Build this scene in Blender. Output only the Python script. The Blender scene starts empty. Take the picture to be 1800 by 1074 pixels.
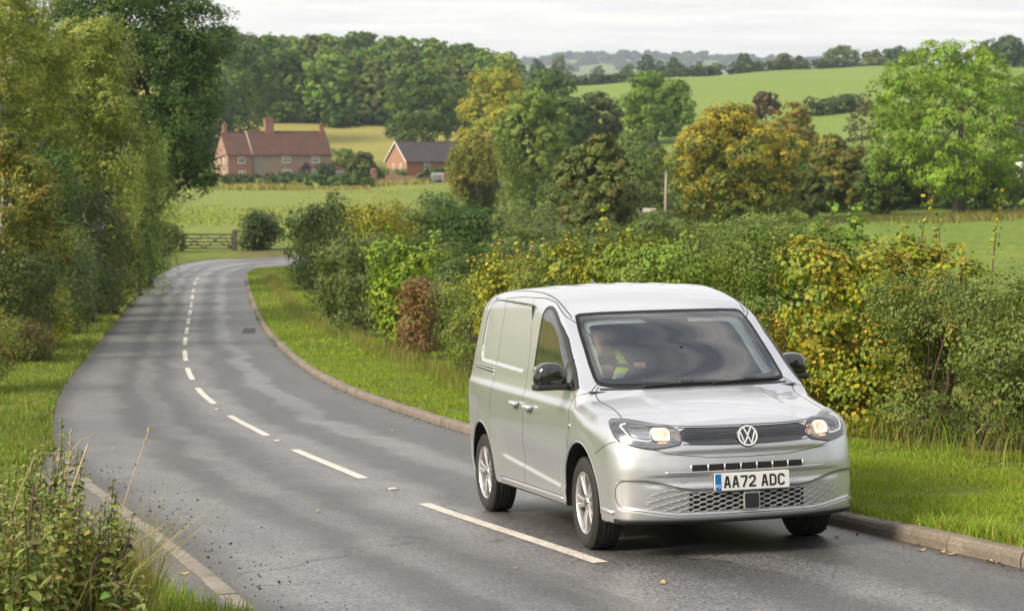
import bpy, math, time
import numpy as np
from mathutils import Matrix, Vector
T_START = time.time()
sc = bpy.context.scene
COL = sc.collection
PI = math.pi

# ------------------------------------------------------------------ camera model
FPX, CX, CY, CAMZ = 3400.0, 900.0, 537.0, 8.4
PITCH = math.atan((537 - 250) / FPX)
CP, SP = math.cos(PITCH), math.sin(PITCH)

def ray(u, v):
    a, b = (u - CX) / FPX, (v - CY) / FPX
    d = np.array([a, CP - b * SP, -SP - b * CP])
    return d / d[1]

def x_at(u, Y, z):
    return (u - CX) / FPX * (Y * CP + (CAMZ - z) * SP)

def z_at(v, Y):
    return CAMZ + ray(CX, v)[2] * Y

# ------------------------------------------------------------------ object helpers
def tag(o, label=None, cat=None, group=None, kind=None):
    if label: o['label'] = label
    if cat: o['category'] = cat
    if group: o['group'] = group
    if kind: o['kind'] = kind
    return o

def empty(name, loc=(0, 0, 0), rz=0.0, label=None, cat=None, group=None):
    o = bpy.data.objects.new(name, None)
    o.empty_display_size = .2
    COL.objects.link(o)
    o.location = loc
    o.rotation_euler = (0, 0, rz)
    return tag(o, label, cat, group)

def link_mesh(name, me, mats, parent=None):
    if not isinstance(mats, (list, tuple)): mats = [mats]
    for m in mats: me.materials.append(m)
    o = bpy.data.objects.new(name, me)
    COL.objects.link(o)
    if parent is not None: o.parent = parent
    return o

def np_mesh(name, V, F, col=None, smooth=False, mi=None):
    """V (n,3); F (m,k) equal sized faces; col (n,3) point colours"""
    V = np.ascontiguousarray(V, dtype=np.float32)
    F = np.ascontiguousarray(F, dtype=np.int32)
    me = bpy.data.meshes.new(name)
    me.vertices.add(len(V))
    me.vertices.foreach_set('co', V.ravel())
    m, k = F.shape
    me.loops.add(m * k)
    me.loops.foreach_set('vertex_index', F.ravel())
    me.polygons.add(m)
    me.polygons.foreach_set('loop_start', np.arange(0, m * k, k, dtype=np.int32))
    if mi is not None: me.polygons.foreach_set('material_index', np.ascontiguousarray(mi, dtype=np.int32))
    me.polygons.foreach_set('use_smooth', np.full(m, smooth, dtype=bool))
    if col is not None:
        a = me.color_attributes.new('Col', 'FLOAT_COLOR', 'POINT')
        c = np.ones((len(V), 4), dtype=np.float32)
        c[:, :3] = col
        a.data.foreach_set('color', c.ravel())
    me.update(calc_edges=True)
    return me

class MB:
    """collects simple shapes into one mesh"""
    def __init__(s): s.v = []; s.f = []; s.m = []; s.s = []
    def add(s, V, F, m=0, smooth=False):
        o = len(s.v)
        s.v += [tuple(map(float, p)) for p in V]
        for f in F:
            s.f.append([i + o for i in f]); s.m.append(m); s.s.append(smooth)
        return s
    def box(s, c, h, m=0, R=None, taper=1.0):
        V = []
        for z in (-1, 1):
            k = taper if z > 0 else 1.0
            for x, y in ((-1, -1), (1, -1), (1, 1), (-1, 1)):
                V.append(Vector((x * h[0] * k, y * h[1] * k, z * h[2])))
        if R is not None: V = [R @ p for p in V]
        V = [p + Vector(c) for p in V]
        return s.add(V, [(3, 2, 1, 0), (4, 5, 6, 7), (0, 1, 5, 4), (1, 2, 6, 5), (2, 3, 7, 6), (3, 0, 4, 7)], m)
    def rbox(s, c, h, r, m=0, n=4, R=None, axis=2):
        """box with rounded corners round one axis and a small edge roll"""
        ax = [(1, 2, 0), (2, 0, 1), (0, 1, 2)][axis]
        a, b, t = h[ax[0]], h[ax[1]], h[ax[2]]
        def outline(k):
            P = []
            rr = max(r - k, r * .2)
            for sx, sy, a0 in ((1, 1, 0), (-1, 1, 90), (-1, -1, 180), (1, -1, 270)):
                for i in range(n + 1):
                    g = math.radians(a0 + 90 * i / n)
                    P.append((sx * (a - r) + (r - k) * math.cos(g), sy * (b - r) + (r - k) * math.sin(g)))
            return P
        e = min(r, t) * .45
        rings = [(e, -t), (e * .3, -t + e * .3), (0, -t + e), (0, t - e), (e * .3, t - e * .3), (e, t)]
        V = []; k = 4 * (n + 1)
        for d, z in rings:
            for p in outline(d):
                q = [0, 0, 0]; q[ax[0]] = p[0]; q[ax[1]] = p[1]; q[ax[2]] = z
                V.append(Vector(q))
        if R is not None: V = [R @ p for p in V]
        V = [p + Vector(c) for p in V]
        F = [[j * k + i, j * k + (i + 1) % k, (j + 1) * k + (i + 1) % k, (j + 1) * k + i] for j in range(5) for i in range(k)]
        s.add(V, F, m, True)
        o = len(s.v) - len(V)
        s.f.append([o + i for i in range(k)][::-1]); s.m.append(m); s.s.append(False)
        s.f.append([o + 5 * k + i for i in range(k)]); s.m.append(m); s.s.append(False)
        return s
    def tube(s, P, R, n=8, m=0, cap=True, smooth=True):
        P = [Vector(p) for p in P]
        if not isinstance(R, (list, tuple, np.ndarray)): R = [R] * len(P)
        V = []; up = None
        for i, p in enumerate(P):
            t = (P[min(i + 1, len(P) - 1)] - P[max(i - 1, 0)])
            if t.length < 1e-9: t = Vector((0, 0, 1))
            t.normalize()
            if up is None:
                up = Vector((0, 0, 1)) if abs(t.z) < .9 else Vector((1, 0, 0))
            x = t.cross(up)
            if x.length < 1e-6: x = t.orthogonal()
            x.normalize(); y = t.cross(x); up = -y if False else up
            for k in range(n):
                g = 2 * PI * k / n
                V.append(p + (x * math.cos(g) + y * math.sin(g)) * float(R[i]))
        F = [[j * n + k, j * n + (k + 1) % n, (j + 1) * n + (k + 1) % n, (j + 1) * n + k] for j in range(len(P) - 1) for k in range(n)]
        if cap: F += [list(range(n))[::-1], [(len(P) - 1) * n + k for k in range(n)]]
        return s.add(V, F, m, smooth)
    def lathe(s, prof, c=(0, 0, 0), axis='z', n=32, m=0, smooth=True):
        """prof: (radius, height)"""
        V = []
        for r, h in prof:
            for k in range(n):
                g = 2 * PI * k / n
                a, b = r * math.cos(g), r * math.sin(g)
                q = (a, b, h) if axis == 'z' else ((a, h, b) if axis == 'y' else (h, a, b))
                V.append(Vector(q) + Vector(c))
        F = [[j * n + k, j * n + (k + 1) % n, (j + 1) * n + (k + 1) % n, (j + 1) * n + k] for j in range(len(prof) - 1) for k in range(n)]
        return s.add(V, F, m, smooth)
    def poly(s, P, m=0): return s.add(P, [list(range(len(P)))], m)
    def prism(s, P, d, m=0):
        """polygon P extruded by vector d"""
        n = len(P); d = Vector(d)
        V = [Vector(p) for p in P] + [Vector(p) + d for p in P]
        return s.add(V, [list(range(n))[::-1], [n + i for i in range(n)]] + [[i, (i + 1) % n, n + (i + 1) % n, n + i] for i in range(n)], m)
    def mesh(s, name):
        me = bpy.data.meshes.new(name)
        me.from_pydata(s.v, [], s.f)
        me.polygons.foreach_set('material_index', s.m)
        me.polygons.foreach_set('use_smooth', s.s)
        me.update()
        return me
    def build(s, name, mats, parent=None): return link_mesh(name, s.mesh(name), mats, parent)

def copy_tree(o, parent=None):
    c = o.copy(); COL.objects.link(c)
    if parent is not None: c.parent = parent
    for ch in list(o.children): copy_tree(ch, c)
    return c

# ------------------------------------------------------------------ materials
class NT:
    def __init__(s, name):
        s.mat = bpy.data.materials.new(name); s.mat.use_nodes = True
        s.t = s.mat.node_tree; s.n = s.t.nodes; s.n.clear()
        s.out = s.n.new('ShaderNodeOutputMaterial')
    def node(s, typ, props=None, **ins):
        x = s.n.new('ShaderNode' + typ)
        for k, v in (props or {}).items(): setattr(x, k, v)
        for k, v in ins.items():
            key = int(k[1:]) if k[0] == '_' and k[1:].isdigit() else k.replace('__', ' ')
            s.put(x.inputs[key], v)
        return x
    def put(s, sock, v):
        if isinstance(v, bpy.types.NodeSocket): s.t.links.new(v, sock)
        else:
            if isinstance(v, (tuple, list)) and len(v) == 3 and sock.type == 'RGBA': v = (*v, 1)
            sock.default_value = v
    def noise(s, vec, scale, detail=4, rough=.55, dist=0.0):
        x = s.node('TexNoise', Scale=scale, Detail=detail, Roughness=rough, Distortion=dist)
        if vec is not None: s.t.links.new(vec, x.inputs['Vector'])
        return x.outputs['Fac']
    def ramp(s, fac, stops, interp='LINEAR'):
        x = s.n.new('ShaderNodeValToRGB'); x.color_ramp.interpolation = interp
        e = x.color_ramp.elements
        while len(e) < len(stops): e.new(.5)
        for el, (p, c) in zip(e, stops):
            el.position = p
            if isinstance(c, (int, float)): c = (c, c, c)
            el.color = (*c, 1) if len(c) == 3 else c
        s.t.links.new(fac, x.inputs['Fac'])
        return x.outputs['Color']
    def mix(s, fac, a, b, mode='MIX'):
        x = s.n.new('ShaderNodeMix'); x.data_type = 'RGBA'; x.blend_type = mode
        s.put(x.inputs[0], fac); s.put(x.inputs[6], a); s.put(x.inputs[7], b)
        return x.outputs[2]
    def math(s, op, a, b=0.0, clamp=False):
        x = s.n.new('ShaderNodeMath'); x.operation = op; x.use_clamp = clamp
        s.put(x.inputs[0], a); s.put(x.inputs[1], b)
        return x.outputs[0]
    def bump(s, h, strength=.3, dist=.01):
        return s.node('Bump', Strength=strength, Distance=dist, Height=h).outputs['Normal']
    def obj(s): return s.node('TexCoord').outputs['Object']
    def geo(s): return s.node('NewGeometry').outputs['Position']
    def bsdf(s, **k):
        b = s.n.new('ShaderNodeBsdfPrincipled')
        for kk, v in k.items(): s.put(b.inputs[kk.replace('__', ' ')], v)
        s.t.links.new(b.outputs[0], s.out.inputs[0])
        return b

def simple(name, col, rough=.6, metal=0.0, spec=.5, coat=0.0, var=.0, scale=8.0, bump=0.0, emit=None, es=0.0):
    t = NT(name)
    c = col
    if var > 0:
        f = t.noise(t.obj(), scale, 5)
        c = t.mix(f, tuple(max(0, x * (1 - var)) for x in col), tuple(min(1, x * (1 + var)) for x in col))
    b = t.bsdf(Base__Color=c, Roughness=rough, Metallic=metal)
    b.inputs['Specular IOR Level'].default_value = spec
    if coat: b.inputs['Coat Weight'].default_value = coat; b.inputs['Coat Roughness'].default_value = .03
    if bump > 0: t.put(b.inputs['Normal'], t.bump(t.noise(t.obj(), scale * 4, 4), bump, .01))
    if emit: t.put(b.inputs['Emission Color'], emit); b.inputs['Emission Strength'].default_value = es
    return t.mat

def spl(xs, ys, n=600):
    """smooth interpolant (monotone-ish Hermite) through points, returned as a fast function"""
    xs = np.asarray(xs, float); ys = np.asarray(ys, float)
    h = np.diff(xs); d = np.diff(ys) / h
    m = np.zeros(len(xs)); m[0] = d[0]; m[-1] = d[-1]
    for i in range(1, len(xs) - 1):
        if d[i - 1] * d[i] > 0:
            w1 = 2 * h[i] + h[i - 1]; w2 = h[i] + 2 * h[i - 1]
            m[i] = (w1 + w2) / (w1 / d[i - 1] + w2 / d[i])
    X = np.linspace(xs[0], xs[-1], n)
    i = np.clip(np.searchsorted(xs, X) - 1, 0, len(xs) - 2)
    t = (X - xs[i]) / h[i]
    Y = (2*t**3-3*t**2+1)*ys[i] + (t**3-2*t**2+t)*h[i]*m[i] + (-2*t**3+3*t**2)*ys[i+1] + (t**3-t**2)*h[i]*m[i+1]
    return lambda q: np.interp(q, X, Y)

def sstep(a, b, x):
    t = np.clip((x - a) / (b - a), 0, 1)
    return t * t * (3 - 2 * t)

def fbm2(x, y, seed=0, oct=4):
    """cheap smooth pseudo noise, about -1..1"""
    r = np.random.default_rng(seed); v = 0; amp = 1.0; tot = 0
    for o in range(oct):
        for k in range(3):
            a = r.uniform(0, 2 * PI); p = r.uniform(0, 2 * PI); fr = (2 ** o) * r.uniform(.7, 1.3)
            v = v + amp * np.sin((x * math.cos(a) + y * math.sin(a)) * fr + p)
        tot += amp * 1.7; amp *= .55
    return v / tot
# ================================================================== TERRAIN
_mv = np.array([[0.2683, 0.9629, -0.0293], [-0.9596, 0.2698, 0.0801], [0.0851, 0.0066, 0.9964]])
_u, _s, _v = np.linalg.svd(_mv); _R = _u @ _v
UPV = _R[:, 2]; P0 = np.array([1.381, 13.766, CAMZ - 2.868])
def plane_z(X, Y): return P0[2] - (UPV[0] * (X - P0[0]) + UPV[1] * (Y - P0[1])) / UPV[2]

ROADZ = spl([20, 26, 31, 36.5, 43, 54.5, 64, 73.4, 83, 92.3, 105, 117, 128, 140, 160, 260],
            [8.4-3.47, 8.4-3.97, 8.4-4.33, 8.4-4.70, 8.4-5.10, 8.4-5.68, 8.4-6.18, 8.4-6.62, 8.4-6.99, 8.4-7.29, 8.4-7.62, 8.4-7.98, .06, 0, 0, 0])
FAR_U = np.array([-1500, -300, 100, 340, 480, 620, 760, 900, 1010, 1200, 1400, 1560, 1800, 2300, 3400.])
FAR_Y = np.array([110, 150, 200, 270, 330, 380, 420, 500, 560, 620, 700, 800, 900, 1100, 1500, 2200, 3200, 4600, 7000.])
def zpx(Y, v): return CAMZ + (250 - v) * Y / FPX
_L = [0, 0, 0, 0, .5, 1.8, 5.0, 14.3, 19.5, 26, 33, 36, 36, 34, 30, 24, 24, 60, 30]
_tab = {
    -1500: [2, 2, 2, 3, 4, 6, 9, 16, 22, 28, 34, 38, 38, 36, 34, 30, 30, 60, 30],
    -300: [1, 1, 1, 2, 3, 5, 8, 16, 22, 28, 34, 37, 38, 36, 34, 30, 30, 60, 30],
    100: [.5, .3, .3, .6, 1.5, 3, 7, 15.5, 21, 27, 33, 36, 36, 34, 30, 26, 26, 60, 30],
    340: _L, 480: _L,
    620: [0, 0, 0, 0, .5, 1.6, 4.6, 13.2, 18.5, 25, 31, 34, 34, 32, 28, 24, 24, 90, 30],
    760: [0, 0, 0, 0, .8, 2.0, 5.0, 12, 17, 23, 28, 30, 30, 28, 24, 20, 30, 150, 40],
    900: [.6, .3, .3, .8, 2.0, 4.5, 7.5, 12, 15, 18, 22, 24, 24, 20, 18, 20, 40, 185, 40],
    1010: [1.0, .6, .8, 2.0, 4.5, 8.5, 12, 18, 21.5, 24.5, 28.3, 28.5, 27, 22, 20, 25, 50, 200, 40],
    1200: [1.4, 1.0, 1.2, 3.0, 7.0, 11.5, 15, 20, 24, 27, 31.5, 34.2, 32, 26, 24, 30, 50, 200, 40],
    1400: [1.7, 1.5, 1.8, 4.8, 9.0, 12.5, 16, 21.5, 25.3, 28.5, 33, 37.5, 36, 33, 28, 30, 50, 190, 40],
    1560: [1.9, 1.8, 2.0, 5.0, 9.5, 13, 16.5, 22, 26, 29.5, 34.5, 39.0, 39, 36, 32, 30, 50, 178, 40],
    1800: [2.0, 1.9, 2.2, 5.2, 9.6, 13, 16.5, 22, 26.5, 30, 35, 40, 41, 40, 36, 30, 50, 150, 40],
    2300: [2.2, 2.1, 2.5, 5.5, 9.6, 13, 16.5, 22, 26.5, 30, 35, 40, 41, 40, 36, 30, 50, 120, 40],
    3400: [2.4, 2.3, 2.7, 5.5, 9.6, 13, 16.5, 22, 26.5, 30, 35, 40, 41, 40, 36, 30, 50, 90, 40]}
_YY = np.concatenate([np.arange(100, 900, 4.0), np.geomspace(900, 7000, 80)])
_TAB = np.array([spl(FAR_Y, _tab[int(u)], 2000)(_YY) for u in FAR_U])

def far_z(X, Y):
    Yc = np.clip(Y, 100, 7000)
    u = CX + FPX * X / np.maximum(Yc, 60)
    fu = np.interp(u, FAR_U, np.arange(len(FAR_U))); i = np.clip(fu.astype(int), 0, len(FAR_U) - 2); a = fu - i
    a = a * a * (3 - 2 * a)
    fy = np.interp(Yc, _YY, np.arange(len(_YY))); j = np.clip(fy.astype(int), 0, len(_YY) - 2); b = fy - j
    g = _TAB
    return (g[i, j] * (1 - a) + g[i + 1, j] * a) * (1 - b) + (g[i, j + 1] * (1 - a) + g[i + 1, j + 1] * a) * b

def base_z(X, Y):
    X = np.asarray(X, float); Y = np.asarray(Y, float)
    pz = plane_z(np.clip(X, -14, 16), np.clip(Y, -30, 60))
    w = sstep(20, 37, Y)
    near = pz * (1 - w) + ROADZ(np.clip(Y, 20, 260)) * w
    f = sstep(112, 150, Y)
    # right-hand meadow lies level behind the hedge
    m = sstep(6, 14, X - .02 * Y) * sstep(18, 40, Y)
    near = near * (1 - .0 * m)
    return near * (1 - f) + far_z(X, Y) * f

def hit(u, v, fn=None, y0=4.0, y1=6000.0):
    """where the line of sight through a photo point meets the ground"""
    fn = fn or base_z; d = ray(u, v); Y = y0; st = .25
    while Y < y1:
        Yn = Y + max(st, Y * .008)
        if CAMZ + d[2] * Yn < float(fn(d[0] * Yn, Yn)):
            a, b = Y, Yn
            for _ in range(25):
                m = (a + b) / 2
                if CAMZ + d[2] * m < float(fn(d[0] * m, m)): b = m
                else: a = m
            return np.array([d[0] * b, b, float(fn(d[0] * b, b))])
        Y = Yn
    return np.array([d[0] * y1, y1, CAMZ + d[2] * y1])

def densify(P, step):
    P = np.asarray(P, float); L = np.r_[0, np.cumsum(np.linalg.norm(np.diff(P, axis=0), axis=1))]
    n = max(2, int(L[-1] / step)); t = np.linspace(0, L[-1], n)
    Q = np.stack([np.interp(t, L, P[:, k]) for k in range(P.shape[1])], 1)
    return Q

def smooth_path(P, step, it=3):
    P = np.asarray(P, float)
    for _ in range(it):
        Q = np.empty((2 * (len(P) - 1), P.shape[1])); Q[0::2] = .75 * P[:-1] + .25 * P[1:]; Q[1::2] = .25 * P[:-1] + .75 * P[1:]
        P = np.vstack([P[:1], Q, P[-1:]])
    return densify(P, step)

# road edges (points read off the photograph, put down on the ground)
_l = [hit(*p)[:2] for p in [(470, 1086), (400, 1030), (330, 970), (225, 895), (150, 838), (103, 792), (97, 745), (106, 700), (130, 660), (163, 618), (214, 553), (262, 493), (298, 470), (345, 458)]]
_r = [hit(*p)[:2] for p in [(1830, 1006), (1640, 962), (1465, 925)]] + [hit(*p)[:2] for p in [(825, 764), (760, 743), (690, 720), (600, 688), (520, 640), (468, 590), (444, 540), (432, 500), (430, 487)]]
_l = np.array(_l); _r = np.array(_r)
LEFT = smooth_path(np.vstack([_l[0] + (_l[0] - _l[1]) * 14, _l[0] + (_l[0] - _l[1]) * 5, _l, [[-20.5, 139.5], [-14, 143.0], [-5, 146.5], [0, 152], [2, 162], [2, 178], [2, 205]]]), .35)
RIGHT = smooth_path(np.vstack([_r[0] + (_r[0] - _r[1]) * 8, _r[0] + (_r[0] - _r[1]) * 3, _r, [[-17.3, 127], [-15.2, 131.5], [-11.0, 136.0], [-2, 140.5], [5, 146.0], [8, 157], [8.5, 176], [8.5, 205]]]), .35)
ROADPOLY = np.vstack([LEFT, RIGHT[::-1]])

def seg_dist(X, Y, path):
    """distance from points to a polyline (vectorised in chunks)"""
    X = np.asarray(X, float).ravel(); Y = np.asarray(Y, float).ravel(); out = np.full(len(X), 1e9)
    A = path[:-1]; B = path[1:]; AB = B - A; L2 = (AB ** 2).sum(1)
    for i in range(0, len(X), 4000):
        px = X[i:i + 4000, None] - A[None, :, 0]; py = Y[i:i + 4000, None] - A[None, :, 1]
        t = np.clip((px * AB[:, 0] + py * AB[:, 1]) / L2, 0, 1)
        out[i:i + 4000] = np.sqrt(((px - t * AB[:, 0]) ** 2 + (py - t * AB[:, 1]) ** 2).min(1))
    return out

def pip(X, Y, poly):
    X = np.asarray(X, float).ravel(); Y = np.asarray(Y, float).ravel(); r = np.zeros(len(X), bool)
    x0, y0 = poly[:, 0], poly[:, 1]; x1, y1 = np.roll(x0, 1), np.roll(y0, 1)
    for a, b, c, d in zip(x0, y0, x1, y1):
        if b == d: continue
        r ^= ((b > Y) != (d > Y)) & (X < (c - a) * (Y - b) / (d - b) + a)
    return r

def road_sd(X, Y):
    """signed distance to the road outline, negative on the road; only meaningful within ~30 m"""
    sh = np.shape(X); X = np.ravel(X); Y = np.ravel(Y)
    out = np.full(len(X), 40.0)
    near = (Y < 225) & (Y > -75) & (X > -60) & (X < 85)
    if near.any():
        d = np.minimum(seg_dist(X[near], Y[near], LEFT[::2]), seg_dist(X[near], Y[near], RIGHT[::2]))
        ins = pip(X[near], Y[near], ROADPOLY)
        out[near] = np.where(ins, -d, d)
    return out.reshape(sh)

FOOT_L = np.array([hit(*p)[:2] for p in [(470, 1086), (330, 970), (225, 895), (150, 838), (103, 792), (80, 800), (60, 840), (120, 930), (235, 1010), (330, 1060), (420, 1090)]])
def ground_z(X, Y, sd=None):
    """finished ground: verges stand a kerb's height above the road, small bumps in the grass"""
    z = base_z(X, Y)
    if sd is None: sd = road_sd(X, Y)
    X = np.asarray(X, float); Y = np.asarray(Y, float)
    right = X > np.interp(Y, RIGHT[:, 1], RIGHT[:, 0]) - 2.5
    up = np.where(right, .095, .035)
    lift = -.06 + (up + .06) * sstep(-.02, .10, sd)
    b = fbm2(X * .9, Y * .9, 3) * .035 * sstep(.3, 1.2, sd) + fbm2(X * .12, Y * .12, 5) * .10 * sstep(2.0, 8, sd)
    # hedge bank on the left of the road
    left = (~right) & (Y > 18) & (Y < 140)
    bank = np.where(left, .45 * sstep(1.6, 6.0, sd), 0.0)
    ft = pip(X, Y, FOOT_L).reshape(np.shape(X))
    return np.where(ft, z - .012, z + lift + b + bank)

def stand(X, Y): return float(ground_z(np.array([X]), np.array([Y]))[0])
def spot(u, Y):
    """ground point at distance Y under photo column u"""
    z = 2.0
    for _ in range(4):
        X = x_at(u, Y, z); z = stand(X, Y)
    return X, Y, z

# ---- ground sheet
us = np.concatenate([-np.geomspace(6, .34, 26), np.linspace(-.33, .33, 190), np.geomspace(.34, 6, 26)])
ysr = np.concatenate([np.linspace(-70, 4, 16), np.arange(5, 30, .16), np.geomspace(30, 175, 190), np.geomspace(177, 7000, 190)])
wY = np.maximum(ysr, 14.0) + np.where(ysr < 4, (4 - ysr) * .6, 0)
GX = us[None, :] * wY[:, None]; GX = np.where(np.abs(GX) > 1500, np.sign(GX) * (1500 + 2500 * np.tanh((np.abs(GX) - 1500) / 2500)), GX); GY = np.repeat(ysr[:, None], len(us), 1)
SD = road_sd(GX, GY); GZ = ground_z(GX, GY, SD)
nr, nc = GX.shape
idx = np.arange(nr * nc).reshape(nr, nc)
F = np.stack([idx[:-1, :-1], idx[:-1, 1:], idx[1:, 1:], idx[1:, :-1]], -1).reshape(-1, 4)
U = CX + FPX * GX / np.maximum(GY, 5)
def mixc(c, w, d): return c * (1 - w[..., None]) + np.asarray(d) * w[..., None]
colg = np.zeros(GX.shape + (3,)); colg[:] = (.085, .130, .022)                    # verge
n1 = fbm2(GX * .25, GY * .25, 11); n2 = fbm2(GX * .06, GY * .03, 12)
colg = mixc(colg, np.clip(.5 + .5 * n1, 0, 1) * .5, (.165, .180, .040))
fl = sstep(138, 152, GY) * (1 - sstep(345, 375, GY)) * (1 - sstep(700, 900, U))
colg = mixc(colg, fl, (.150, .205, .045)); colg = mixc(colg, fl * np.clip(.40 + .6 * n2, 0, 1) * .6, (.215, .220, .075))
hf = sstep(400, 425, GY) * (1 - sstep(900, 960, U)) * (1 - sstep(700, 760, GY))
colg = mixc(colg, hf, (.270, .245, .085)); colg = mixc(colg, hf * np.clip(.4 + .5 * n2, 0, 1) * .6, (.20, .215, .065))
rf = sstep(300, 330, GY) * sstep(960, 1010, U)
colg = mixc(colg, rf, (.150, .225, .050)); colg = mixc(colg, rf * np.clip(.3 + .6 * n2, 0, 1) * .5, (.20, .235, .075))
mm = sstep(8, 12, GX - .04 * GY) * (1 - sstep(290, 320, GY)) * sstep(25, 30, GY) * sstep(900, 1000, U)
colg = mixc(colg, mm, (.130, .190, .038)); colg = mixc(colg, mm * np.clip(.3 + .6 * n1, 0, 1) * .35, (.19, .21, .05))
dirt = (1 - sstep(.05, .45, SD)) * (GX < np.interp(GY, LEFT[:, 1], LEFT[:, 0]) + 1.5)
colg = mixc(colg, dirt * .8, (.070, .052, .032))
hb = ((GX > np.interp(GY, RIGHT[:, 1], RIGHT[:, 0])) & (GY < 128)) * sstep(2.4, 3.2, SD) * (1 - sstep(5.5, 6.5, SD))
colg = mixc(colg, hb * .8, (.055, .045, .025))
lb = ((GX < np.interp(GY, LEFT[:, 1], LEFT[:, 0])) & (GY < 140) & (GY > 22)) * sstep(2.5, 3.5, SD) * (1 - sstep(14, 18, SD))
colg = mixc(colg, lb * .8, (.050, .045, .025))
gate_t = np.exp(-((GX + 17.5) / 3.2) ** 2 - ((GY - 148) / 6.0) ** 2)
colg = mixc(colg, np.clip(gate_t * 1.3, 0, .9) * (.5 + .5 * np.clip(n1 + .5, 0, 1)), (.12, .09, .06))

t = NT('grassland')
at = t.node('VertexColor', {'layer_name': 'Col'}).outputs['Color']
p = t.geo()
f1 = t.noise(p, 1.3, 8, .65); f2 = t.noise(p, 9.0, 6, .7); f3 = t.noise(p, .05, 6, .6)
c = t.mix(t.ramp(f1, [(.35, 0), (.65, 1)]), t.mix(1.0, at, (.74, .78, .65), 'MULTIPLY'), t.mix(1.0, at, (1.28, 1.28, 1.1), 'MULTIPLY'))
c = t.mix(t.math('MULTIPLY', t.ramp(f2, [(.4, 0), (.7, 1)]), .5), c, t.mix(1.0, c, (.55, .6, .5), 'MULTIPLY'))
c = t.mix(t.math('MULTIPLY', t.ramp(f3, [(.4, 0), (.6, 1)]), .4), c, t.mix(1.0, c, (1.22, 1.05, .95), 'MULTIPLY'))
b = t.bsdf(Base__Color=c, Roughness=.9); b.inputs['Specular IOR Level'].default_value = .15
t.put(b.inputs['Normal'], t.bump(t.math('ADD', f2, f1), .7, .08))
M_GROUND = t.mat
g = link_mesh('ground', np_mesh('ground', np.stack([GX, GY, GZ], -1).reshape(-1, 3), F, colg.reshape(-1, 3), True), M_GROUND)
tag(g, kind='structure')

# ---- road
nR = 900
def resamp(P, n):
    L = np.r_[0, np.cumsum(np.linalg.norm(np.diff(P, axis=0), axis=1))]; t = np.linspace(0, L[-1], n)
    return np.stack([np.interp(t, L, P[:, k]) for k in range(2)], 1)
# pair the edges by the direction of travel
kL = resamp(LEFT, 4000); RR = resamp(RIGHT, nR)
LLi = []; last = 0
for q in range(nR):
    a = RR[max(q - 1, 0)]; b_ = RR[min(q + 1, nR - 1)]; tdir = (b_ - a) / np.linalg.norm(b_ - a)
    seg = kL[last:last + 260]
    dd = np.abs((seg - RR[q]) @ tdir) + .02 * np.linalg.norm(seg - RR[q], axis=1)
    last = last + int(np.argmin(dd)); LLi.append(last)
ker = np.ones(41) / 41
LLs = np.convolve(np.pad(np.array(LLi, float), 20, mode='edge'), ker, 'valid')
LE = np.stack([np.interp(LLs, np.arange(4000), kL[:, k]) for k in range(2)], 1)
fr_ = np.linspace(-.012, 1.012, 19)
RXY = LE[:, None, :] * (1 - fr_[None, :, None]) + RR[:, None, :] * fr_[None, :, None]
camb = .05 * (1 - (2 * np.clip(fr_, 0, 1) - 1) ** 2) - .02
RZ = base_z(RXY[..., 0], RXY[..., 1]) + 0 * camb[None, :]
Vr = np.concatenate([RXY, RZ[..., None]], -1).reshape(-1, 3)
ii = np.arange(nR * 19).reshape(nR, 19)
Fr = np.stack([ii[:-1, :-1], ii[:-1, 1:], ii[1:, 1:], ii[1:, :-1]], -1).reshape(-1, 4)[:, ::-1]
lat = np.repeat(fr_[None, :], nR, 0).ravel()
alo = np.r_[0, np.cumsum(np.linalg.norm(np.diff(RR, axis=0), axis=1))]
colr = np.stack([lat, np.repeat(alo[:, None], 19, 1).ravel() / 200.0, np.zeros(nR * 19)], 1)
t = NT('asphalt')
at = t.node('VertexColor', {'layer_name': 'Col'}).outputs['Color']
sx = t.node('SeparateColor', _0=at); la, al = sx.outputs[0], sx.outputs[1]
p = t.geo()
grit = t.noise(p, 38, 3, .8); grit2 = t.noise(p, 16, 4, .75); big = t.noise(p, .45, 5, .6); mid = t.noise(p, 1.7, 6, .65, .8)
warp = t.math('MULTIPLY', t.math('SUBTRACT', t.noise(p, .22, 4, .6), .5), .22)
lw = t.math('ADD', la, warp)
strv = t.node('CombineXYZ', _0=t.math('MULTIPLY', lw, 9.0), _1=t.math('MULTIPLY', al, 22.0), _2=0.0).outputs[0]
streak = t.noise(strv, 1.0, 7, .66, .5)
c = t.mix(t.ramp(grit, [(.40, 0), (.58, 1)]), (.012, .0125, .0135), (.135, .134, .136))
c = t.mix(t.ramp(grit2, [(.35, 0), (.7, .6)]), c, (.064, .064, .066))
chip = t.ramp(t.noise(p, 120, 1, .5), [(.66, 0), (.74, 1)])
c = t.mix(t.math('MULTIPLY', chip, .75), c, (.34, .325, .30))
c = t.mix(t.math('MULTIPLY', t.ramp(big, [(.42, 0), (.60, 1)]), .45), c, t.mix(1.0, c, (1.45, 1.42, 1.38), 'MULTIPLY'))
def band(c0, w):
    return t.ramp(t.math('ABSOLUTE', t.math('SUBTRACT', lw, c0)), [(w * .25, 1), (w, 0)], 'EASE')
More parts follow.
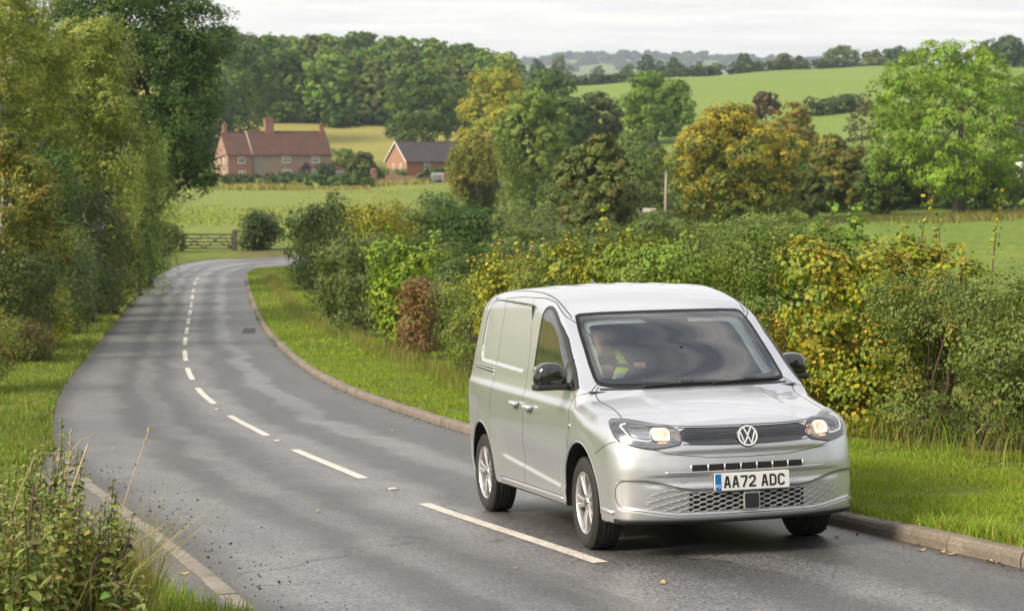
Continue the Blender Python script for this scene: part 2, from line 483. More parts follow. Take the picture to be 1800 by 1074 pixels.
# painted sky sheen: along the crown, between the wheel tracks, in the left channel
sheenb = t.math('MAXIMUM', t.math('MAXIMUM', band(.50, .13), band(.12, .13)), t.math('MAXIMUM', t.math('MULTIPLY', band(.31, .06), .6), t.math('MULTIPLY', band(.74, .07), .8)))
sheened = t.ramp(t.math('ADD', t.math('MULTIPLY', sheenb, .34), t.math('ADD', t.math('MULTIPLY', streak, .52), t.math('MULTIPLY', mid, .34))), [(.45, 0), (.76, 1)])
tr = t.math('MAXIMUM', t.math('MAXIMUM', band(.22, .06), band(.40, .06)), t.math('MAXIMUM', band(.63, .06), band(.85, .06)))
c = t.mix(sheened, t.mix(1.0, c, (.70, .70, .715), 'MULTIPLY'), t.mix(1.0, c, (1.55, 1.54, 1.60), 'MULTIPLY'))  # reflected sky sheen painted as lighter colour, darker elsewhere
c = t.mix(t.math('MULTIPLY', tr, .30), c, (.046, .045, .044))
crk = t.n.new('ShaderNodeTexVoronoi'); crk.feature = 'DISTANCE_TO_EDGE'; crk.inputs['Scale'].default_value = .16; t.t.links.new(t.node('VectorMath', {'operation': 'ADD'}, _0=p, _1=t.node('TexNoise', Vector=p, Scale=1.3, Detail=5.0).outputs['Color']).outputs[0], crk.inputs['Vector'])
ck = t.math('MULTIPLY', t.ramp(crk.outputs['Distance'], [(.0015, 1), (.004, 0)]), t.ramp(big, [(.50, 0), (.56, .8)]))
c = t.mix(ck, c, (.012, .012, .012))
edge = t.ramp(t.math('ABSOLUTE', t.math('SUBTRACT', la, .5)), [(.450, 0), (.5, 1)])
c = t.mix(t.math('MULTIPLY', edge, t.ramp(mid, [(.35, .2), (.6, .95)])), c, (.055, .045, .033))
rgh = t.math('SUBTRACT', .46, t.math('MULTIPLY', sheened, .06))
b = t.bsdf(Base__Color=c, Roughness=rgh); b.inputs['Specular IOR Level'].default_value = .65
hgt = t.math('ADD', grit, t.math('MULTIPLY', grit2, .7))
bm = t.node('Bump', Strength=t.math('SUBTRACT', .62, t.math('MULTIPLY', sheened, .25)), Distance=.008, Height=hgt)
t.put(b.inputs['Normal'], bm.outputs[0])
M_ROAD = t.mat
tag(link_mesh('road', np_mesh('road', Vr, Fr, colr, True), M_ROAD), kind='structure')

def drape(poly2d, name, mat, dz=.004, kind='structure', n=14):
    """flat marking laid on the road: quad strip between two edges"""
    A, B = poly2d
    A = densify(A, 9e9 if len(A) < 2 else np.linalg.norm(A[-1] - A[0]) / n); B = densify(B, np.linalg.norm(B[-1] - B[0]) / n)
    m = min(len(A), len(B)); A, B = A[:m], B[:m]
    V = [(x, y, float(base_z(x, y)) + dz) for x, y in A] + [(x, y, float(base_z(x, y)) + dz) for x, y in B]
    return V, [[i, i + 1, m + i + 1, m + i] for i in range(m - 1)]

t = NT('road_paint')
p = t.geo()
w1 = t.noise(p, 60, 4, .7); w2 = t.noise(p, 5, 5, .6)
c = t.mix(t.ramp(w2, [(.3, 0), (.7, 1)]), (.56, .53, .48), (.72, .69, .62))
c = t.mix(t.ramp(w1, [(.36, .9), (.52, 0)]), c, (.13, .125, .12))
b = t.bsdf(Base__Color=c, Roughness=.6); t.put(b.inputs['Normal'], t.bump(w1, .4, .004))
M_RPAINT = t.mat
# centre line: long dashes, 4 m and 3 m gap
CLINE = np.array([hit(*p)[:2] for p in [(1270, 1064), (1060, 990), (900, 937), (743, 886), (640, 841), (510, 788), (466, 763), (398, 728), (381, 713), (352, 690), (341, 672), (330, 651), (325, 626), (325, 604), (327, 588), (330, 573), (332, 558), (335, 544), (337, 531), (338.5, 518.5), (340.6, 507), (342.6, 497), (348, 487)]] + [[-19.0, 124.5], [-16.8, 132], [-12.5, 139], [-3, 143.5]])
CL = smooth_path(CLINE, .1, 2)
Lc = np.r_[0, np.cumsum(np.linalg.norm(np.diff(CL, axis=0), axis=1))]
s_at = lambda q: np.array([np.interp(q, Lc, CL[:, k]) for k in range(2)])
sA = Lc[np.argmin(np.linalg.norm(CL - hit(1060, 990)[:2], axis=1))]; sB = Lc[np.argmin(np.linalg.norm(CL - hit(640, 841)[:2], axis=1))]
per = sB - sA; dash = per * .615
mb = MB(); q = sA - per
while q < Lc[-1] - 2:
    if q > 0:
        cs = np.array([s_at(q + dash * i / 10) for i in range(11)]); T = np.gradient(cs, axis=0); T /= np.linalg.norm(T, axis=1, keepdims=True); Nn = np.stack([-T[:, 1], T[:, 0]], 1)
        V = []
        for sg in (-1, 1):
            for i in range(11):
                x, y = cs[i] + Nn[i] * sg * .056; V.append((x, y, float(base_z(x, y)) + .005))
        mb.add(V, [[i, i + 1, 12 + i, 11 + i] for i in range(10)])
    q += per
tag(mb.build('road_marking', M_RPAINT), kind='structure')
# cat's eyes in the gaps
M_STUD = simple('road_stud_rubber', (.42, .41, .38), .5)
stud_px = [(690, 860, 'nearest of the two by the van'), (487, 775, 'second nearest, beyond the next dash')]
# dark patch repair, drain grating and a few scraps of old line by the kerb
mb = MB()
a = [hit(*p)[:2] for p in [(425, 587), (448, 586), (450, 577), (428, 577)]]
mb.add([(x, y, float(base_z(x, y)) + .004) for x, y in a], [(0, 1, 2, 3)])
tag(mb.build('road_patch', simple('patch_asphalt', (.018, .018, .019), .7, var=.3, scale=30)), kind='structure')

# ---- kerbs: right-hand kerb of single stones; left-hand flush edging
def kerb_material(name, a, b_):
    t = NT(name); p = t.geo(); f = t.noise(p, 3.0, 6, .65); f2 = t.noise(p, 45, 4, .7)
    c = t.mix(t.ramp(f, [(.3, 0), (.7, 1)]), a, b_); c = t.mix(t.ramp(f2, [(.35, .55), (.6, 0)]), c, tuple(x * .45 for x in a))
    c = t.mix(t.ramp(t.noise(p, 1.7, 5, .7), [(.56, 0), (.68, .6)]), c, (.065, .075, .03))
    bb = t.bsdf(Base__Color=c, Roughness=.8); t.put(bb.inputs['Normal'], t.bump(f2, .5, .006))
    return t.mat
M_KERB = kerb_material('kerb_concrete', (.155, .128, .105), (.26, .22, .185))
M_EDGE = kerb_material('edging_concrete', (.19, .17, .145), (.29, .265, .235))
def kerb(path, name, mat, w, top, out, stone, gap=.012, y_max=140.0, r0=0.0):
    L = np.r_[0, np.cumsum(np.linalg.norm(np.diff(path, axis=0), axis=1))]
    at_ = lambda q: np.array([np.interp(q, L, path[:, k]) for k in range(2)])
    mb = MB(); q = .0; rg = np.random.default_rng(8)
    while q + stone < L[-1]:
        a = at_(q + gap / 2); b2 = at_(q + stone - gap / 2)
        if -12 < a[1] < y_max:
            tt = (b2 - a) / np.linalg.norm(b2 - a); nn = np.array([-tt[1], tt[0]]) * out
            jz = rg.normal(0, .004); jo = rg.normal(0, .004)
            V = []
            ins = .006
            for e, pt in ((ins, a), (0, a + tt * ins), (0, b2 - tt * ins), (ins, b2)):
                for o_, h_ in ((-.02, -.15), (0, -.15), (0 + e * .6, top * .55), (.010 + e, top * .86), (.026 + e, top - e * .5), (w - .01 - e, top - e * .5), (w - e, top * .9), (w, -.15)):
                    xx, yy = pt + nn * (o_ - r0 + jo) if o_ > -.02 else pt + nn * (0 - r0 + jo)
                    V.append((xx, yy, float(base_z(xx, yy)) + h_ + jz))
            F_ = [[j * 8 + i, j * 8 + i + 1, (j + 1) * 8 + i + 1, (j + 1) * 8 + i] for j in range(3) for i in range(7)]
            F_ += [[i for i in range(8)], [24 + i for i in range(8)][::-1]]
            mb.add(V, F_)
        q += stone
    return tag(mb.build(name, mat), kind='structure')
kerb(RIGHT, 'kerb', M_KERB, .15, .105, -1, .915, y_max=128)
_fp = smooth_path(np.array([hit(*p)[:2] for p in [(560, 1160), (455, 1074), (330, 970), (225, 895), (150, 838), (100, 792)]]), .1, 2)
kerb(_fp, 'flush_kerb', M_EDGE, .12, .012, 1, .60, .010)
# footway behind the flush edging
t = NT('footway_asphalt'); p = t.geo(); f = t.noise(p, 80, 3, .7); f2 = t.noise(p, 1.4, 5, .6)
c = t.mix(t.ramp(f, [(.35, 0), (.65, 1)]), (.055, .053, .052), (.17, .165, .16)); c = t.mix(t.ramp(f2, [(.5, 0), (.68, .6)]), c, (.05, .055, .03))
bb = t.bsdf(Base__Color=c, Roughness=.75); t.put(bb.inputs['Normal'], t.bump(f, .6, .006))
fz = [(x, y, float(base_z(x, y)) + .003) for x, y in densify(np.vstack([FOOT_L, FOOT_L[:1]]), .3)]
mb = MB(); c0 = FOOT_L.mean(0); n = len(fz) - 1
V = [];
for k in np.linspace(1, 0, 6):
    for x, y, z in fz[:n]:
        xx, yy = c0[0] + (x - c0[0]) * k, c0[1] + (y - c0[1]) * k
        V.append((xx, yy, float(base_z(xx, yy)) + .003))
mb.add(V, [[j * n + i, j * n + (i + 1) % n, (j + 1) * n + (i + 1) % n, (j + 1) * n + i] for j in range(5) for i in range(n)])
tag(mb.build('footway', t.mat), kind='structure')
# ================================================================== VAN: body as a distance function
def smax(a, b, k):
    return np.maximum(a, b) + np.maximum(k - np.abs(a - b), 0) ** 2 / (4 * k)

V_base = spl([.15, .25, .34, .50, .72, .93, 1.01, 1.075, 1.12, 1.25, 1.50, 1.68, 1.80, 1.95],
             [.868, .892, .908, .918, .926, .928, .924, .902, .893, .872, .824, .788, .762, .715])
V_base2 = spl([.15, .25, .34, .50, .72, .90, 1.0, 1.12, 1.25, 1.50, 1.68, 1.80, 1.95], [.868, .892, .908, .918, .926, .924, .914, .893, .872, .824, .788, .762, .715])
V_plan = spl([-3.8, -3.2, -2.6, -.2, .2, .5, .75, 1.0], [-.055, -.02, 0, 0, -.004, -.022, -.06, -.13])
V_T0 = spl([-3.8, -3.2, -2.6, -2.0, -1.55, -1.2, -.94, -.74, -.40, -.05, .045, .12, .30, .50, .68, .80, .86, .92, 1.05],
           [1.76, 1.845, 1.888, 1.896, 1.882, 1.838, 1.768, 1.672, 1.435, 1.172, 1.112, 1.092, 1.058, 1.016, .966, .922, .893, .852, .70])
V_F0 = spl([.10, .22, .30, .42, .52, .60, .68, .76, .84, .92, 1.1],
           [.79, .838, .872, .890, .897, .900, .893, .880, .866, .845, .76])
V_Fy = spl([0, .2, .45, .62, .75, .85, .92, 1.1], [0, .006, .034, .078, .138, .220, .315, .66])
V_Rz = spl([.1, .3, 1.0, 1.4, 1.8], [-3.29, -3.32, -3.31, -3.25, -3.16])
RAX = -2.755

def rr_mask(x, z, x0, x1, z0, z1, r, w):
    """1 inside a rounded rectangle, falling to 0 over w"""
    cx, cz, hx, hz = (x0 + x1) / 2, (z0 + z1) / 2, (x1 - x0) / 2 - r, (z1 - z0) / 2 - r
    dx = np.maximum(np.abs(x - cx) - hx, 0); dz = np.maximum(np.abs(z - cz) - hz, 0)
    return 1 - sstep(-w / 2, w / 2, np.sqrt(dx * dx + dz * dz) - r)

def van_S(x, z):
    zb = z + .036 * (x + 1.2)            # belt line falls a little toward the nose
    wf = sstep(-.30, .20, x)
    s = V_base(zb) * (1 - wf) + V_base2(zb) * wf + V_plan(x)
    # blanked rear window panel, pressed in
    s = s - .011 * rr_mask(x, z + .05 * (x + 1.53), -2.86, -1.50, 1.217, 1.728, .07, .022)
    # lower door scoop over a rising crease
    zl = .405 + (.536 - .405) * (x + .315) / (-2.046 + .315)
    q = z - zl
    m = sstep(-2.25, -1.95, x) * (1 - sstep(-.52, -.30, x))
    s = s - m * .016 * sstep(.26, .015, q) * sstep(-.035, .012, q)
    # flares round the wheel arches
    for ax in (0.0, RAX):
        r = np.sqrt((x - ax) ** 2 + (z - .345) ** 2)
        s = s + .008 * sstep(.53, .43, r)
    return s

def van_T(x, y):
    y2 = y * y
    c = .20 * sstep(-1.6, -.7, x) + .02
    xe = x + c * y2
    t = V_T0(xe)
    roof = 1 - sstep(-1.3, -.7, x); hood = sstep(.0, .12, xe)
    t = t - y2 * (.055 * roof + .075 * hood + .012)
    t = t + hood * .010 * (1 - sstep(.44 - .1 * (xe - .1), .52 - .1 * (xe - .1), np.abs(y)))
    # shallow stiffening ribs pressed in the roof
    rib = .5 + .5 * np.cos(np.abs(y) * 2 * PI / .26)
    t = t - .012 * rib ** 3 * sstep(-1.35, -1.6, x) * sstep(.62, .52, np.abs(y))
    return t

def van_F(y, z):
    f = V_F0(z) - V_Fy(np.abs(y)) * (1 + .25 * (z - .6))
    ay = np.abs(y)
    # sunk band under the slot and a lip above the lower grille
    f = f - .010 * sstep(.575, .555, z) * sstep(.48, .52, z) * (1 - sstep(.60, .75, ay))
    # bumper's lower grille recess
    zt = .535 - .075 * (1 - sstep(.38, .75, ay))
    zbm = .300 + .048 * sstep(.45, .88, ay)
    f = f - .015 * sstep(zt + .014, zt - .014, z) * sstep(zbm - .020, zbm + .020, z) * (1 - sstep(.84, .875, ay))
    # step under the grille band where the bonnet lip overhangs
    f = f + .014 * sstep(.70, .74, z + .11 * (ay / .6) ** 2 * 0) * (1 - sstep(.77, .80, z)) * (1 - sstep(.45, .68, ay))
    return f

def van_d(x, y, z):
    y = np.abs(y)
    side = y - van_S(x, z)
    xe = x
    sl = (V_T0(xe + .01) - V_T0(xe - .01)) / .02
    top = (z - van_T(x, y)) / np.sqrt(1 + sl * sl)
    k1 = .15 - .08 * sstep(-1.15, -.75, x) + .06 * sstep(-.10, .2, x)
    d = smax(side, top, k1)
    d = smax(d, (x - van_F(y, z)) * .96, .075)
    d = smax(d, (V_Rz(z) - x), .16)
    zb = .232 + .035 * (1 - sstep(.30, .42, x))
    d = smax(d, zb - z, .035)
    for ax in (0.0, RAX):
        r = np.sqrt((x - ax) ** 2 + ((z - .345) * .96) ** 2)
        w = np.maximum(r - .405, .50 - y)
        d = smax(d, -w, .016)
    return d
# ================================================================== VAN: surface extraction and parts
def van_grad(P, e=.003):
    x, y, z = P[:, 0], P[:, 1], P[:, 2]
    g = np.stack([van_d(x + e, y, z) - van_d(x - e, y, z), van_d(x, y + e, z) - van_d(x, y - e, z), van_d(x, y, z + e) - van_d(x, y, z - e)], 1) / (2 * e)
    n = np.linalg.norm(g, axis=1, keepdims=True) + 1e-9
    return g / n, n[:, 0]

def van_snap(P, it=6, off=0.0):
    """move points onto the body surface; returns points (raised by off) and normals"""
    P = np.array(P, float)
    for _ in range(it):
        g, n = van_grad(P)
        P = P - g * np.clip(van_d(P[:, 0], P[:, 1], P[:, 2]) / n, -.03, .03)[:, None]
    g, _ = van_grad(P, .004)
    return P + g * off, g

def van_cast(P, axis, sgn, off=0.0):
    """P: points with the coordinate `axis` free; come in from outside along the axis and stop at the body"""
    P = np.array(P, float)
    P[:, axis] = sgn * (1.15 if axis == 1 else (1.25 if axis == 0 else 2.1))
    for _ in range(160):
        s = van_d(P[:, 0], P[:, 1], P[:, 2])
        P[:, axis] -= sgn * np.clip(s * .55, -.02, .2)
    return van_snap(P, 3, off)

def surface_nets(h=.0125):
    xs = np.arange(-3.52, 1.02, h); yh = np.arange(-.99 + h / 2, 0, h); zs = np.arange(.17, 1.96, h)
    D = np.empty((len(xs), len(yh), len(zs)), np.float32)
    for a in range(0, len(xs), 40):
        X, Y, Z = np.meshgrid(xs[a:a + 40], yh, zs, indexing='ij')
        D[a:a + 40] = van_d(X, Y, Z)
    ys = np.concatenate([yh, -yh[::-1]])
    D = np.concatenate([D, D[:, ::-1]], 1)
    S = D < 0
    nx, ny, nz = D.shape
    cs = S[:-1, :-1, :-1].astype(np.int8)
    tot = sum(S[i:nx - 1 + i, j:ny - 1 + j, k:nz - 1 + k].astype(np.int8) for i in (0, 1) for j in (0, 1) for k in (0, 1))
    act = (tot > 0) & (tot < 8)
    idx = np.full(act.shape, -1, np.int32); I = np.argwhere(act); idx[act] = np.arange(len(I))
    P = np.stack([xs[I[:, 0]] + h / 2, ys[I[:, 1]] + h / 2, zs[I[:, 2]] + h / 2], 1)
    F = []
    for ax in range(3):
        b, c = (ax + 1) % 3, (ax + 2) % 3
        s0 = [slice(1, -1)] * 3; s1 = [slice(1, -1)] * 3
        s0[ax] = slice(0, -1); s1[ax] = slice(1, None)
        ch = S[tuple(s0)] != S[tuple(s1)]
        E = np.argwhere(ch)
        off = np.array([1, 1, 1]); off[ax] = 0
        E = E + off
        ins = S[E[:, 0], E[:, 1], E[:, 2]]
        def cell(db, dc):
            q = E.copy(); q[:, b] += db; q[:, c] += dc
            return idx[q[:, 0], q[:, 1], q[:, 2]]
        q = np.stack([cell(-1, -1), cell(0, -1), cell(0, 0), cell(-1, 0)], 1)
        q[~ins] = q[~ins][:, ::-1]
        F.append(q)
    return P, np.concatenate(F)

def in_poly(px, py, poly):
    poly = np.asarray(poly); r = np.zeros(len(px), bool); j = len(poly) - 1
    for i in range(len(poly)):
        xi, yi = poly[i]; xj, yj = poly[j]
        c = ((yi > py) != (yj > py)) & (px < (xj - xi) * (py - yi) / (yj - yi + 1e-12) + xi)
        r ^= c; j = i
    return r

def smooth_loop(P, n=120, it=1):
    """closed polygon -> evenly spaced points, corners rounded a bit (Chaikin)"""
    P = np.asarray(P, float)
    for _ in range(it):
        Q = np.roll(P, -1, 0)
        P = np.stack([.78 * P + .22 * Q, .22 * P + .78 * Q], 1).reshape(-1, P.shape[1])
    Q = np.vstack([P, P[:1]]); L = np.r_[0, np.cumsum(np.linalg.norm(np.diff(Q, axis=0), axis=1))]
    t = np.linspace(0, L[-1], n, endpoint=False)
    return np.stack([np.interp(t, L, Q[:, k]) for k in range(P.shape[1])], 1)

def smooth_line(P, n=60):
    P = np.asarray(P, float)
    for _ in range(2):
        Q = np.vstack([.75 * P[:-1] + .25 * P[1:], .25 * P[:-1] + .75 * P[1:]]).reshape(2, -1, P.shape[1]).transpose(1, 0, 2).reshape(-1, P.shape[1])
        P = np.vstack([P[:1], Q, P[-1:]])
    L = np.r_[0, np.cumsum(np.linalg.norm(np.diff(P, axis=0), axis=1))]
    t = np.linspace(0, L[-1], n)
    return np.stack([np.interp(t, L, P[:, k]) for k in range(P.shape[1])], 1)

def to3(Q, axis):
    z = np.zeros(len(Q))
    return np.stack([z, Q[:, 0], Q[:, 1]], 1) if axis == 0 else (np.stack([Q[:, 0], z, Q[:, 1]], 1) if axis == 1 else np.stack([Q[:, 0], Q[:, 1], z], 1))

def set_normals(me, N):
    me.normals_split_custom_set_from_vertices([tuple(map(float, n)) for n in N])

def van_patch(name, loop, axis, sgn, mat, parent, off=.002, rings=10, inner=None, thick=0.0):
    """filled patch (or a ring down to `inner`) lying on the body"""
    n = len(loop); c = loop.mean(0); R = []
    if inner is None:
        ks = np.linspace(1, .02, rings)
        R = [c + (loop - c) * k for k in ks]
    else:
        R = [loop * (1 - k) + inner * k for k in np.linspace(0, 1, rings)]
    V, N = van_cast(to3(np.vstack(R), axis), axis, sgn, off)
    F = [[j * n + i, j * n + (i + 1) % n, (j + 1) * n + (i + 1) % n, (j + 1) * n + i] for j in range(len(R) - 1) for i in range(n)]
    if thick > 0:
        V = np.vstack([V, V[:n] - N[:n] * thick]); N = np.vstack([N, N[:n]])
        o = len(R) * n
        F += [[o + i, o + (i + 1) % n, (i + 1) % n, i] for i in range(n)]
    F = np.array(F)
    # consistent outward facing
    f0 = F[: n * 2]; a = V[f0[:, 1]] - V[f0[:, 0]]; b = V[f0[:, 3]] - V[f0[:, 0]]
    if (np.cross(a, b) * N[f0[:, 0]]).sum() < 0: F = F[:, ::-1]
    me = np_mesh(name, V, F, smooth=True)
    if thick == 0: set_normals(me, N)
    return link_mesh(name, me, mat, parent)

def ribbon(P, w, off, mb, m=0, sink=.004):
    """raised or flush strip along 3D points already near the body"""
    V, N = van_snap(P, 6, 0)
    T = np.gradient(V, axis=0); T /= np.linalg.norm(T, axis=1, keepdims=True) + 1e-9
    B = np.cross(T, N); B /= np.linalg.norm(B, axis=1, keepdims=True) + 1e-9
    w = np.broadcast_to(np.asarray(w, float), (len(V),))[:, None]
    rows = [V - B * w / 2 - N * sink, V - B * w / 2 + N * off * .6, V - B * w * .25 + N * off, V + B * w * .25 + N * off, V + B * w / 2 + N * off * .6, V + B * w / 2 - N * sink]
    n = len(V); VV = np.vstack(rows)
    F = [[j * n + i, j * n + i + 1, (j + 1) * n + i + 1, (j + 1) * n + i] for j in range(5) for i in range(n - 1)]
    F.append([k * n for k in range(6)]); F.append([k * n + n - 1 for k in range(6)][::-1])
    mb.add(VV, [f[::-1] for f in F], m, True)

def strokes(mb, segs, w, d, org, ux, uy, nz, m=0):
    """flat letter strokes: polylines in 2D with mitred joints, extruded by d along nz"""
    for seg in segs:
        P = np.array(seg, float); n = len(P)
        closed = np.allclose(P[0], P[-1])
        L = []; R = []
        for i in range(n):
            if closed: a = P[i] - P[(i - 1) if i > 0 else n - 2]; b = P[(i + 1) if i < n - 1 else 1] - P[i]
            else:
                a = P[i] - P[i - 1] if i > 0 else P[1] - P[0]
                b = P[i + 1] - P[i] if i < n - 1 else P[-1] - P[-2]
            a = a / np.linalg.norm(a); b = b / np.linalg.norm(b)
            na = np.array([-a[1], a[0]]); nb = np.array([-b[1], b[0]])
            mm = na + nb; mm = mm / max(np.dot(mm, na), .45)
            L.append(P[i] + mm * w / 2); R.append(P[i] - mm * w / 2)
        Q = np.array(L + R); V = [org + ux * q[0] + uy * q[1] for q in Q]
        V2 = [v + nz * d for v in V]
        F = []
        for i in range(n - 1):
            F += [[2 * n + i, 2 * n + n + i, 2 * n + n + i + 1, 2 * n + i + 1], [i, i + 1, 2 * n + i + 1, 2 * n + i], [n + i + 1, n + i, 3 * n + i, 3 * n + i + 1]]
        mb.add(V + V2, F, m)

def arc(cx, cy, r, a0, a1, n=8, sy=1.0):
    return [(cx + r * math.cos(math.radians(a0 + (a1 - a0) * i / n)), cy + sy * r * math.sin(math.radians(a0 + (a1 - a0) * i / n))) for i in range(n + 1)]

# ---- materials
def paint_material():
    t = NT('silver_paint')
    p = t.obj()
    fl = t.noise(p, 900, 1, .5)
    c = t.mix(fl, (.55, .568, .61), (.62, .64, .68))
    dirt = t.noise(p, 3.0, 6, .6)
    z = t.node('SeparateXYZ', _0=p).outputs['Z']
    low = t.math('MULTIPLY', t.math('SUBTRACT', .75, z, True), t.math('MULTIPLY', dirt, .75), True)
    c = t.mix(low, c, (.33, .30, .26))
    b = t.bsdf(Base__Color=c, Metallic=.78, Roughness=t.math('ADD', .34, t.math('MULTIPLY', low, .5)))
    b.inputs['Coat Weight'].default_value = .75; b.inputs['Coat Roughness'].default_value = .025; b.inputs['Coat IOR'].default_value = 1.5
    return t.mat

def glass_material(name, tint, extra=.0, rough=.0):
    t = NT(name)
    tr = t.node('BsdfTransparent', Color=tint)
    gl = t.node('BsdfGlossy', Color=(1, 1, 1), Roughness=rough)
    fr = t.node('Fresnel', IOR=1.5)
    f = t.math('ADD', fr.outputs[0], extra, True)
    mx = t.n.new('ShaderNodeMixShader')
    t.t.links.new(f, mx.inputs[0]); t.t.links.new(tr.outputs[0], mx.inputs[1]); t.t.links.new(gl.outputs[0], mx.inputs[2])
    t.t.links.new(mx.outputs[0], t.out.inputs[0])
    return t.mat

M_PAINT = paint_material()
M_LINER = simple('wheel_arch_plastic', (.012, .012, .012), .8)
M_TRIM = simple('black_trim', (.018, .018, .019), .42, bump=.15, scale=60)
M_FRIT = simple('black_glass_edge', (.012, .0115, .014), .45, spec=.2)
M_GLOSS = simple('gloss_black', (.008, .008, .009), .08, coat=1.0)
M_GRILLE = simple('dark_grille_band', (.016, .019, .027), .22, coat=.6)
M_SEAM = simple('panel_gap', (.05, .05, .05), .7)
M_CHROME = simple('bright_chrome', (.82, .82, .83), .12, metal=1.0)
M_ALLOY = simple('alloy_silver', (.60, .60, .61), .38, metal=.85, coat=.5)
M_TYRE = simple('tyre_rubber', (.022, .021, .021), .82, var=.35, scale=14, bump=.2)
M_GLASS = glass_material('clear_glass', (.88, .94, .93), .10)
M_SIDEGLASS = glass_material('side_glass', (.72, .80, .76), .12)
M_LENS = glass_material('lamp_lens', (.95, .96, .97), .09)
M_INT = simple('dashboard_plastic', (.045, .047, .05), .7)
M_SEAT = simple('seat_cloth', (.035, .036, .04), .95, var=.3, scale=40)
M_INTL = simple('cab_lining', (.62, .66, .64), .8)
M_DARK = simple('dark_underside', (.01, .01, .01), .9)
M_REFL = simple('lamp_reflector', (.75, .75, .76), .16, metal=1.0)
M_DRL = simple('lamp_strip', (.80, .81, .83), .25, emit=(1, .98, .95), es=.35)
M_LAMP = simple('lit_bulb', (1, .8, .55), .3, emit=(1.0, .74, .44), es=1.25)
M_LAMP2 = simple('lit_reflector', (1, .75, .45), .3, emit=(1.0, .50, .18), es=.45)
M_PLATE = simple('plate_white', (.78, .79, .78), .35)
M_BLUE = simple('plate_blue', (.004, .16, .50), .35)
M_INK = simple('plate_black', (.008, .008, .008), .5)
M_NAVY = simple('emblem_navy', (.012, .018, .035), .2, coat=.7)
M_WHITE = simple('emblem_white', (.82, .83, .85), .25, metal=.3)

VAN = empty('delivery_van', (1.381, 13.766, CAMZ - 2.868), 0, 'silver compact panel van driving along the wet road with lit headlights', 'van')
_m = np.array([[0.2683, 0.9629, -0.0293], [-0.9596, 0.2698, 0.0801], [0.0851, 0.0066, 0.9964]])
_u, _s, _v = np.linalg.svd(_m); VAN_R = _u @ _v
VAN_T = np.array([1.381, 13.766, CAMZ - 2.868])
VAN_M = Matrix([list(VAN_R[i]) + [VAN_T[i]] for i in range(3)] + [[0, 0, 0, 1]])
VAN.matrix_world = VAN_M

# ---- outlines
WS_OUT = smooth_loop([(-.735, 1.20), (-.685, 1.64), (-.62, 1.667), (0, 1.672), (.62, 1.667), (.685, 1.64), (.735, 1.20), (.715, 1.132), (.40, 1.122), (0, 1.126), (-.40, 1.122), (-.715, 1.132)], 160)
WS_IN = smooth_loop([(-.676, 1.225), (-.642, 1.600), (-.585, 1.626), (0, 1.631), (.585, 1.626), (.642, 1.600), (.676, 1.225), (.655, 1.192), (.40, 1.176), (0, 1.172), (-.40, 1.176), (-.655, 1.192)], 160)
_win = [(-1.235, 1.16), (-1.245, 1.45), (-1.235, 1.66), (-1.19, 1.722), (-1.09, 1.722), (-.93, 1.672), (-.68, 1.535), (-.38, 1.30), (-.215, 1.165), (-.165, 1.125), (-.19, 1.112), (-.40, 1.118), (-.80, 1.135)]
WIN_OUT = smooth_loop(_win, 150)
_c = WIN_OUT.mean(0)
def inset(loop, d):
    T = np.roll(loop, -1, 0) - np.roll(loop, 1, 0); T /= np.linalg.norm(T, axis=1, keepdims=True)
    N = np.stack([-T[:, 1], T[:, 0]], 1)
    if ((loop - loop.mean(0)) * N).sum() > 0: N = -N
    return loop + N * d
WIN_IN = inset(WIN_OUT, .022)
_hl = [(-.856, .837), (-.850, .89), (-.828, .932), (-.790, .944), (-.74, .941), (-.60, .911), (-.464, .883), (-.452, .779), (-.55, .760), (-.642, .746), (-.74, .763), (-.83, .790)]
HL = smooth_loop(_hl, 90)
DOOR_F = [(-1.40, 1.09), (-1.41, 1.38), (-1.50, 1.62), (-1.60, 1.80), (-1.03, 1.735), (-.72, 1.60), (-.40, 1.37), (-.16, 1.175), (-.10, 1.10), (-.20, 1.05), (-.215, .85), (-.26, .5), (-.315, .335), (-1.455, .345), (-1.47, .6), (-1.42, .85)]
DOOR_S = [(-1.40, 1.09), (-1.41, 1.38), (-1.50, 1.62), (-1.60, 1.80), (-2.42, 1.80), (-2.36, 1.65), (-2.36, 1.27), (-2.345, 1.09), (-2.42, .89), (-2.33, .73), (-2.24, .50), (-2.21, .345), (-1.455, .345), (-1.47, .6), (-1.42, .85)]
HOOD_X = [-.2, -.115, -.05, .10, .25, .47, .62, .80, .95]
HOOD_Y = [.70, .735, .764, .748, .735, .757, .79, .80, .80]
BUMP_Y = [0, .286, .535, .642, .83, .862, 1.2]
BUMP_Z = [.678, .683, .712, .746, .788, .807, .82]

P, F = surface_nets()
P, N = van_snap(P, 5)
C = P[F].mean(1); CN = N[F].mean(1)
ax_, ay_, az_ = C[:, 0], np.abs(C[:, 1]), C[:, 2]
keep = ~((CN[:, 0] > .2) & (ax_ > -1.1) & (az_ > 1.05) & in_poly(C[:, 1], az_, inset(WS_OUT, .017)))
keep &= ~((np.abs(CN[:, 1]) > .5) & in_poly(ax_, az_, inset(WIN_OUT, .011)))
rw = np.minimum(np.hypot(ax_, az_ - .345), np.hypot(ax_ - RAX, az_ - .345))
nrx = np.where(ax_ > -1.4, ax_, ax_ - RAX)
liner = (rw < .425) & (((CN[:, 0] * nrx + CN[:, 2] * (az_ - .345)) / rw < -.60) | (ay_ < .74))
under = (CN[:, 2] < -.55) & (az_ < .30)
mat_i = np.where(liner, 1, np.where(under, 2, 0))
zb = np.interp(ay_, BUMP_Y, BUMP_Z)
zb = np.where(ax_ < .63, np.minimum(zb, .807 - (.63 - ax_) * .39), zb)
bump_ = (ax_ > .33) & (az_ < zb) & ~liner
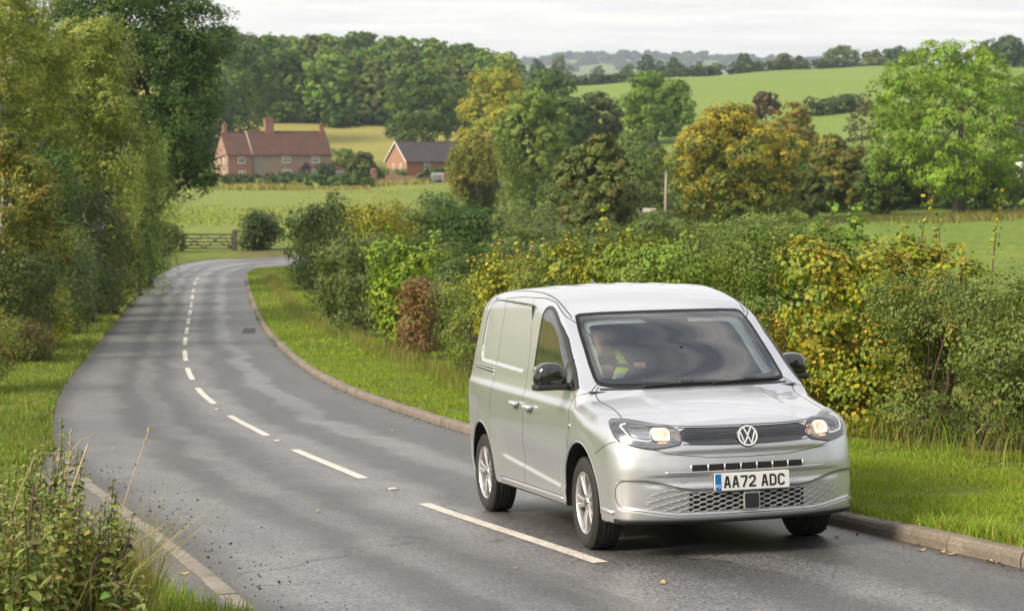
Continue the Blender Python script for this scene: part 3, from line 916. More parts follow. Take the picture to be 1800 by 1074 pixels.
hood_ = (ax_ > -.12) & (CN[:, 2] > .25) & (ay_ < np.interp(ax_, HOOD_X, HOOD_Y)) & (az_ > .865) & ~bump_
sideR = (C[:, 1] < 0) & (CN[:, 1] < -.25)
dF = sideR & in_poly(ax_, az_, DOOR_F) & ~liner
dS = sideR & in_poly(ax_, az_, DOOR_S) & ~dF & ~liner
nose_ = (ax_ > .35) & (az_ >= zb) & ~hood_ & (CN[:, 0] > .5) & (ay_ < .6) & (az_ < .92)
region = np.select([bump_, hood_, dF, dS, nose_], [1, 2, 3, 4, 5], 0)
def van_region(k, name):
    m = keep & (region == k); f = F[m]
    u, inv = np.unique(f, return_inverse=True)
    me = np_mesh(name, P[u], inv.reshape(-1, 4), smooth=True, mi=mat_i[m])
    set_normals(me, N[u])
    return link_mesh(name, me, [M_PAINT, M_LINER, M_TRIM], VAN)
BODY = van_region(0, 'body'); BUMPER = van_region(1, 'front_bumper'); HOOD = van_region(2, 'bonnet')
FDOOR = van_region(3, 'front_door'); SDOOR = van_region(4, 'sliding_door'); NOSE = van_region(5, 'nose_panel')
del P, F, C, CN

# ---- gaps between the panels
mb = MB()
def gap3(pts, w=.007, off=.0015): ribbon(smooth_line(pts, 70), w, off, mb)
def side_line(pts, s=-1, n=70):
    q = smooth_line(pts, n); return van_cast(to3(q, 1), 1, s)[0]
for s in (-1, 1):
    ribbon(side_line([(-.10, 1.10), (-.20, 1.05), (-.215, .85), (-.26, .5), (-.315, .335)], s), .006, .0012, mb)
    ribbon(side_line([(-1.60, 1.79), (-1.50, 1.62), (-1.41, 1.38), (-1.40, 1.09), (-1.42, .85), (-1.47, .6), (-1.455, .345)], s), .006, .0012, mb)
    ribbon(side_line([(-1.60, 1.79), (-1.32, 1.785), (-1.03, 1.735), (-.72, 1.60), (-.40, 1.37), (-.17, 1.180), (-.10, 1.10)], s), .008, .0014, mb)
    ribbon(side_line([(-.315, .335), (-1.455, .345), (-2.21, .345)], s), .006, .0012, mb)
    ribbon(side_line([(-2.40, 1.79), (-2.36, 1.65), (-2.36, 1.27), (-2.345, 1.09), (-2.42, .89), (-2.37, .80)], s), .006, .0012, mb)
    ribbon(side_line([(-1.60, 1.79), (-2.0, 1.80), (-2.40, 1.79)], s), .006, .0012, mb)
    q = np.array([(.68, s * .845, .80), (.63, s * .862, .807), (.464, s * .908, .746), (.36, s * .914, .705)])
    gap3(q, .006)
    q = np.array([(-.13, s * .715, 1.13), (-.10, s * .752, 1.10), (-.05, s * .764, 1.07), (.10, s * .748, 1.035), (.25, s * .735, .998), (.40, s * .742, .965), (.49, s * .757, .943)])
    gap3(q, .008)
    # roof joint above each windscreen pillar
    q = np.array([(-.78, s * .70, 1.65), (-.95, s * .715, 1.72), (-1.2, s * .70, 1.79), (-1.7, s * .69, 1.83), (-2.4, s * .68, 1.84), (-3.0, s * .665, 1.82)])
    gap3(q, .010, .001)
ql = np.stack([np.linspace(-.645, .645, 80), np.interp(np.abs(np.linspace(-.645, .645, 80)), [0, .286, .535, .645], [.678, .683, .712, .746])], 1)
ribbon(van_cast(to3(ql, 0), 0, 1)[0], .005, .0012, mb)
ql = smooth_line([(-.60, .915), (-.45, .892), (0, .889), (.45, .892), (.60, .915)], 70)
ribbon(van_cast(to3(ql, 0), 0, 1)[0], .009, .0012, mb)
mb.build('panel_gaps', M_SEAM, BODY)

# ---- glass
van_patch('windscreen', inset(WS_OUT, .026), 0, 1, M_GLASS, VAN, .004, 12)
FR = van_patch('windscreen_border', WS_OUT, 0, 1, M_FRIT, VAN, .002, 6, WS_IN)
sens = smooth_loop([(-.19, 1.66), (-.19, 1.635), (-.13, 1.575), (-.10, 1.555), (-.02, 1.553), (.02, 1.523), (.06, 1.520), (.09, 1.553), (.15, 1.556), (.17, 1.575), (.165, 1.66)], 70)
SN = van_patch('camera_housing', sens, 0, 1, M_FRIT, VAN, -.004, 6)
tri = smooth_loop([(.035, 1.592), (.005, 1.578), (.065, 1.578)], 20)
van_patch('camera_lens', tri, 0, 1, M_CHROME, SN, -.001, 3)
for s in (-1, 1):
    par = FDOOR if s < 0 else BODY
    van_patch('side_window', WIN_OUT, 1, s, M_SIDEGLASS, par, .003, 10)
    van_patch('window_seal', WIN_OUT, 1, s, M_TRIM, par, .005, 3, WIN_IN, .004)
    mb = MB()
    ribbon(side_line([(-.43, 1.335), (-.415, 1.25), (-.395, 1.12)], s, 20), .045, .007, mb)
    mb.build('quarter_pillar', M_TRIM, par)

# pale pillar trim and roof lining edge seen just inside the windscreen
WS_TR = smooth_loop([(-.645, 1.225), (-.612, 1.575), (-.56, 1.600), (0, 1.605), (.50, 1.600), (.555, 1.565), (.585, 1.225), (.60, 1.200), (.40, 1.178), (0, 1.174), (-.40, 1.178), (-.645, 1.196)], 160)
van_patch('pillar_trim', inset(WS_IN, -.01), 0, 1, M_INTL, VAN, -.030, 4, WS_TR)
# ---- wipers
mb = MB()
for y0, y1, z0, z1 in ((-.42, .20, 1.120, 1.132), (.10, .68, 1.124, 1.140)):
    q = smooth_line([(y0, z0 + .004), ((y0 + y1) / 2, z0 + .022), (y1, z1)], 30)
    ribbon(van_cast(to3(q, 0), 0, 1)[0], np.interp(np.arange(30), [0, 15, 29], [.008, .018, .008]), .018, mb)
    yc = y0 + (y1 - y0) * .52
    q = smooth_line([(yc - .05, z0 + .022), (yc + .05, z0 + .022)], 8)
    ribbon(van_cast(to3(q, 0), 0, 1)[0], .03, .026, mb)
mb.build('windscreen_wipers', M_TRIM, VAN)
mb = MB()
q = np.stack([np.linspace(-.72, .72, 60), np.interp(np.abs(np.linspace(-.72, .72, 60)), [0, .4, .7], [1.121, 1.117, 1.120])], 1)
ribbon(van_cast(to3(q, 0), 0, 1)[0], .022, .003, mb)
mb.build('scuttle', M_TRIM, VAN)

# ---- grille band, emblem, slot
gr = smooth_loop([(-.452, .779), (-.464, .880), (-.25, .874), (0, .873), (.25, .874), (.464, .880), (.452, .779), (.22, .768), (0, .766), (-.22, .768)], 120)
GR = van_patch('grille_band', gr, 0, 1, M_GRILLE, VAN, .003, 6)
mb = MB()
for z in (.795, .812, .829, .846):
    for s in (-1, 1):
        q = smooth_line([(s * .09, z), (s * .27, z), (s * .445, z + .002)], 30)
        ribbon(van_cast(to3(q, 0), 0, 1)[0], .008, .0045, mb)
mb.build('grille_ribs', M_GRILLE, GR)
mb = MB()
for zz in ([(-.464, .884), (-.25, .878), (0, .877), (.25, .878), (.464, .884)], [(-.452, .776), (-.22, .765), (0, .763), (.22, .765), (.452, .776)]):
    q = smooth_line(zz, 60); ribbon(van_cast(to3(q, 0), 0, 1)[0], .007, .005, mb)
mb.build('grille_edging', M_GLOSS, GR)
bc, bn = van_cast(np.array([[0, 0, .814]]), 0, 1, .004)
bc, bn = bc[0], bn[0]; uy = np.cross(bn, [0, 1, 0]); uy /= np.linalg.norm(uy)
if uy[2] < 0: uy = -uy
ux = np.array([0., 1, 0])
Rb = Matrix([[ux[0], uy[0], bn[0]], [ux[1], uy[1], bn[1]], [ux[2], uy[2], bn[2]]])
def disc(prof, n=48):
    b = MB(); b.lathe(prof, n=n); return [Rb @ Vector(v) + Vector(bc) for v in b.v], b.f
mb = MB()
V, Fc = disc([(.0, .012), (.074, .012), (.079, .008), (.080, -.02)]); mb.add(V, Fc, 0, False)
V, Fc = disc([(.0605, .0125), (.0605, .018), (.0705, .018), (.0705, .0125)]); mb.add(V, Fc, 1, False)
o = np.array(bc) + bn * .0125
strokes(mb, [[(-.026, .0535), (0, .004), (.026, .0535)]], .0088, .0055, o, ux, uy, bn, 1)
strokes(mb, [[(-.0535, .0285), (-.0245, -.050), (0, -.003), (.0245, -.050), (.0535, .0285)]], .0088, .0055, o, ux, uy, bn, 1)
mb.build('emblem', [M_NAVY, M_WHITE], VAN)

slot = smooth_loop([(-.578, .592), (-.52, .628), (-.40, .638), (0, .640), (.40, .638), (.52, .628), (.578, .592), (.40, .590), (0, .590), (-.40, .590)], 110)
SL = van_patch('upper_intake', slot, 0, 1, M_PAINT, BUMPER, .002, 5)
dk = smooth_loop([(-.405, .594), (-.405, .636), (0, .638), (.405, .636), (.405, .594), (0, .593)], 110, 0)
van_patch('intake_opening', dk, 0, 1, M_DARK, SL, .003, 5)
mb = MB()
for i in range(8):
    y = -.405 + .81 * i / 7
    q = np.array([(y, .591), (y, .615), (y, .639)])
    ribbon(van_cast(to3(q, 0), 0, 1)[0], .011, .006, mb)
q = smooth_line([(-.578, .589), (-.40, .588), (0, .588), (.40, .588), (.578, .589)], 60)
ribbon(van_cast(to3(q, 0), 0, 1)[0], .010, .008, mb)
mb.build('intake_bars', M_ALLOY, SL)

# ---- number plate
pc = van_cast(np.array([[0, .018, .513]]), 0, 1, .0)[0][0]
po = np.array([pc[0] + .012, .018, .513]); nx = np.array([1., 0, 0]); py = np.array([0., 1, 0]); pz = np.array([0., 0, 1])
mb = MB()
mb.rbox(po, (.006, .272, .0585), .008, 0, axis=0)
mb.box(po + nx * .0052 + py * -.2465, (.0014, .0225, .0560), 1)
ch, cw, st = .079, .050, .0125
hw, hh = (cw - st) / 2, (ch - st) / 2
GL = {'A': [[(-hw, -hh - st / 2), (0 - .004, hh), (.004, hh), (hw, -hh - st / 2)], [(-hw * .62, -.014), (hw * .62, -.014)]],
      '7': [[(-hw - st / 2, hh), (hw, hh), (hw, hh - .012), (-.006, -hh - st / 2)]],
      '2': [[(-hw, hh - .016), (-hw, hh - .008), (-hw + .008, hh), (hw - .008, hh), (hw, hh - .008), (hw, .010), (hw - .010, -.004), (-hw, -hh + .004), (-hw, -hh)], [(-hw - st / 2, -hh), (hw + st / 2, -hh)]],
      'D': [[(-hw, -hh), (-hw, hh), (hw - .012, hh), (hw, hh - .012), (hw, -hh + .012), (hw - .012, -hh), (-hw, -hh)]],
      'C': [[(hw, hh - .017), (hw, hh - .010), (hw - .010, hh), (-hw + .010, hh), (-hw, hh - .010), (-hw, -hh + .010), (-hw + .010, -hh), (hw - .010, -hh), (hw, -hh + .010), (hw, -hh + .017)]],
      'R': [[(-hw, -hh), (-hw, hh), (hw, hh), (hw, .003), (-hw, .003)], [(0, .003), (hw, -hh)]]}
cx = -.1815
for chh in 'AA72 ADC':
    if chh == ' ': cx += .030; continue
    strokes(mb, GL[chh], st, .0018, po + nx * .006 + py * cx, py, pz, nx, 2)
    cx += .0605
for k, g in enumerate('RD'):
    segs = [[(x * .28, y * .28) for x, y in sg] for sg in GL[g]]
    strokes(mb, segs, .0035, .0010, po + nx * .0066 + py * (-.2565 + k * .019) + pz * -.027, py, pz, nx, 3)
mb.build('number_plate', [M_PLATE, M_BLUE, M_INK, M_WHITE], VAN)

# ---- lower grille: dark opening, wavy silver lattice, radar cover, outline
def gz_top(y): return .526 - .070 * (1 - sstep(.36, .74, np.abs(y)))
def gz_bot(y): return .308 + .046 * sstep(.45, .86, np.abs(y))
ys_ = np.linspace(-.415, .415, 60)
lp = np.vstack([np.stack([ys_, gz_top(ys_) - .010], 1), np.stack([ys_[::-1], gz_bot(ys_[::-1]) + .012], 1)])
LG = van_patch('lower_grille', smooth_loop(lp, 130, 0), 0, 1, M_DARK, BUMPER, .002, 6)
mb = MB()
rows = 8
for k in range(rows):
    f = k / (rows - 1)
    yext = .74 - .13 * (f if f > .35 else .35)  if True else .7
    y = np.linspace(-yext, yext, 190)
    zz = gz_bot(y) + .016 + (gz_top(y) - gz_bot(y) - .030) * f
    per = .092
    wv = np.cos(2 * PI * y / per + (PI if k % 2 else 0))
    wv = np.clip(wv * 1.5, -1, 1)
    zz = zz + wv * (.0062)
    wdt = np.where(np.abs(y) > yext - .12, .0045, .0062)
    ribbon(van_cast(to3(np.stack([y, zz], 1), 0), 0, 1)[0], wdt, .008, mb)
mb.build('lattice', simple('lattice_silver', (.44, .445, .455), .5, metal=.45), LG)
mb = MB()
out = []
yy = np.linspace(-.862, .862, 120)
top = np.stack([yy, gz_top(yy) + .012], 1); bot = np.stack([yy[::-1], gz_bot(yy[::-1]) - .012], 1)
lo = smooth_loop(np.vstack([top[2:-2], [(.868, .50)], [(.868, .40)], bot[2:-2], [(-.868, .40)], [(-.868, .50)]]), 260, 2)
lo = np.vstack([lo, lo[:1]])
ribbon(van_cast(to3(lo, 0), 0, 1)[0], .006, .0015, mb)
mb.build('grille_surround_gap', M_SEAM, LG)
rc = van_cast(np.array([[0, .018, .378]]), 0, 1, .0)[0][0]
mb = MB(); mb.rbox(rc + np.array([.012, 0, 0]), (.012, .053, .053), .012, 0, axis=0); mb.rbox(rc + np.array([.012, 0, 0]), (.010, .060, .060), .014, 1, axis=0)
mb.build('radar_cover', [M_GRILLE, M_ALLOY], LG)
for (y, z, r) in ((-.74, .557, .011), (-.30, .512, .011), (.34, .506, .011), (.50, .508, .011), (.74, .557, .011), (-.455, .533, .027)):
    c_, n_ = van_cast(np.array([[0, y, z]]), 0, 1, .0); n_ = n_[0]
    q = Vector(n_).to_track_quat('Z', 'Y').to_matrix()
    b = MB(); b.lathe([(0, .0012), (r * .88, .0012), (r * .90, -.002), (r * .97, -.002), (r, .0012), (r * 1.02, -.004)], n=24)
    m2 = MB(); m2.add([q @ Vector(v) + Vector(c_[0]) for v in b.v], b.f, 0, False)
    m2.build('parking_sensor' if r < .02 else 'towing_eye_cover', M_PAINT, BUMPER)
# black lip below the bumper
mb = MB()
q = smooth_line([(-.868, .262), (-.5, .254), (0, .252), (.5, .254), (.868, .262)], 80)
ribbon(van_cast(to3(q, 0), 0, 1)[0], .030, .008, mb)
mb.build('chin_lip', M_TRIM, BUMPER)
for s in (-1, 1):
    mb = MB(); ribbon(np.array([(.60, s * .86, .318), (.52, s * .89, .320), (.44, s * .90, .332)]), .022, .012, mb)
    mb.build('arch_deflector', M_PAINT, BUMPER)

# rolled lips round the wheel arches
for ax0 in (0.0, RAX):
    for s in (-1, 1):
        g = np.radians(np.linspace(-9 if ax0 < -1 else -14, 189, 90))
        q = np.stack([ax0 + .4035 * np.cos(g), np.zeros(90), .345 + .4035 / .96 * np.sin(g)], 1)
        q = q[q[:, 2] > .285]
        q[:, 1] = s * (van_S(q[:, 0], q[:, 2]) - .012)
        mb = MB(); mb.tube(q, .0115, 8, 0, True); mb.build('arch_lip', M_PAINT, BUMPER if False else BODY)
# ---- headlights
def hl_pt(poly, s): return np.array([(y * -s, z) for y, z in poly])
for s in (-1, 1):
    loop = hl_pt(HL, s) if s > 0 else HL.copy()
    base = van_patch('headlight', loop, 0, 1, simple('headlight_housing', (.20, .205, .21), .16, metal=.85) if s < 0 else bpy.data.materials['headlight_housing'], VAN, .002, 9)
    def hp(poly, name, mat, off, n=50, it=1, rings=5):
        l = smooth_loop(poly, n, it)
        if s > 0: l = l * np.array([-1, 1])
        return van_patch(name, l, 0, 1, mat, base, off, rings, None, .004)
    hp([(-.775, .905), (-.655, .897), (-.635, .873), (-.655, .812), (-.675, .805), (-.765, .822)], 'main_reflector', simple('dim_reflector', (.42, .43, .46), .25, metal=.9) if s < 0 else bpy.data.materials['dim_reflector'], .004)
    mb = MB()
    def hr(pts, w, off, n=26):
        q = smooth_line(pts, n)
        if s > 0: q = q * np.array([-1, 1])
        ribbon(van_cast(to3(q, 0), 0, 1)[0], w, off, mb)
    hr([(-.800, .896), (-.785, .908), (-.758, .912)], .016, .007)
    hr([(-.800, .898), (-.790, .86), (-.768, .818), (-.735, .811), (-.665, .800), (-.648, .812)], .0085, .007)
    mb.build('daytime_strip', M_DRL, base)
    hp([(-.640, .884), (-.545, .884), (-.525, .868), (-.532, .808), (-.545, .803), (-.625, .806), (-.640, .820)], 'dipped_beam', M_LAMP, .005, 50, 1)
    hp([(-.605, .872), (-.555, .872), (-.540, .856), (-.546, .824), (-.60, .822), (-.612, .836)], 'beam_reflector', M_LAMP2, .007, 40, 1)
    hp([(-.592, .853), (-.574, .853), (-.570, .840), (-.580, .832), (-.594, .838)], 'bulb', M_LAMP, .0095, 20, 1, 3)
    hp([(-.620, .793), (-.555, .795), (-.553, .784), (-.615, .782)], 'indicator', M_LAMP2, .005, 24, 1, 3)
    mb = MB(); rg = np.random.default_rng(5)
    for i in range(26):
        yq, zq = -.52 + rg.random() * .055, .805 + rg.random() * .062
        q = np.array([(yq, zq), (yq + .0035, zq)])
        if s > 0: q = q * np.array([-1, 1])
        ribbon(van_cast(to3(q, 0), 0, 1)[0], .0045, .006, mb)
    mb.build('reflector_beads', M_LAMP2, base)
    mb = MB(); q = np.vstack([loop, loop[:1]])
    ribbon(van_cast(to3(q, 0), 0, 1)[0], .009, .006, mb); mb.build('headlight_gasket', M_GLOSS, base)
    van_patch('lens', loop, 0, 1, M_LENS, base, .016, 9)

# ---- handles, rail, lock, sills
for s in (-1, 1):
    for x, z, par in ((-1.60, .966, SDOOR), (-1.215, .952, FDOOR)):
        p = par if s < 0 else BODY
        cup = smooth_loop([(x + .075 * math.cos(a), z + .058 * math.sin(a)) for a in np.linspace(0, 2 * PI, 24, endpoint=False)], 40, 0)
        h = van_patch('door_handle', cup, 1, s, simple('handle_cup', (.36, .36, .36), .35, metal=.5) if (s < 0 and x < -1.4) else bpy.data.materials['handle_cup'], p, .0015, 5)
        c_ = van_cast(np.array([[x, 0, z]]), 1, s, 0)[0][0]
        mb = MB(); q = [c_ + np.array([dx, s * o, 0]) for dx, o in ((-.088, .006), (-.075, .026), (-.04, .038), (.04, .038), (.075, .026), (.088, .006))]
        mb.tube(q, [.012, .019, .022, .022, .019, .012], 10)
        mb.build('grip', M_PAINT, h)
    rail = smooth_loop([(-3.02, 1.243), (-3.0, 1.205), (-2.385, 1.172), (-2.385, 1.218)], 60, 0)
    if s < 0:
        RL = van_patch('door_rail', rail, 1, s, M_SEAM, BODY, .001, 4)
        mb = MB()
        for f in (.0, .45, 1.0):
            a = np.array([(-3.02, 1.245), (-2.385, 1.220)]); b = np.array([(-3.0, 1.203), (-2.385, 1.170)])
            ribbon(side_line(a * (1 - f) + b * f, s, 30), .010 if f != .45 else .014, .004, mb)
        mb.build('rail_edges', M_ALLOY, RL)
    c_ = van_cast(np.array([[-.19, 0, .86]]), 1, s, 0)[0][0]
    if s < 0:
        mb = MB(); mb.rbox(c_ + np.array([0, -.003, 0]), (.013, .005, .020), .010, 0, axis=1); mb.build('side_emblem', M_CHROME, FDOOR)
    mb = MB(); ribbon(side_line([(-.36, .318), (-1.2, .322), (-2.16, .325)], s, 50), .030, .010, mb); mb.build('sill_strip', M_PAINT, BODY)
# blanked-window edge shade, drawn as a dark strip along the top
mb = MB()
ribbon(side_line([(-2.868, 1.40), (-2.866, 1.70), (-2.82, 1.783), (-2.2, 1.762), (-1.70, 1.740)], -1, 90), .008, .002, mb)
mb.build('window_blank_shade', M_SEAM, BODY)

# ---- aerial
mb = MB()
ac = van_cast(np.array([[-2.35, 0, 0]]), 2, 1, 0)[0][0]
V = []
for i, (dx, w, h) in enumerate(((.05, .004, .004), (.02, .018, .012), (-.03, .020, .030), (-.075, .014, .050), (-.10, .006, .054), (-.108, .003, .02), (-.108, .003, 0))):
    for k in range(8):
        a = PI * k / 7
        V.append((ac[0] + dx, w * math.cos(a), ac[2] - .004 + h * math.sin(a) ** .7))
mb.add(V, [[j * 8 + k, j * 8 + k + 1, (j + 1) * 8 + k + 1, (j + 1) * 8 + k] for j in range(6) for k in range(7)], 0, True)
mb.build('roof_aerial', M_GRILLE, VAN)

# ---- door mirrors
for s in (-1, 1):
    M = VAN
    mb = MB()
    c = np.array([-.32, -1.025, 1.230]) if s < 0 else np.array([-.60, .985, 1.225]); V = []; nu, nv = 28, 16
    for j in range(nv + 1):
        ph = -PI / 2 + PI * j / nv
        for i in range(nu):
            th = 2 * PI * i / nu
            f = lambda t, e: math.copysign(abs(t) ** e, t)
            yv = f(math.cos(th), .55) * f(math.cos(ph), .55) * .122
            xv = f(math.sin(th), .8) * f(math.cos(ph), .6)
            zv = f(math.sin(ph), .65) * .092
            xv = xv * (.085 if xv > 0 else .045)
            yv *= 1 - .10 * (zv / .1) - (.10 * max(0, xv / .085))
            zv -= .020 * (abs(yv) / .12) ** 2 * (1 if zv > 0 else .2)
            V.append(c + np.array([xv - .15 * s * yv * -1 * 0, yv, zv]))
    F_ = [[j * nu + i, j * nu + (i + 1) % nu, (j + 1) * nu + (i + 1) % nu, (j + 1) * nu + i] for j in range(nv) for i in range(nu)]
    mb.add(V, F_, 0, True)
    mir = mb.build('door_mirror', M_GLOSS, VAN)
    mb = MB()
    mb.rbox(c + np.array([.005, s * .002, -.088]), (.070, .122, .022), .02, 0, axis=2)
    mb.tube([c + np.array([0.0, -s * .08, -.085]), c + np.array([.03, -s * .14, -.088]), c + np.array([.06, -s * .19, -.092])], [.030, .028, .030], 10)
    mb.build('mirror_arm', M_TRIM, mir)
    mb = MB(); mb.rbox(c + np.array([-.046, 0, .0]), (.004, .100, .070), .03, 0, axis=0); mb.build('mirror_glass', M_CHROME, mir)

# ---- wheels
def make_wheel():
    b = MB()
    b.lathe([(.214, .086), (.222, .098), (.240, .103), (.285, .104), (.306, .098), (.318, .086), (.3235, .060), (.3260, .0), (.3235, -.060), (.318, -.086), (.300, -.100), (.24, -.103), (.214, -.09)], axis='y', n=72)
    for r in (.25, .272, .294):
        b.lathe([(r - .002, .1035), (r, .1062), (r + .002, .1035)], axis='y', n=72)
    for k in range(64):                    # tread blocks at the shoulders
        a = 2 * PI * k / 64
        for sgn in (1, -1):
            R = Matrix.Rotation(a, 3, 'Y')
            b.box(R @ Vector((.3215, sgn * .074, 0)), (.0035, .014, .0105), 0, R)
    for yy in (-.03, 0, .03):
        b.lathe([(.3262, yy - .008), (.3285, yy - .006), (.3285, yy + .006), (.3262, yy + .008)], axis='y', n=72)
    r = MB()
    r.lathe([(.200, -.06), (.205, .06), (.207, .080), (.212, .096), (.219, .098), (.222, .092), (.222, .07)], axis='y', n=72)
    for k in range(10):
        a = 2 * PI * (k // 2) / 5 + (.165 if k % 2 else -.165) + PI / 10
        V = []
        for f, w, y, th, sk in ((.028, .015, .074, .03, 0), (.075, .014, .082, .03, .0), (.14, .0155, .088, .03, .0), (.206, .021, .090, .03, 0)):
            for dx, dy in ((-w, -th), (-w, -.006), (-w * .55, 0), (w * .55, 0), (w, -.006), (w, -th)):
                aa = a + (0.10 if k % 2 else -.10) * (f / .2 - .5) * 0
                V.append(Vector((f * math.cos(aa) - dx * math.sin(aa), y + dy, f * math.sin(aa) + dx * math.cos(aa))))
        r.add(V, [[j * 6 + i, j * 6 + i + 1, (j + 1) * 6 + i + 1, (j + 1) * 6 + i] for j in range(3) for i in range(5)], 0, False)
    r.lathe([(0, .088), (.022, .088), (.031, .085), (.050, .078), (.058, .06), (.060, .03)], axis='y', n=40)
    h = MB(); h.lathe([(0, .0915), (.024, .0910), (.027, .086)], axis='y', n=32)
    for k in range(5):
        a = 2 * PI * k / 5 + PI / 10 + .63
        h.lathe([(0, .085), (.007, .085), (.009, .070)], c=(.044 * math.cos(a), 0, .044 * math.sin(a)), axis='y', n=10)
    d = MB(); d.lathe([(0, .0), (.150, .0), (.155, -.006), (.155, -.02), (0, -.02)], axis='y', n=48)
    d.lathe([(.155, -.03), (.206, -.03)], axis='y', n=48, m=1)
    d.box((.12, .005, .05), (.035, .03, .055), 1)
    return [('tyre', b, [M_TYRE]), ('rim', r, [M_ALLOY]), ('hub_cap', h, [M_GRILLE]), ('brake_disc', d, [simple('disc_steel', (.25, .24, .23), .4, metal=.9), M_LINER])]
WME = [(n, b.mesh(n), m) for n, b, m in make_wheel()]
for n, me, m in WME:
    for q in m: me.materials.append(q)
for x in (0.0, RAX):
    for s in (-1, 1):
        w = bpy.data.objects.new('wheel', None); COL.objects.link(w); w.parent = VAN
        w.location = (x, s * .795, .328)
        w.rotation_euler = (0, .35 + x, 0 if s > 0 else PI)
        if x == 0.0: w.rotation_euler = (0, .35, (0 if s > 0 else PI) - .035)
        for n, me, m in WME:
            o = bpy.data.objects.new(n, me); COL.objects.link(o); o.parent = w

# ---- cab interior
mb = MB()
V = []; prof = [(-.02, 1.105), (-.16, 1.125), (-.30, 1.115), (-.40, 1.08), (-.46, 1.0), (-.44, .85), (-.36, .62), (-.3, .40)]
yy = np.linspace(-.80, .80, 24)
for x, z in prof:
    for y in yy:
        bulge = .035 * math.exp(-((y + .37) / .17) ** 2) if -.45 < x < -.1 and z > 1.0 else 0
        V.append((x - .10 * y * y, y, z + bulge))
n = len(yy)
mb.add(V, [[j * n + i, j * n + i + 1, (j + 1) * n + i + 1, (j + 1) * n + i] for j in range(len(prof) - 1) for i in range(n - 1)], 0, True)
mb.build('dashboard', M_INT, VAN)
for y in (-.37, .37):
    mb = MB()
    mb.rbox((-.98, y, .72), (.26, .25, .08), .09, 0, axis=2)
    mb.rbox((-1.26, y, 1.03), (.075, .245, .33), .11, 0, R=None, axis=0)
    mb.rbox((-1.30, y, 1.46), (.05, .13, .085), .06, 0, axis=0)
    mb.tube([(-1.30, y - .06, 1.34), (-1.30, y - .06, 1.42)], .008); mb.tube([(-1.30, y + .06, 1.34), (-1.30, y + .06, 1.42)], .008)
    mb.build('seat', M_SEAT, VAN)
mb = MB()
mb.box((-1.50, 0, 1.05), (.012, .80, .68), 0); mb.box((-.75, 0, .36), (.85, .80, .02), 0)
mb.build('bulkhead', M_INT, VAN)
mb = MB()
q = []
for s in (-1, 1):
    mb.tube([(-1.36, s * .76, 1.05), (-1.40, s * .70, 1.45), (-1.42, s * .60, 1.70)], [.06, .05, .05], 8)
    mb.box((-.92, s * .840, .78), (.38, .02, .30), 0)
mb.box((-1.22, 0, 1.70), (.26, .58, .012), 0)
mb.build('cab_trim', M_INTL, VAN)
WC = Vector((-.60, -.37, 1.105)); WR = Matrix.Rotation(math.radians(-28), 3, 'Y')     # steering wheel
mb = MB()
ring = [WC + WR @ Vector((0, .185 * math.cos(a), .185 * math.sin(a))) for a in np.linspace(0, 2 * PI, 41)]
mb.tube(ring, .0155, 10, 0, False)
for a in (0.0, PI, -PI / 2):
    mb.tube([WC + WR @ Vector((.02, .05 * math.cos(a), .05 * math.sin(a))), WC + WR @ Vector((0, .18 * math.cos(a), .18 * math.sin(a)))], .016, 8)
mb.rbox(WC + WR @ Vector((.02, 0, 0)), (.03, .075, .06), .03, 0, R=WR, axis=0)
mb.tube([WC + WR @ Vector((.03, 0, 0)), WC + WR @ Vector((.28, 0, -.02))], [.04, .05], 10)
mb.build('steering_wheel', M_INT, VAN)
# underside pan, dark axle tubes and hidden floor
mb = MB(); mb.box((-1.37, 0, .275), (.90, .74, .02), 0); mb.tube([(RAX, -.7, .30), (RAX, .7, .30)], .05); mb.tube([(0, -.7, .30), (0, .7, .30)], .04)
mb.box((.45, 0, .27), (.30, .45, .02), 0)
mb.build('undertray', M_DARK, VAN)

# ================================================================== DRIVER
M_SKIN = simple('skin', (.55, .35, .26), .55, var=.12, scale=30)
M_SHIRT = simple('dark_shirt', (.018, .019, .023), .9)
M_VEST = simple('hi_vis_vest', (.70, 1.0, .05), .7, var=.08, scale=20)
M_TAPE = simple('reflective_tape', (.45, .47, .46), .35)
M_HAIR = simple('dark_hair', (.018, .013, .010), .7)
DRV = empty('person', (0, 0, 0), 0, 'driver in a yellow hi-vis vest gripping the steering wheel behind the windscreen', 'person')
DRV.matrix_world = VAN_M @ Matrix.Translation((-1.0, -.37, .80))
def skinned(name, verts, edges, radii, mats, parent, levels=2, root=0, pick=None):
    me = bpy.data.meshes.new(name); me.from_pydata(verts, edges, [])
    o = bpy.data.objects.new(name, me); COL.objects.link(o)
    o.modifiers.new('skin', 'SKIN').use_smooth_shade = True
    for i, r in enumerate(radii):
        r = r if isinstance(r, tuple) else (r, r)
        me.skin_vertices[0].data[i].radius = r
    me.skin_vertices[0].data[root].use_root = True
    m = o.modifiers.new('sub', 'SUBSURF'); m.levels = m.render_levels = levels
    dg = bpy.context.evaluated_depsgraph_get()
    ev = bpy.data.meshes.new_from_object(o.evaluated_get(dg))
    o.modifiers.clear(); o.data = ev
    ev.materials.clear()
    for q in mats: ev.materials.append(q)
    if pick:
        for p in ev.polygons: p.material_index = pick(p.center)
    for p in ev.polygons: p.use_smooth = True
    o.parent = parent
    return o
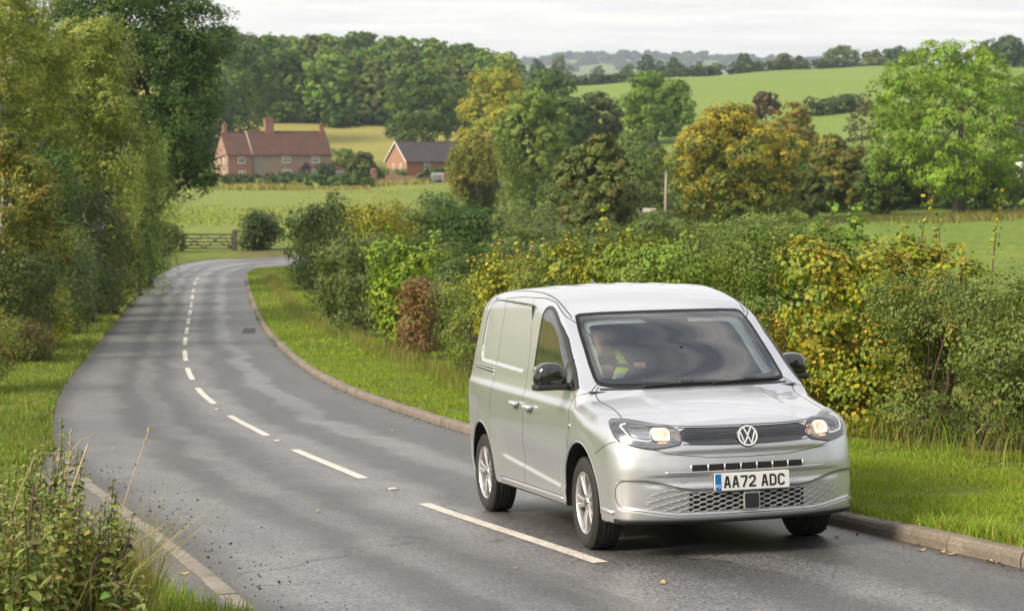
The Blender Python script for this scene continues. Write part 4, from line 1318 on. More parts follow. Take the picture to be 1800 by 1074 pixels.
# local frame: x forward, y left, z up, origin on the seat cushion
hl, hr = Vector((.385, .130, .455)), Vector((.370, -.120, .445))       # hands on the rim
bv = [(-.06, 0, .02), (-.10, 0, .18), (-.13, 0, .34), (-.13, 0, .47), (-.115, 0, .545), (-.085, 0, .60), (-.055, 0, .67), (-.05, 0, .755),   # 0-7 pelvis..head
      (-.12, .17, .475), (-.02, .245, .27), (.20, .215, .34), (.335, .150, .435),       # 8-11 left arm
      (-.12, -.17, .475), (-.02, -.245, .27), (.20, -.205, .33), (.320, -.140, .425),   # 12-15 right arm
      (.06, .10, .0), (.36, .13, .06), (.06, -.10, .0), (.36, -.13, .06), (.52, .12, -.30), (.52, -.12, -.30)]
be = [(0, 1), (1, 2), (2, 3), (3, 4), (4, 5), (5, 6), (6, 7), (3, 8), (8, 9), (9, 10), (10, 11), (3, 12), (12, 13), (13, 14), (14, 15), (0, 16), (16, 17), (17, 20), (0, 18), (18, 19), (19, 21)]
br = [(.15, .17), (.15, .16), (.15, .13), (.12, .10), (.062, .062), (.065, .075), (.082, .098), (.078, .092),
      .068, .052, .042, .030, .068, .052, .042, .030, .085, .062, .085, .062, .045, .045]
def pick(c):
    if c.z > .53 and abs(c.y) < .14: return 1
    return 0
skinned('body', bv, be, br, [M_SHIRT, M_SKIN], DRV, 2, 0, pick)
# face: nose, ears, eyes, brows, mouth
hx = .042
mb = MB(); mb.tube([(hx - .012, 0, .735), (hx + .006, 0, .705), (hx + .018, 0, .685), (hx - .002, 0, .676)], [.008, .011, .015, .010], 8); mb.build('nose', M_SKIN, DRV)
for s in (-1, 1):
    mb = MB(); mb.tube([(-.06, s * .086, .735), (-.066, s * .094, .715), (-.056, s * .088, .685)], [.012, .018, .010], 8); mb.build('ear', M_SKIN, DRV)
    mb = MB(); mb.tube([(hx - .018, s * .045, .720), (hx - .004, s * .030, .721), (hx - .008, s * .018, .719)], [.005, .007, .004], 6); mb.build('eye', M_HAIR, DRV)
    mb = MB(); mb.tube([(hx - .020, s * .050, .742), (hx - .002, s * .030, .748), (hx - .004, s * .016, .744)], .005, 6); mb.build('eyebrow', M_HAIR, DRV)
mb = MB(); mb.tube([(hx - .016, -.026, .643), (hx + .002, 0, .645), (hx - .016, .026, .643)], .005, 6); mb.build('mouth', simple('lips', (.30, .13, .10), .5), DRV)
mb = MB(); V = []; nu, nv = 20, 8
for j in range(nv + 1):
    ph = (PI / 2) * j / nv
    for i in range(nu):
        th = 2 * PI * i / nu
        front = max(0, math.cos(th))
        zlow = .725 + .045 * front - .05 * max(0, -math.cos(th))
        z = zlow + (.858 - zlow) * math.sin(ph)
        r = math.cos(ph) ** .75
        V.append((-.058 + .104 * r * math.cos(th), .091 * r * math.sin(th), z))
mb.add(V, [[j * nu + i, j * nu + (i + 1) % nu, (j + 1) * nu + (i + 1) % nu, (j + 1) * nu + i] for j in range(nv) for i in range(nu)], 0, True)
mb.build('hair', M_HAIR, DRV)
# vest: two front panels and a back following the chest
mb = MB()
for s in (-1, 1):
    V = []; rowz = np.linspace(.08, .52, 12); m = 9
    for z in rowz:
        for i in range(m):
            f = i / (m - 1)
            inn = .022 if z < .34 else .022 + .10 * (z - .34) / .18
            y = s * (inn + (.205 - .05 * max(0, (z - .40) / .12) - inn) * f)
            x = .062 - .30 * max(0, (abs(y) - .06)) ** 1.35 - .02 - (.055 * max(0, (z - .36) / .16))
            x += -.02 if z < .2 else 0
            V.append((x, y, z))
    mb.add(V, [[j * m + i, j * m + i + 1, (j + 1) * m + i + 1, (j + 1) * m + i] for j in range(11) for i in range(m - 1)], 0, True)
    mb.m[-len(range(11 * (m - 1))):] = [1 if j in (2, 7) else 0 for j in range(11) for i in range(m - 1)]
    mb.tube([(-.045, s * .135, .50), (-.12, s * .125, .555), (-.19, s * .13, .50)], [.03, .028, .03], 10)
    mb.tube([(-.19, s * .10, .50), (-.25, s * .10, .30), (-.22, s * .10, .08)], [.05, .08, .09], 10)
mb.build('vest', [M_VEST, M_TAPE], DRV)
# hands: palm plus five fingers curled round the rim
for s, wr, hc in ((1, Vector(bv[11]), hl), (-1, Vector(bv[15]), hr)):
    V = [wr, wr.lerp(hc, .55) + Vector((.01, 0, .012)), hc + Vector((.01, 0, .018))]; E = [(0, 1), (1, 2)]; R = [.028, (.040, .024), (.042, .020)]
    for k in range(4):
        b = hc + Vector((.012, s * (.030 - .020 * k), .020 - .003 * abs(k - 1.2)))
        L = (.9, 1.0, .95, .75)[k]
        i0 = len(V)
        V += [b, b + Vector((.030 * L, 0, .004)), b + Vector((.046 * L, 0, -.020)), b + Vector((.030 * L, 0, -.040))]
        E += [(2, i0), (i0, i0 + 1), (i0 + 1, i0 + 2), (i0 + 2, i0 + 3)]
        R += [.0105, .0098, .0090, .0080]
    i0 = len(V); b = wr.lerp(hc, .7) + Vector((0, -s * .026, -.002))
    V += [b, b + Vector((.020, -s * .022, -.010)), b + Vector((.040, -s * .024, -.020))]
    E += [(1, i0), (i0, i0 + 1), (i0 + 1, i0 + 2)]; R += [.013, .011, .009]
    skinned('hand', [tuple(v) for v in V], E, R, [M_SKIN], DRV, 1, 0)
# ================================================================== FOLIAGE
def leaf_material(name, trans=.22, rough=.5, spec=.25):
    t = NT(name)
    at = t.node('VertexColor', {'layer_name': 'Col'}).outputs['Color']
    b = t.n.new('ShaderNodeBsdfPrincipled'); t.put(b.inputs['Base Color'], at); b.inputs['Roughness'].default_value = rough; b.inputs['Specular IOR Level'].default_value = spec
    tr = t.node('BsdfTranslucent', Color=t.mix(1.0, at, (1.25, 1.2, .7), 'MULTIPLY'))
    mx = t.n.new('ShaderNodeMixShader'); mx.inputs[0].default_value = trans
    t.t.links.new(b.outputs[0], mx.inputs[1]); t.t.links.new(tr.outputs[0], mx.inputs[2]); t.t.links.new(mx.outputs[0], t.out.inputs[0])
    return t.mat
M_LEAF = leaf_material('leaves')
M_GRASS = leaf_material('grass_blades', .35, .6, .2)
def bark(name, a, b_, s=6):
    t = NT(name); p = t.obj(); f = t.noise(p, s, 6, .7, .4)
    c = t.mix(t.ramp(f, [(.35, 0), (.62, 1)]), a, b_)
    bb = t.bsdf(Base__Color=c, Roughness=.9); t.put(bb.inputs['Normal'], t.bump(f, .6, .03)); return t.mat
M_BARK = bark('bark', (.035, .028, .020), (.10, .085, .065))
M_BIRCH = bark('birch_bark', (.10, .09, .08), (.55, .52, .46), 3)
M_TWIG = bark('twig_bark', (.06, .035, .025), (.13, .09, .06), 20)

def unit(v): return v / (np.linalg.norm(v, axis=-1, keepdims=True) + 1e-9)

def leaf_geo(rg, P, N, size, col, aspect=.62, hang=0.0, oval=False):
    """one small flat leaf (or leaf spray) per point"""
    n = len(P)
    r = unit(rg.normal(size=(n, 3)))
    if hang > 0: r = unit(r * (1 - hang) + np.array([0, 0, -1.0]) * hang)
    T = unit(r - N * (r * N).sum(1, keepdims=True)); B = np.cross(N, T)
    s = np.broadcast_to(np.asarray(size, float), (n,))[:, None]
    if oval:
        pts = [T * s * .5, T * s * .18 + B * s * aspect * .48, -T * s * .22 + B * s * aspect * .46, -T * s * .5, -T * s * .22 - B * s * aspect * .46, T * s * .18 - B * s * aspect * .48]
        fold = [0, .10, .10, 0, .10, .10]
    else:
        pts = [T * s * .5, B * s * aspect * .5, -T * s * .5, -B * s * aspect * .5]; fold = [0, .06, 0, .06]
    k = len(pts)
    V = np.stack([P + q + N * s * f for q, f in zip(pts, fold)], 1).reshape(-1, 3)
    F = np.arange(n * k).reshape(n, k)
    return V, F, np.repeat(col, k, 0)

ALB = np.array([1.30, 1.42, 1.0])
def pick_cols(rg, pal, n, jit=.18):
    """pal: list of (weight, colour)"""
    wts = np.array([w for w, c in pal], float); wts /= wts.sum()
    c = np.array([c for w, c in pal])[rg.choice(len(pal), n, p=wts)]
    return np.clip(c * ALB * (1 + rg.normal(0, jit, (n, 1))) * (1 + rg.normal(0, jit * .35, (n, 3))), .004, .9)

def crown_points(rg, lobes, nclump, nleaf, clump_r, inner=.25, zmin=None):
    """lobes (m,6): clump centres over the lobes, then leaves over each clump's outer side"""
    L = np.array(lobes, float); wt = (L[:, 3] * L[:, 4] + L[:, 4] * L[:, 5] + L[:, 3] * L[:, 5]); wt /= wt.sum()
    li = rg.choice(len(L), nclump, p=wt)
    d = unit(rg.normal(size=(nclump, 3)))
    fr = np.where(rg.random(nclump) < inner, rg.uniform(.35, .8, nclump), rg.uniform(.82, 1.04, nclump))
    C = L[li, :3] + d * L[li, 3:] * fr[:, None]
    # drop clumps buried in another lobe
    deep = np.zeros(nclump, bool)
    for l in L:
        q = (((C - l[:3]) / l[3:]) ** 2).sum(1); deep |= q < .62
    keep = ~deep | (rg.random(nclump) < .10)
    if zmin is not None: keep &= C[:, 2] > zmin
    C = C[keep]; d = unit(d[keep] * (1 / L[li[keep], 3:]) * L[li[keep], 3:].mean(1, keepdims=True))
    m = len(C); cr = clump_r * rg.uniform(.6, 1.35, m)
    out = unit(d * .75 + np.array([0, 0, .55]))
    ll = unit(rg.normal(size=(m, nleaf, 3)) * .9 + out[:, None, :] * .75)
    rad = rg.uniform(.55, 1.06, (m, nleaf, 1))
    P = C[:, None, :] + ll * rad * cr[:, None, None] * np.array([1.15, 1.15, .8])
    N = unit(d[:, None, :] * .75 + ll * .55 + np.array([0, 0, .25]) + rg.normal(size=ll.shape) * .33)
    return C, out, P.reshape(-1, 3), N.reshape(-1, 3), np.repeat(np.arange(m), nleaf), m

def crown_mesh(rg, name, lobes, nclump, nleaf, leaf, clump_r, pal, inner=.25, aspect=.62, oval=False, zmin=None, jit=.16, clump_mix=.75, tip=None, extra=None):
    C, out, P, N, ci, m = crown_points(rg, lobes, nclump, nleaf, clump_r, inner, zmin)
    cc = pick_cols(rg, pal, m, jit)
    lc = pick_cols(rg, pal, len(P), jit)
    col = cc[ci] * clump_mix + lc * (1 - clump_mix)
    if tip is not None:                                   # outer shoots that have turned colour
        z0, z1 = C[:, 2].min(), C[:, 2].max(); w = np.clip((C[:, 2] - z0) / (z1 - z0 + 1e-6) * .75 + tip[1], 0, .85)
        gold = (rg.random(m) < w)[ci]; rel = unit(P - C[ci]); wl = np.where(gold, np.clip(.55 + .6 * (rel * unit(out + np.array([0, 0, .4]))[ci]).sum(1), 0, 1), .06)
        wl = (rg.random(len(P)) < wl) * rg.uniform(.6, 1.0, len(P))
        col = col * (1 - wl[:, None]) + np.array(tip[0]) * (1 + rg.normal(0, .2, (len(P), 1))) * wl[:, None]
    V, F, c = leaf_geo(rg, P, N, leaf * rg.uniform(.6, 1.35, len(P)), col, aspect, 0, oval)
    if extra is not None:
        V2, F2, c2 = extra; F = np.vstack([F, F2 + len(V)]); V = np.vstack([V, V2]); c = np.vstack([c, c2])
    return np_mesh(name, V, F, c)

def weep_mesh(rg, name, lobes, nstr, leaf, pal, length, per=26, spread=.12, jit=.15, aspect=.4, inner=.3):
    """hanging strands"""
    g = 36; C0, out0, _, _, _, m0 = crown_points(rg, lobes, max(20, nstr // g), 1, .1, inner)
    C = np.repeat(C0, g, 0) + rg.normal(0, .14, (m0 * g, 3)) * length * np.array([1, 1, .55]); out = unit(np.repeat(out0, g, 0) + rg.normal(0, .25, (m0 * g, 3))); m = m0 * g
    Ls = length * rg.uniform(.35, 1.25, m)
    tt = rg.random((m, per)) ** .9
    sway = rg.normal(0, .18, (m, 1, 2))
    outxy = out[:, None, :2] * .35
    P = np.empty((m, per, 3))
    bowl = np.sqrt(np.minimum(tt * 2.2, 1))[..., None]
    P[..., :2] = C[:, None, :2] + (outxy * bowl + sway * tt[..., None] ** 1.5) * Ls[:, None, None] * .55 + rg.normal(0, spread, (m, per, 2))
    P[..., 2] = C[:, None, 2] - tt * Ls[:, None] + .18 * Ls[:, None] * np.sin(np.minimum(tt * 4, PI))* .5 + rg.normal(0, spread, (m, per))
    cc = np.repeat(pick_cols(rg, pal, m0, jit), g, 0); col = np.repeat(cc, per, 0) * .75 + pick_cols(rg, pal, m * per, jit) * .25
    N = unit(np.repeat(out, per, 0) * .8 + rg.normal(size=(m * per, 3)) * .7 + np.array([0, 0, .25]))
    V, F, c = leaf_geo(rg, P.reshape(-1, 3), N, leaf * rg.uniform(.6, 1.3, m * per), col, aspect, .55)
    return V, F, c

def trunk_mb(rg, h, r, lobes, nl=6, lean=(0, 0), mb=None, sub=2):
    mb = mb or MB()
    top = np.array([lean[0], lean[1], h])
    n = 9; ax = []
    for i in range(n):
        f = i / (n - 1); ax.append(np.array([lean[0] * f ** 1.3 + rg.normal(0, r * .25) * (0 < i), lean[1] * f ** 1.3 + rg.normal(0, r * .25) * (0 < i), h * f - .15 * (i == 0)]))
    rr = [r * (1.45 if i == 0 else 1.0) * (1 - .78 * (i / (n - 1))) for i in range(n)]
    mb.tube(ax, rr, 9)
    L = list(lobes); 
    for k in range(nl):
        l = L[k % len(L)]; i = int(rg.integers(2, n - 2)); st = ax[i]
        en = np.array(l[:3]) + rg.normal(0, .45, 3) * np.array(l[3:6])
        mid = st * .5 + en * .5 + np.array([0, 0, .06 * np.linalg.norm(en - st)])
        r0 = rr[i] * .55
        mb.tube([st, st * .7 + mid * .3, mid, mid * .4 + en * .6, en], [r0, r0 * .85, r0 * .6, r0 * .4, r0 * .12], 6)
        for q in range(sub):
            e2 = en + rg.normal(0, .55, 3) * np.array(l[3:6]) * .9; b = mid * .6 + en * .4
            mb.tube([b, (b + e2) / 2 + np.array([0, 0, .2]), e2], [r0 * .38, r0 * .25, r0 * .08], 5)
    return mb

def blob_lobes(rg, w, d, h, z0, n=9, shape='round'):
    """a crown of width w, depth d from z0 up to h: a core with many boughs bulging from it"""
    L = []; H = h - z0; cz = z0 + H * .50
    L.append((0, 0, cz, w * .31, d * .31, H * .36))
    n = int(n * 2.6); ph = rg.uniform(0, 6.28)
    for k in range(n):
        a = rg.uniform(0, 2 * PI); e = -1.0 + 2.0 * (k + rg.uniform(0, 1)) / n
        rr = (1 - abs(e) ** 2.4) ** .5 if e > 0 else (1 - .40 * e * e)
        rr *= rg.uniform(.86, 1.08); s = rg.uniform(.095, .165)
        L.append((math.cos(a) * rr * w * .355, math.sin(a) * rr * d * .355, cz + e * H * .40 + rg.normal(0, .015) * H, w * s, d * s, max(H * s * .70, w * s * .55)))
    for k in range(3):
        s = rg.uniform(.10, .14); L.append((rg.uniform(-.13, .13) * w, rg.uniform(-.1, .1) * d, h - H * s * .75 - rg.uniform(0, .04) * H, w * s, d * s, H * s * .8))
    return L

DKGREEN = [(3, (.030, .062, .013)), (2, (.045, .085, .016)), (1, (.065, .10, .018))]
MIDGREEN = [(3, (.060, .105, .018)), (2, (.085, .13, .022)), (1, (.11, .14, .026))]
YGREEN = [(3, (.13, .185, .020)), (2, (.17, .21, .026)), (1, (.10, .15, .020))]
GOLD = [(3, (.245, .215, .026)), (2, (.185, .195, .026)), (1, (.29, .22, .028))]
AMBER = [(3, (.070, .095, .016)), (2, (.11, .12, .018)), (1, (.16, .14, .02))]
ORANGE = [(3, (.24, .155, .030)), (3, (.18, .15, .03)), (2, (.12, .125, .028))]
OLIVE = [(3, (.078, .095, .028)), (2, (.10, .118, .032)), (1, (.060, .080, .024))]
WILLOW = [(3, (.135, .180, .052)), (2, (.165, .205, .058)), (1, (.105, .15, .044))]
BIRCHY = [(3, (.20, .215, .050)), (2, (.16, .185, .046)), (1, (.27, .25, .04))]
GREYGR = [(3, (.075, .100, .040)), (2, (.10, .125, .050)), (1, (.06, .08, .032))]
RUST = [(3, (.15, .078, .042)), (2, (.11, .075, .040)), (1, (.19, .11, .05))]
PURPLE = [(3, (.085, .055, .045)), (2, (.105, .075, .05))]
HAZEL = [(2.2, (.28, .23, .022)), (.8, (.32, .19, .026)), (4, (.16, .185, .024)), (3, (.085, .125, .026)), (.35, (.27, .13, .03))]
HAWTH = [(3, (.070, .095, .028)), (2, (.095, .125, .036)), (1, (.13, .14, .035)), (.4, (.20, .15, .04))]
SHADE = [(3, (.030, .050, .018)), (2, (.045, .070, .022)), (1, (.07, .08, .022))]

_seed = [100]
def tree(name, u, Y, v_top, w_px, pal, label, cat='tree', group=None, d_ratio=.9, z0f=.12, nclump=420, nleaf=22, leaf=None, clump=None, n_lobes=10,
         shape='round', mat=M_BARK, weep=0, trunk_r=None, tip=None, oval=False, aspect=.62, nl=7, base=None, inner=.22, clump_mix=.75, sink=0.0, lean=(0, 0)):
    _seed[0] += 1; rg = np.random.default_rng(_seed[0])
    X, Y, z = spot(u, Y) if base is None else base
    h = z_at(v_top, Y) - z; w = w_px * Y / FPX
    e = empty(name, (X, Y, z - sink), rg.uniform(-.3, .3), label, cat, group)
    lobes = blob_lobes(rg, w, w * d_ratio, h, h * z0f, n_lobes, shape)
    fine = .66 if Y > 80 else .8
    nleaf = int(nleaf * (1.75 if Y > 80 else 1.35)); clump = (clump or w * .085) * .58
    if not weep: nclump = int(nclump * 2.3); nleaf = int(nleaf * .55)
    leaf = (leaf or max(.07, min(.0016 * Y, w * .06))) * fine; clump = clump or w * .085
    if weep:
        ex = weep_mesh(rg, 'crown', lobes, int(nclump * .75), leaf, pal, weep * .8, nleaf, spread=leaf * .6, aspect=aspect, inner=.2)
        me = crown_mesh(rg, 'crown', lobes, int(nclump * .9), int(nleaf * .8), leaf, clump * 1.1, pal, inner, aspect, oval, None, .16, clump_mix, tip, ex)
    else:
        me = crown_mesh(rg, 'crown', lobes, nclump, nleaf, leaf, clump, pal, inner, aspect, oval, None, .16, clump_mix, tip)
    link_mesh('crown', me, M_LEAF, e)
    trunk_mb(rg, h * .72, trunk_r or max(.12, w * .028), lobes, nl, lean).build('trunk', mat, e)
    return e

# ------------------------------------------------ right-hand roadside hedge, shrub by shrub
_hb = np.array([hit(*p)[:2] for p in [(1990, 850), (1800, 832), (1650, 812), (1490, 792)]] + [hit(*p)[:2] for p in [(835, 702), (760, 662), (640, 618), (520, 556), (487, 510), (470, 487)]])
HEDGE = smooth_path(_hb, .1, 2)
def hedge_at(u, back=0.9):
    uu = np.array([CX + FPX * x / (y * CP + (CAMZ - 4) * SP) for x, y in HEDGE]); i = int(np.argmin(np.abs(uu - u)))
    a, b = HEDGE[max(i - 4, 0)], HEDGE[min(i + 4, len(HEDGE) - 1)]; tt = (b - a) / np.linalg.norm(b - a)
    n = np.array([tt[1], -tt[0]])
    if n[0] < 0: n = -n
    k = HEDGE[i] + n * back
    sh = (u - (CX + FPX * k[0] / (k[1] * CP + 4.4 * SP))) * k[1] / FPX
    # slide along the hedge until the column agrees again
    k = k + tt * sh / (tt[0] if abs(tt[0]) > .25 else (.25 if tt[0] > 0 else -.25))
    return k[0], k[1], stand(k[0], k[1])

def shoots(rg, tops, pal, leaf, oval=True, per=34, base_drop=.9):
    """leafy upright shoots standing out of the top of a shrub: (x,y,z_base,height)"""
    Vs, Fs, Cs = [], [], []; mb = MB(); o = 0
    for (x, y, z0, hh) in tops:
        lx, ly = rg.normal(0, .10, 2) * hh
        path = [np.array([x + lx * f ** 1.6, y + ly * f ** 1.6, z0 + hh * f]) for f in np.linspace(0, 1, 7)]
        mb.tube(path, np.linspace(.012, .003, 7) * (1 if leaf < .09 else 1.3), 5)
        n = per; f = rg.uniform(.12, 1.0, n) ** .8
        P = np.stack([x + lx * f ** 1.6, y + ly * f ** 1.6, z0 + hh * f], 1)
        a = rg.uniform(0, 2 * PI, n); rr = leaf * rg.uniform(.4, 1.5, n) * (1.25 - f * .5)
        P += np.stack([np.cos(a) * rr, np.sin(a) * rr, rg.normal(0, .02, n)], 1)
        N = unit(np.stack([np.cos(a) * .6, np.sin(a) * .6, np.full(n, .7)], 1) + rg.normal(size=(n, 3)) * .45)
        V, F, c = leaf_geo(rg, P, N, leaf * rg.uniform(.7, 1.25, n), pick_cols(rg, pal, n, .2), .78, 0, oval)
        Vs.append(V); Fs.append(F + o); Cs.append(c); o += len(V)
    return (np.vstack(Vs), np.vstack(Fs), np.vstack(Cs)), mb

def shrub(name, u, v_top, w_px, pal, label, leaf=.055, nclump=420, nleaf=50, clump=.24, depth=1.9, back=1.0, cat='shrub', group='shrubs of the roadside hedge', oval=False,
          shoot=0, shoot_h=.8, shoot_pal=None, tip=None, aspect=.62, stems=9, z0=.05, clump_mix=.6, base=None, inner=.30, shoot_px=None, shoot_leaf=None):
    _seed[0] += 1; rg = np.random.default_rng(_seed[0])
    X, Y, z = hedge_at(u, back) if base is None else base
    h = z_at(v_top, Y) - z; w = w_px * Y / FPX * (1.12 if base is None else 1.0)
    e = empty(name, (X, Y, z), 0, label, cat, group)
    L = [(0, 0, h * .48, w * .40, depth * .40, h * .44)]
    n = 11
    for k in range(n):
        fx = rg.uniform(-1, 1); fz = rg.uniform(.10, .82)
        L.append((fx * w * .36, rg.uniform(-.35, .35) * depth, h * fz, w * rg.uniform(.16, .25), depth * rg.uniform(.2, .32), h * rg.uniform(.12, .19)))
    for k in range(4):
        L.append(((k - 1.5) * w * .25, rg.uniform(-.25, .15) * depth, h * rg.uniform(.78, .88), w * .17, depth * .22, h * .13))
    ex = None; smb = None
    if shoot:
        tops = [(rg.uniform(-.45, .45) * w, rg.uniform(-.3, .3) * depth, h * rg.uniform(.74, .9), shoot_h * rg.uniform(.5, 1.15)) for _ in range(shoot)]
        for (pu, pv) in (shoot_px or []):
            xx = x_at(pu, Y, z + h) - X; hh = z_at(pv, Y) - z
            tops.append((xx, 0, h * .72, hh - h * .72))
        ex, smb = shoots(rg, tops, shoot_pal or pal, shoot_leaf or leaf * 1.15, oval)
    me = crown_mesh(rg, 'leaves', L, nclump, nleaf, leaf, clump, pal, inner, aspect, oval, z0, .2, clump_mix, tip, ex)
    link_mesh('leaves', me, M_LEAF, e)
    mb = smb or MB()
    for k in range(stems):
        x0 = rg.uniform(-.38, .38) * w; y0 = rg.uniform(-.25, .25) * depth
        x1, y1 = x0 + rg.normal(0, .16) * w, y0 + rg.normal(0, .2) * depth; hh = h * rg.uniform(.5, .92)
        pts = [np.array([x0 + (x1 - x0) * f + rg.normal(0, .03), y0 + (y1 - y0) * f + rg.normal(0, .03), -.05 + hh * f]) for f in np.linspace(0, 1, 6)]
        mb.tube(pts, np.linspace(.028, .006, 6) * rg.uniform(.5, 1.3), 6)
        for q in range(3):
            b = pts[int(rg.integers(1, 5))]; en = b + np.array([rg.normal(0, .22), rg.normal(-.1, .25), rg.uniform(.05, .5)])
            mb.tube([b, (b + en) / 2 + rg.normal(0, .03, 3), en], [.010, .007, .003], 5)
    # dead stems sticking out at the foot
    for k in range(14):
        x0 = rg.uniform(-.5, .5) * w; y0 = -depth * rg.uniform(.25, .5)
        en = np.array([x0 + rg.normal(0, .18), y0 - rg.uniform(-.1, .22), rg.uniform(.25, .75)])
        mb.tube([(x0, y0, -.03), ((x0 + en[0]) / 2 + rg.normal(0, .04), (y0 + en[1]) / 2, en[2] * .55), en], [.007, .005, .002], 5)
    mb.build('stems', M_TWIG, e)
    return e

shrub('hawthorn_shrub', 1905, 480, 250, HAWTH, 'grey-green hawthorn shrub ending the roadside hedge at the picture edge', .048, 520, 55, .20, 2.0)
shrub('hawthorn_shrub', 1755, 482, 230, HAWTH, 'grey-green small-leaved hawthorn shrub right of the yellow hazel', .042, 620, 58, .18, 1.9, inner=.25)
shrub('hazel_shrub', 1615, 430, 290, HAZEL, 'big yellow and orange leaved hazel shrub with tall shoots in the hedge', .054, 680, 52, .21, 1.9, inner=.3, oval=True, aspect=.8, shoot=9, shoot_h=.55, clump_mix=.35,
      shoot_px=[(1612, 322), (1744, 330), (1545, 430), (1655, 385), (1690, 430), (1580, 395)], shoot_leaf=.058)
shrub('beech_shrub', 1478, 560, 220, [(2, (.25, .17, .03)), (3, (.12, .135, .026)), (1, (.19, .11, .03)), (1, (.30, .22, .03))], 'low orange-brown beech shrub between the van mirror and the yellow hazel', .06, 380, 44, .20, 1.7, back=.6)
shrub('hazel_shrub', 1500, 400, 165, [(3, (.085, .145, .022)), (2, (.12, .18, .03)), (1, (.15, .17, .03))], 'tall fresh green hazel shrub left of the yellow hazel', .08, 300, 36, .24, 1.7, back=1.7, oval=True, aspect=.8, shoot=7, shoot_h=.6, shoot_px=[(1450, 352), (1500, 355)])
shrub('hawthorn_shrub', 1385, 385, 235, [(3, (.072, .105, .026)), (2, (.10, .14, .034)), (1, (.14, .15, .035))], 'mid green hawthorn shrub rising behind the windscreen of the van', .045, 620, 58, .20, 2.0, shoot=8, shoot_h=.35)
shrub('maple_shrub', 1235, 425, 200, [(3, (.095, .145, .022)), (2, (.14, .175, .026)), (1, (.075, .11, .022))], 'bright green maple shrub directly behind the van roof, right of its middle', 0.058, 630, 44, .24, 1.9, shoot=8, shoot_h=.5, oval=True, aspect=.8, shoot_px=[(1200, 402), (1210, 440)])
shrub('maple_shrub', 1085, 420, 175, [(3, (.15, .165, .024)), (2, (.10, .135, .024)), (1, (.27, .20, .03))], 'yellow-green maple shrub with golden tips behind the roof aerial', 0.062, 600, 40, .25, 1.9, shoot=9, shoot_h=.6, oval=True, aspect=.8, shoot_px=[(1048, 372), (1078, 388), (1140, 405)])
shrub('hawthorn_shrub', 990, 445, 130, HAWTH, 'dull green hawthorn shrub between two yellowish maples behind the van roof', .06, 360, 44, .24, 1.9, back=1.4, shoot=5, shoot_h=.4)
shrub('maple_shrub', 915, 455, 120, [(3, (.21, .20, .026)), (2, (.13, .16, .026)), (1, (.30, .23, .03))], 'small bright yellow maple shrub above the back of the van', 0.062, 495, 38, .24, 1.8, shoot=8, shoot_h=.7, oval=True, aspect=.8, shoot_px=[(898, 415), (935, 425)])
shrub('hawthorn_shrub', 858, 470, 120, [(3, (.10, .13, .03)), (2, (.15, .16, .03)), (1, (.075, .10, .028))], 'olive green hawthorn shrub beside the rear corner of the van', .06, 340, 44, .26, 1.9)
shrub('blackthorn_shrub', 795, 425, 115, GREYGR, 'grey-green blackthorn shrub right of the rusty brown bramble', .07, 420, 48, .28, 2.0)
shrub('bramble_bush', 722, 490, 48, RUST, 'rusty brown withered bramble bush in the hedge', .085, 260, 36, .26, 1.5, back=.6, cat='bush')
shrub('maple_shrub', 700, 425, 105, YGREEN, 'yellow-green maple shrub leaning over the rusty brown bramble', .10, 360, 38, .32, 2.0, shoot=6, shoot_h=.7, oval=True, aspect=.8)
shrub('blackthorn_shrub', 625, 420, 105, GREYGR, 'pale grey-green blackthorn shrub left of the yellow-green maple', .10, 420, 42, .36, 2.2, shoot=5, shoot_h=.7)
shrub('privet_shrub', 572, 420, 78, OLIVE, 'olive privet shrub with brown foot on the outside of the bend', .12, 360, 40, .40, 2.4, back=1.2)
shrub('elder_shrub', 528, 356, 72, GREYGR, 'tall grey-green elder shrub near the far end of the hedge', .14, 320, 40, .5, 2.6, back=1.4, shoot=5, shoot_h=1.2)
shrub('holly_shrub', 494, 388, 58, DKGREEN, 'dark green holly shrub ending the hedge at the road bend', .15, 300, 40, .5, 3.0, back=1.4, shoot=3, shoot_h=1.0, cat='shrub')

# second row, between the roadside hedge and the meadow
def free_shrub(name, u, Y, v_top, w_px, pal, label, **k):
    X, Y, z = spot(u, Y); return shrub(name, u, v_top, w_px, pal, label, base=(X, Y, z), **k)
G2 = 'bushes behind the roadside hedge'
free_shrub('field_bush', 655, 112, 362, 110, GOLD, 'golden green bush standing behind the roadside hedge', leaf=.22, nclump=240, nleaf=36, clump=.7, depth=4, group=G2, cat='bush', shoot=4, shoot_h=1.0)
free_shrub('field_bush', 590, 118, 378, 70, MIDGREEN, 'mid green bush between the grey elder and the golden bush', leaf=.22, nclump=220, nleaf=36, clump=.7, depth=4, group=G2, cat='bush')
free_shrub('field_bush', 735, 118, 366, 95, OLIVE, 'olive bush next to the golden bush behind the hedge', leaf=.22, nclump=240, nleaf=36, clump=.7, depth=4, group=G2, cat='bush')
free_shrub('field_bush', 815, 105, 366, 95, DKGREEN, 'dark feathery bush below the yellowish weeping willow', leaf=.22, nclump=260, nleaf=36, clump=.7, depth=4, group=G2, cat='bush', shoot=4, shoot_h=1.0)
free_shrub('field_bush', 770, 175, 344, 46, DKGREEN, 'small rounded dark bush alone by the farm wall', leaf=.30, nclump=150, nleaf=34, clump=.8, depth=3, group=G2, cat='bush')
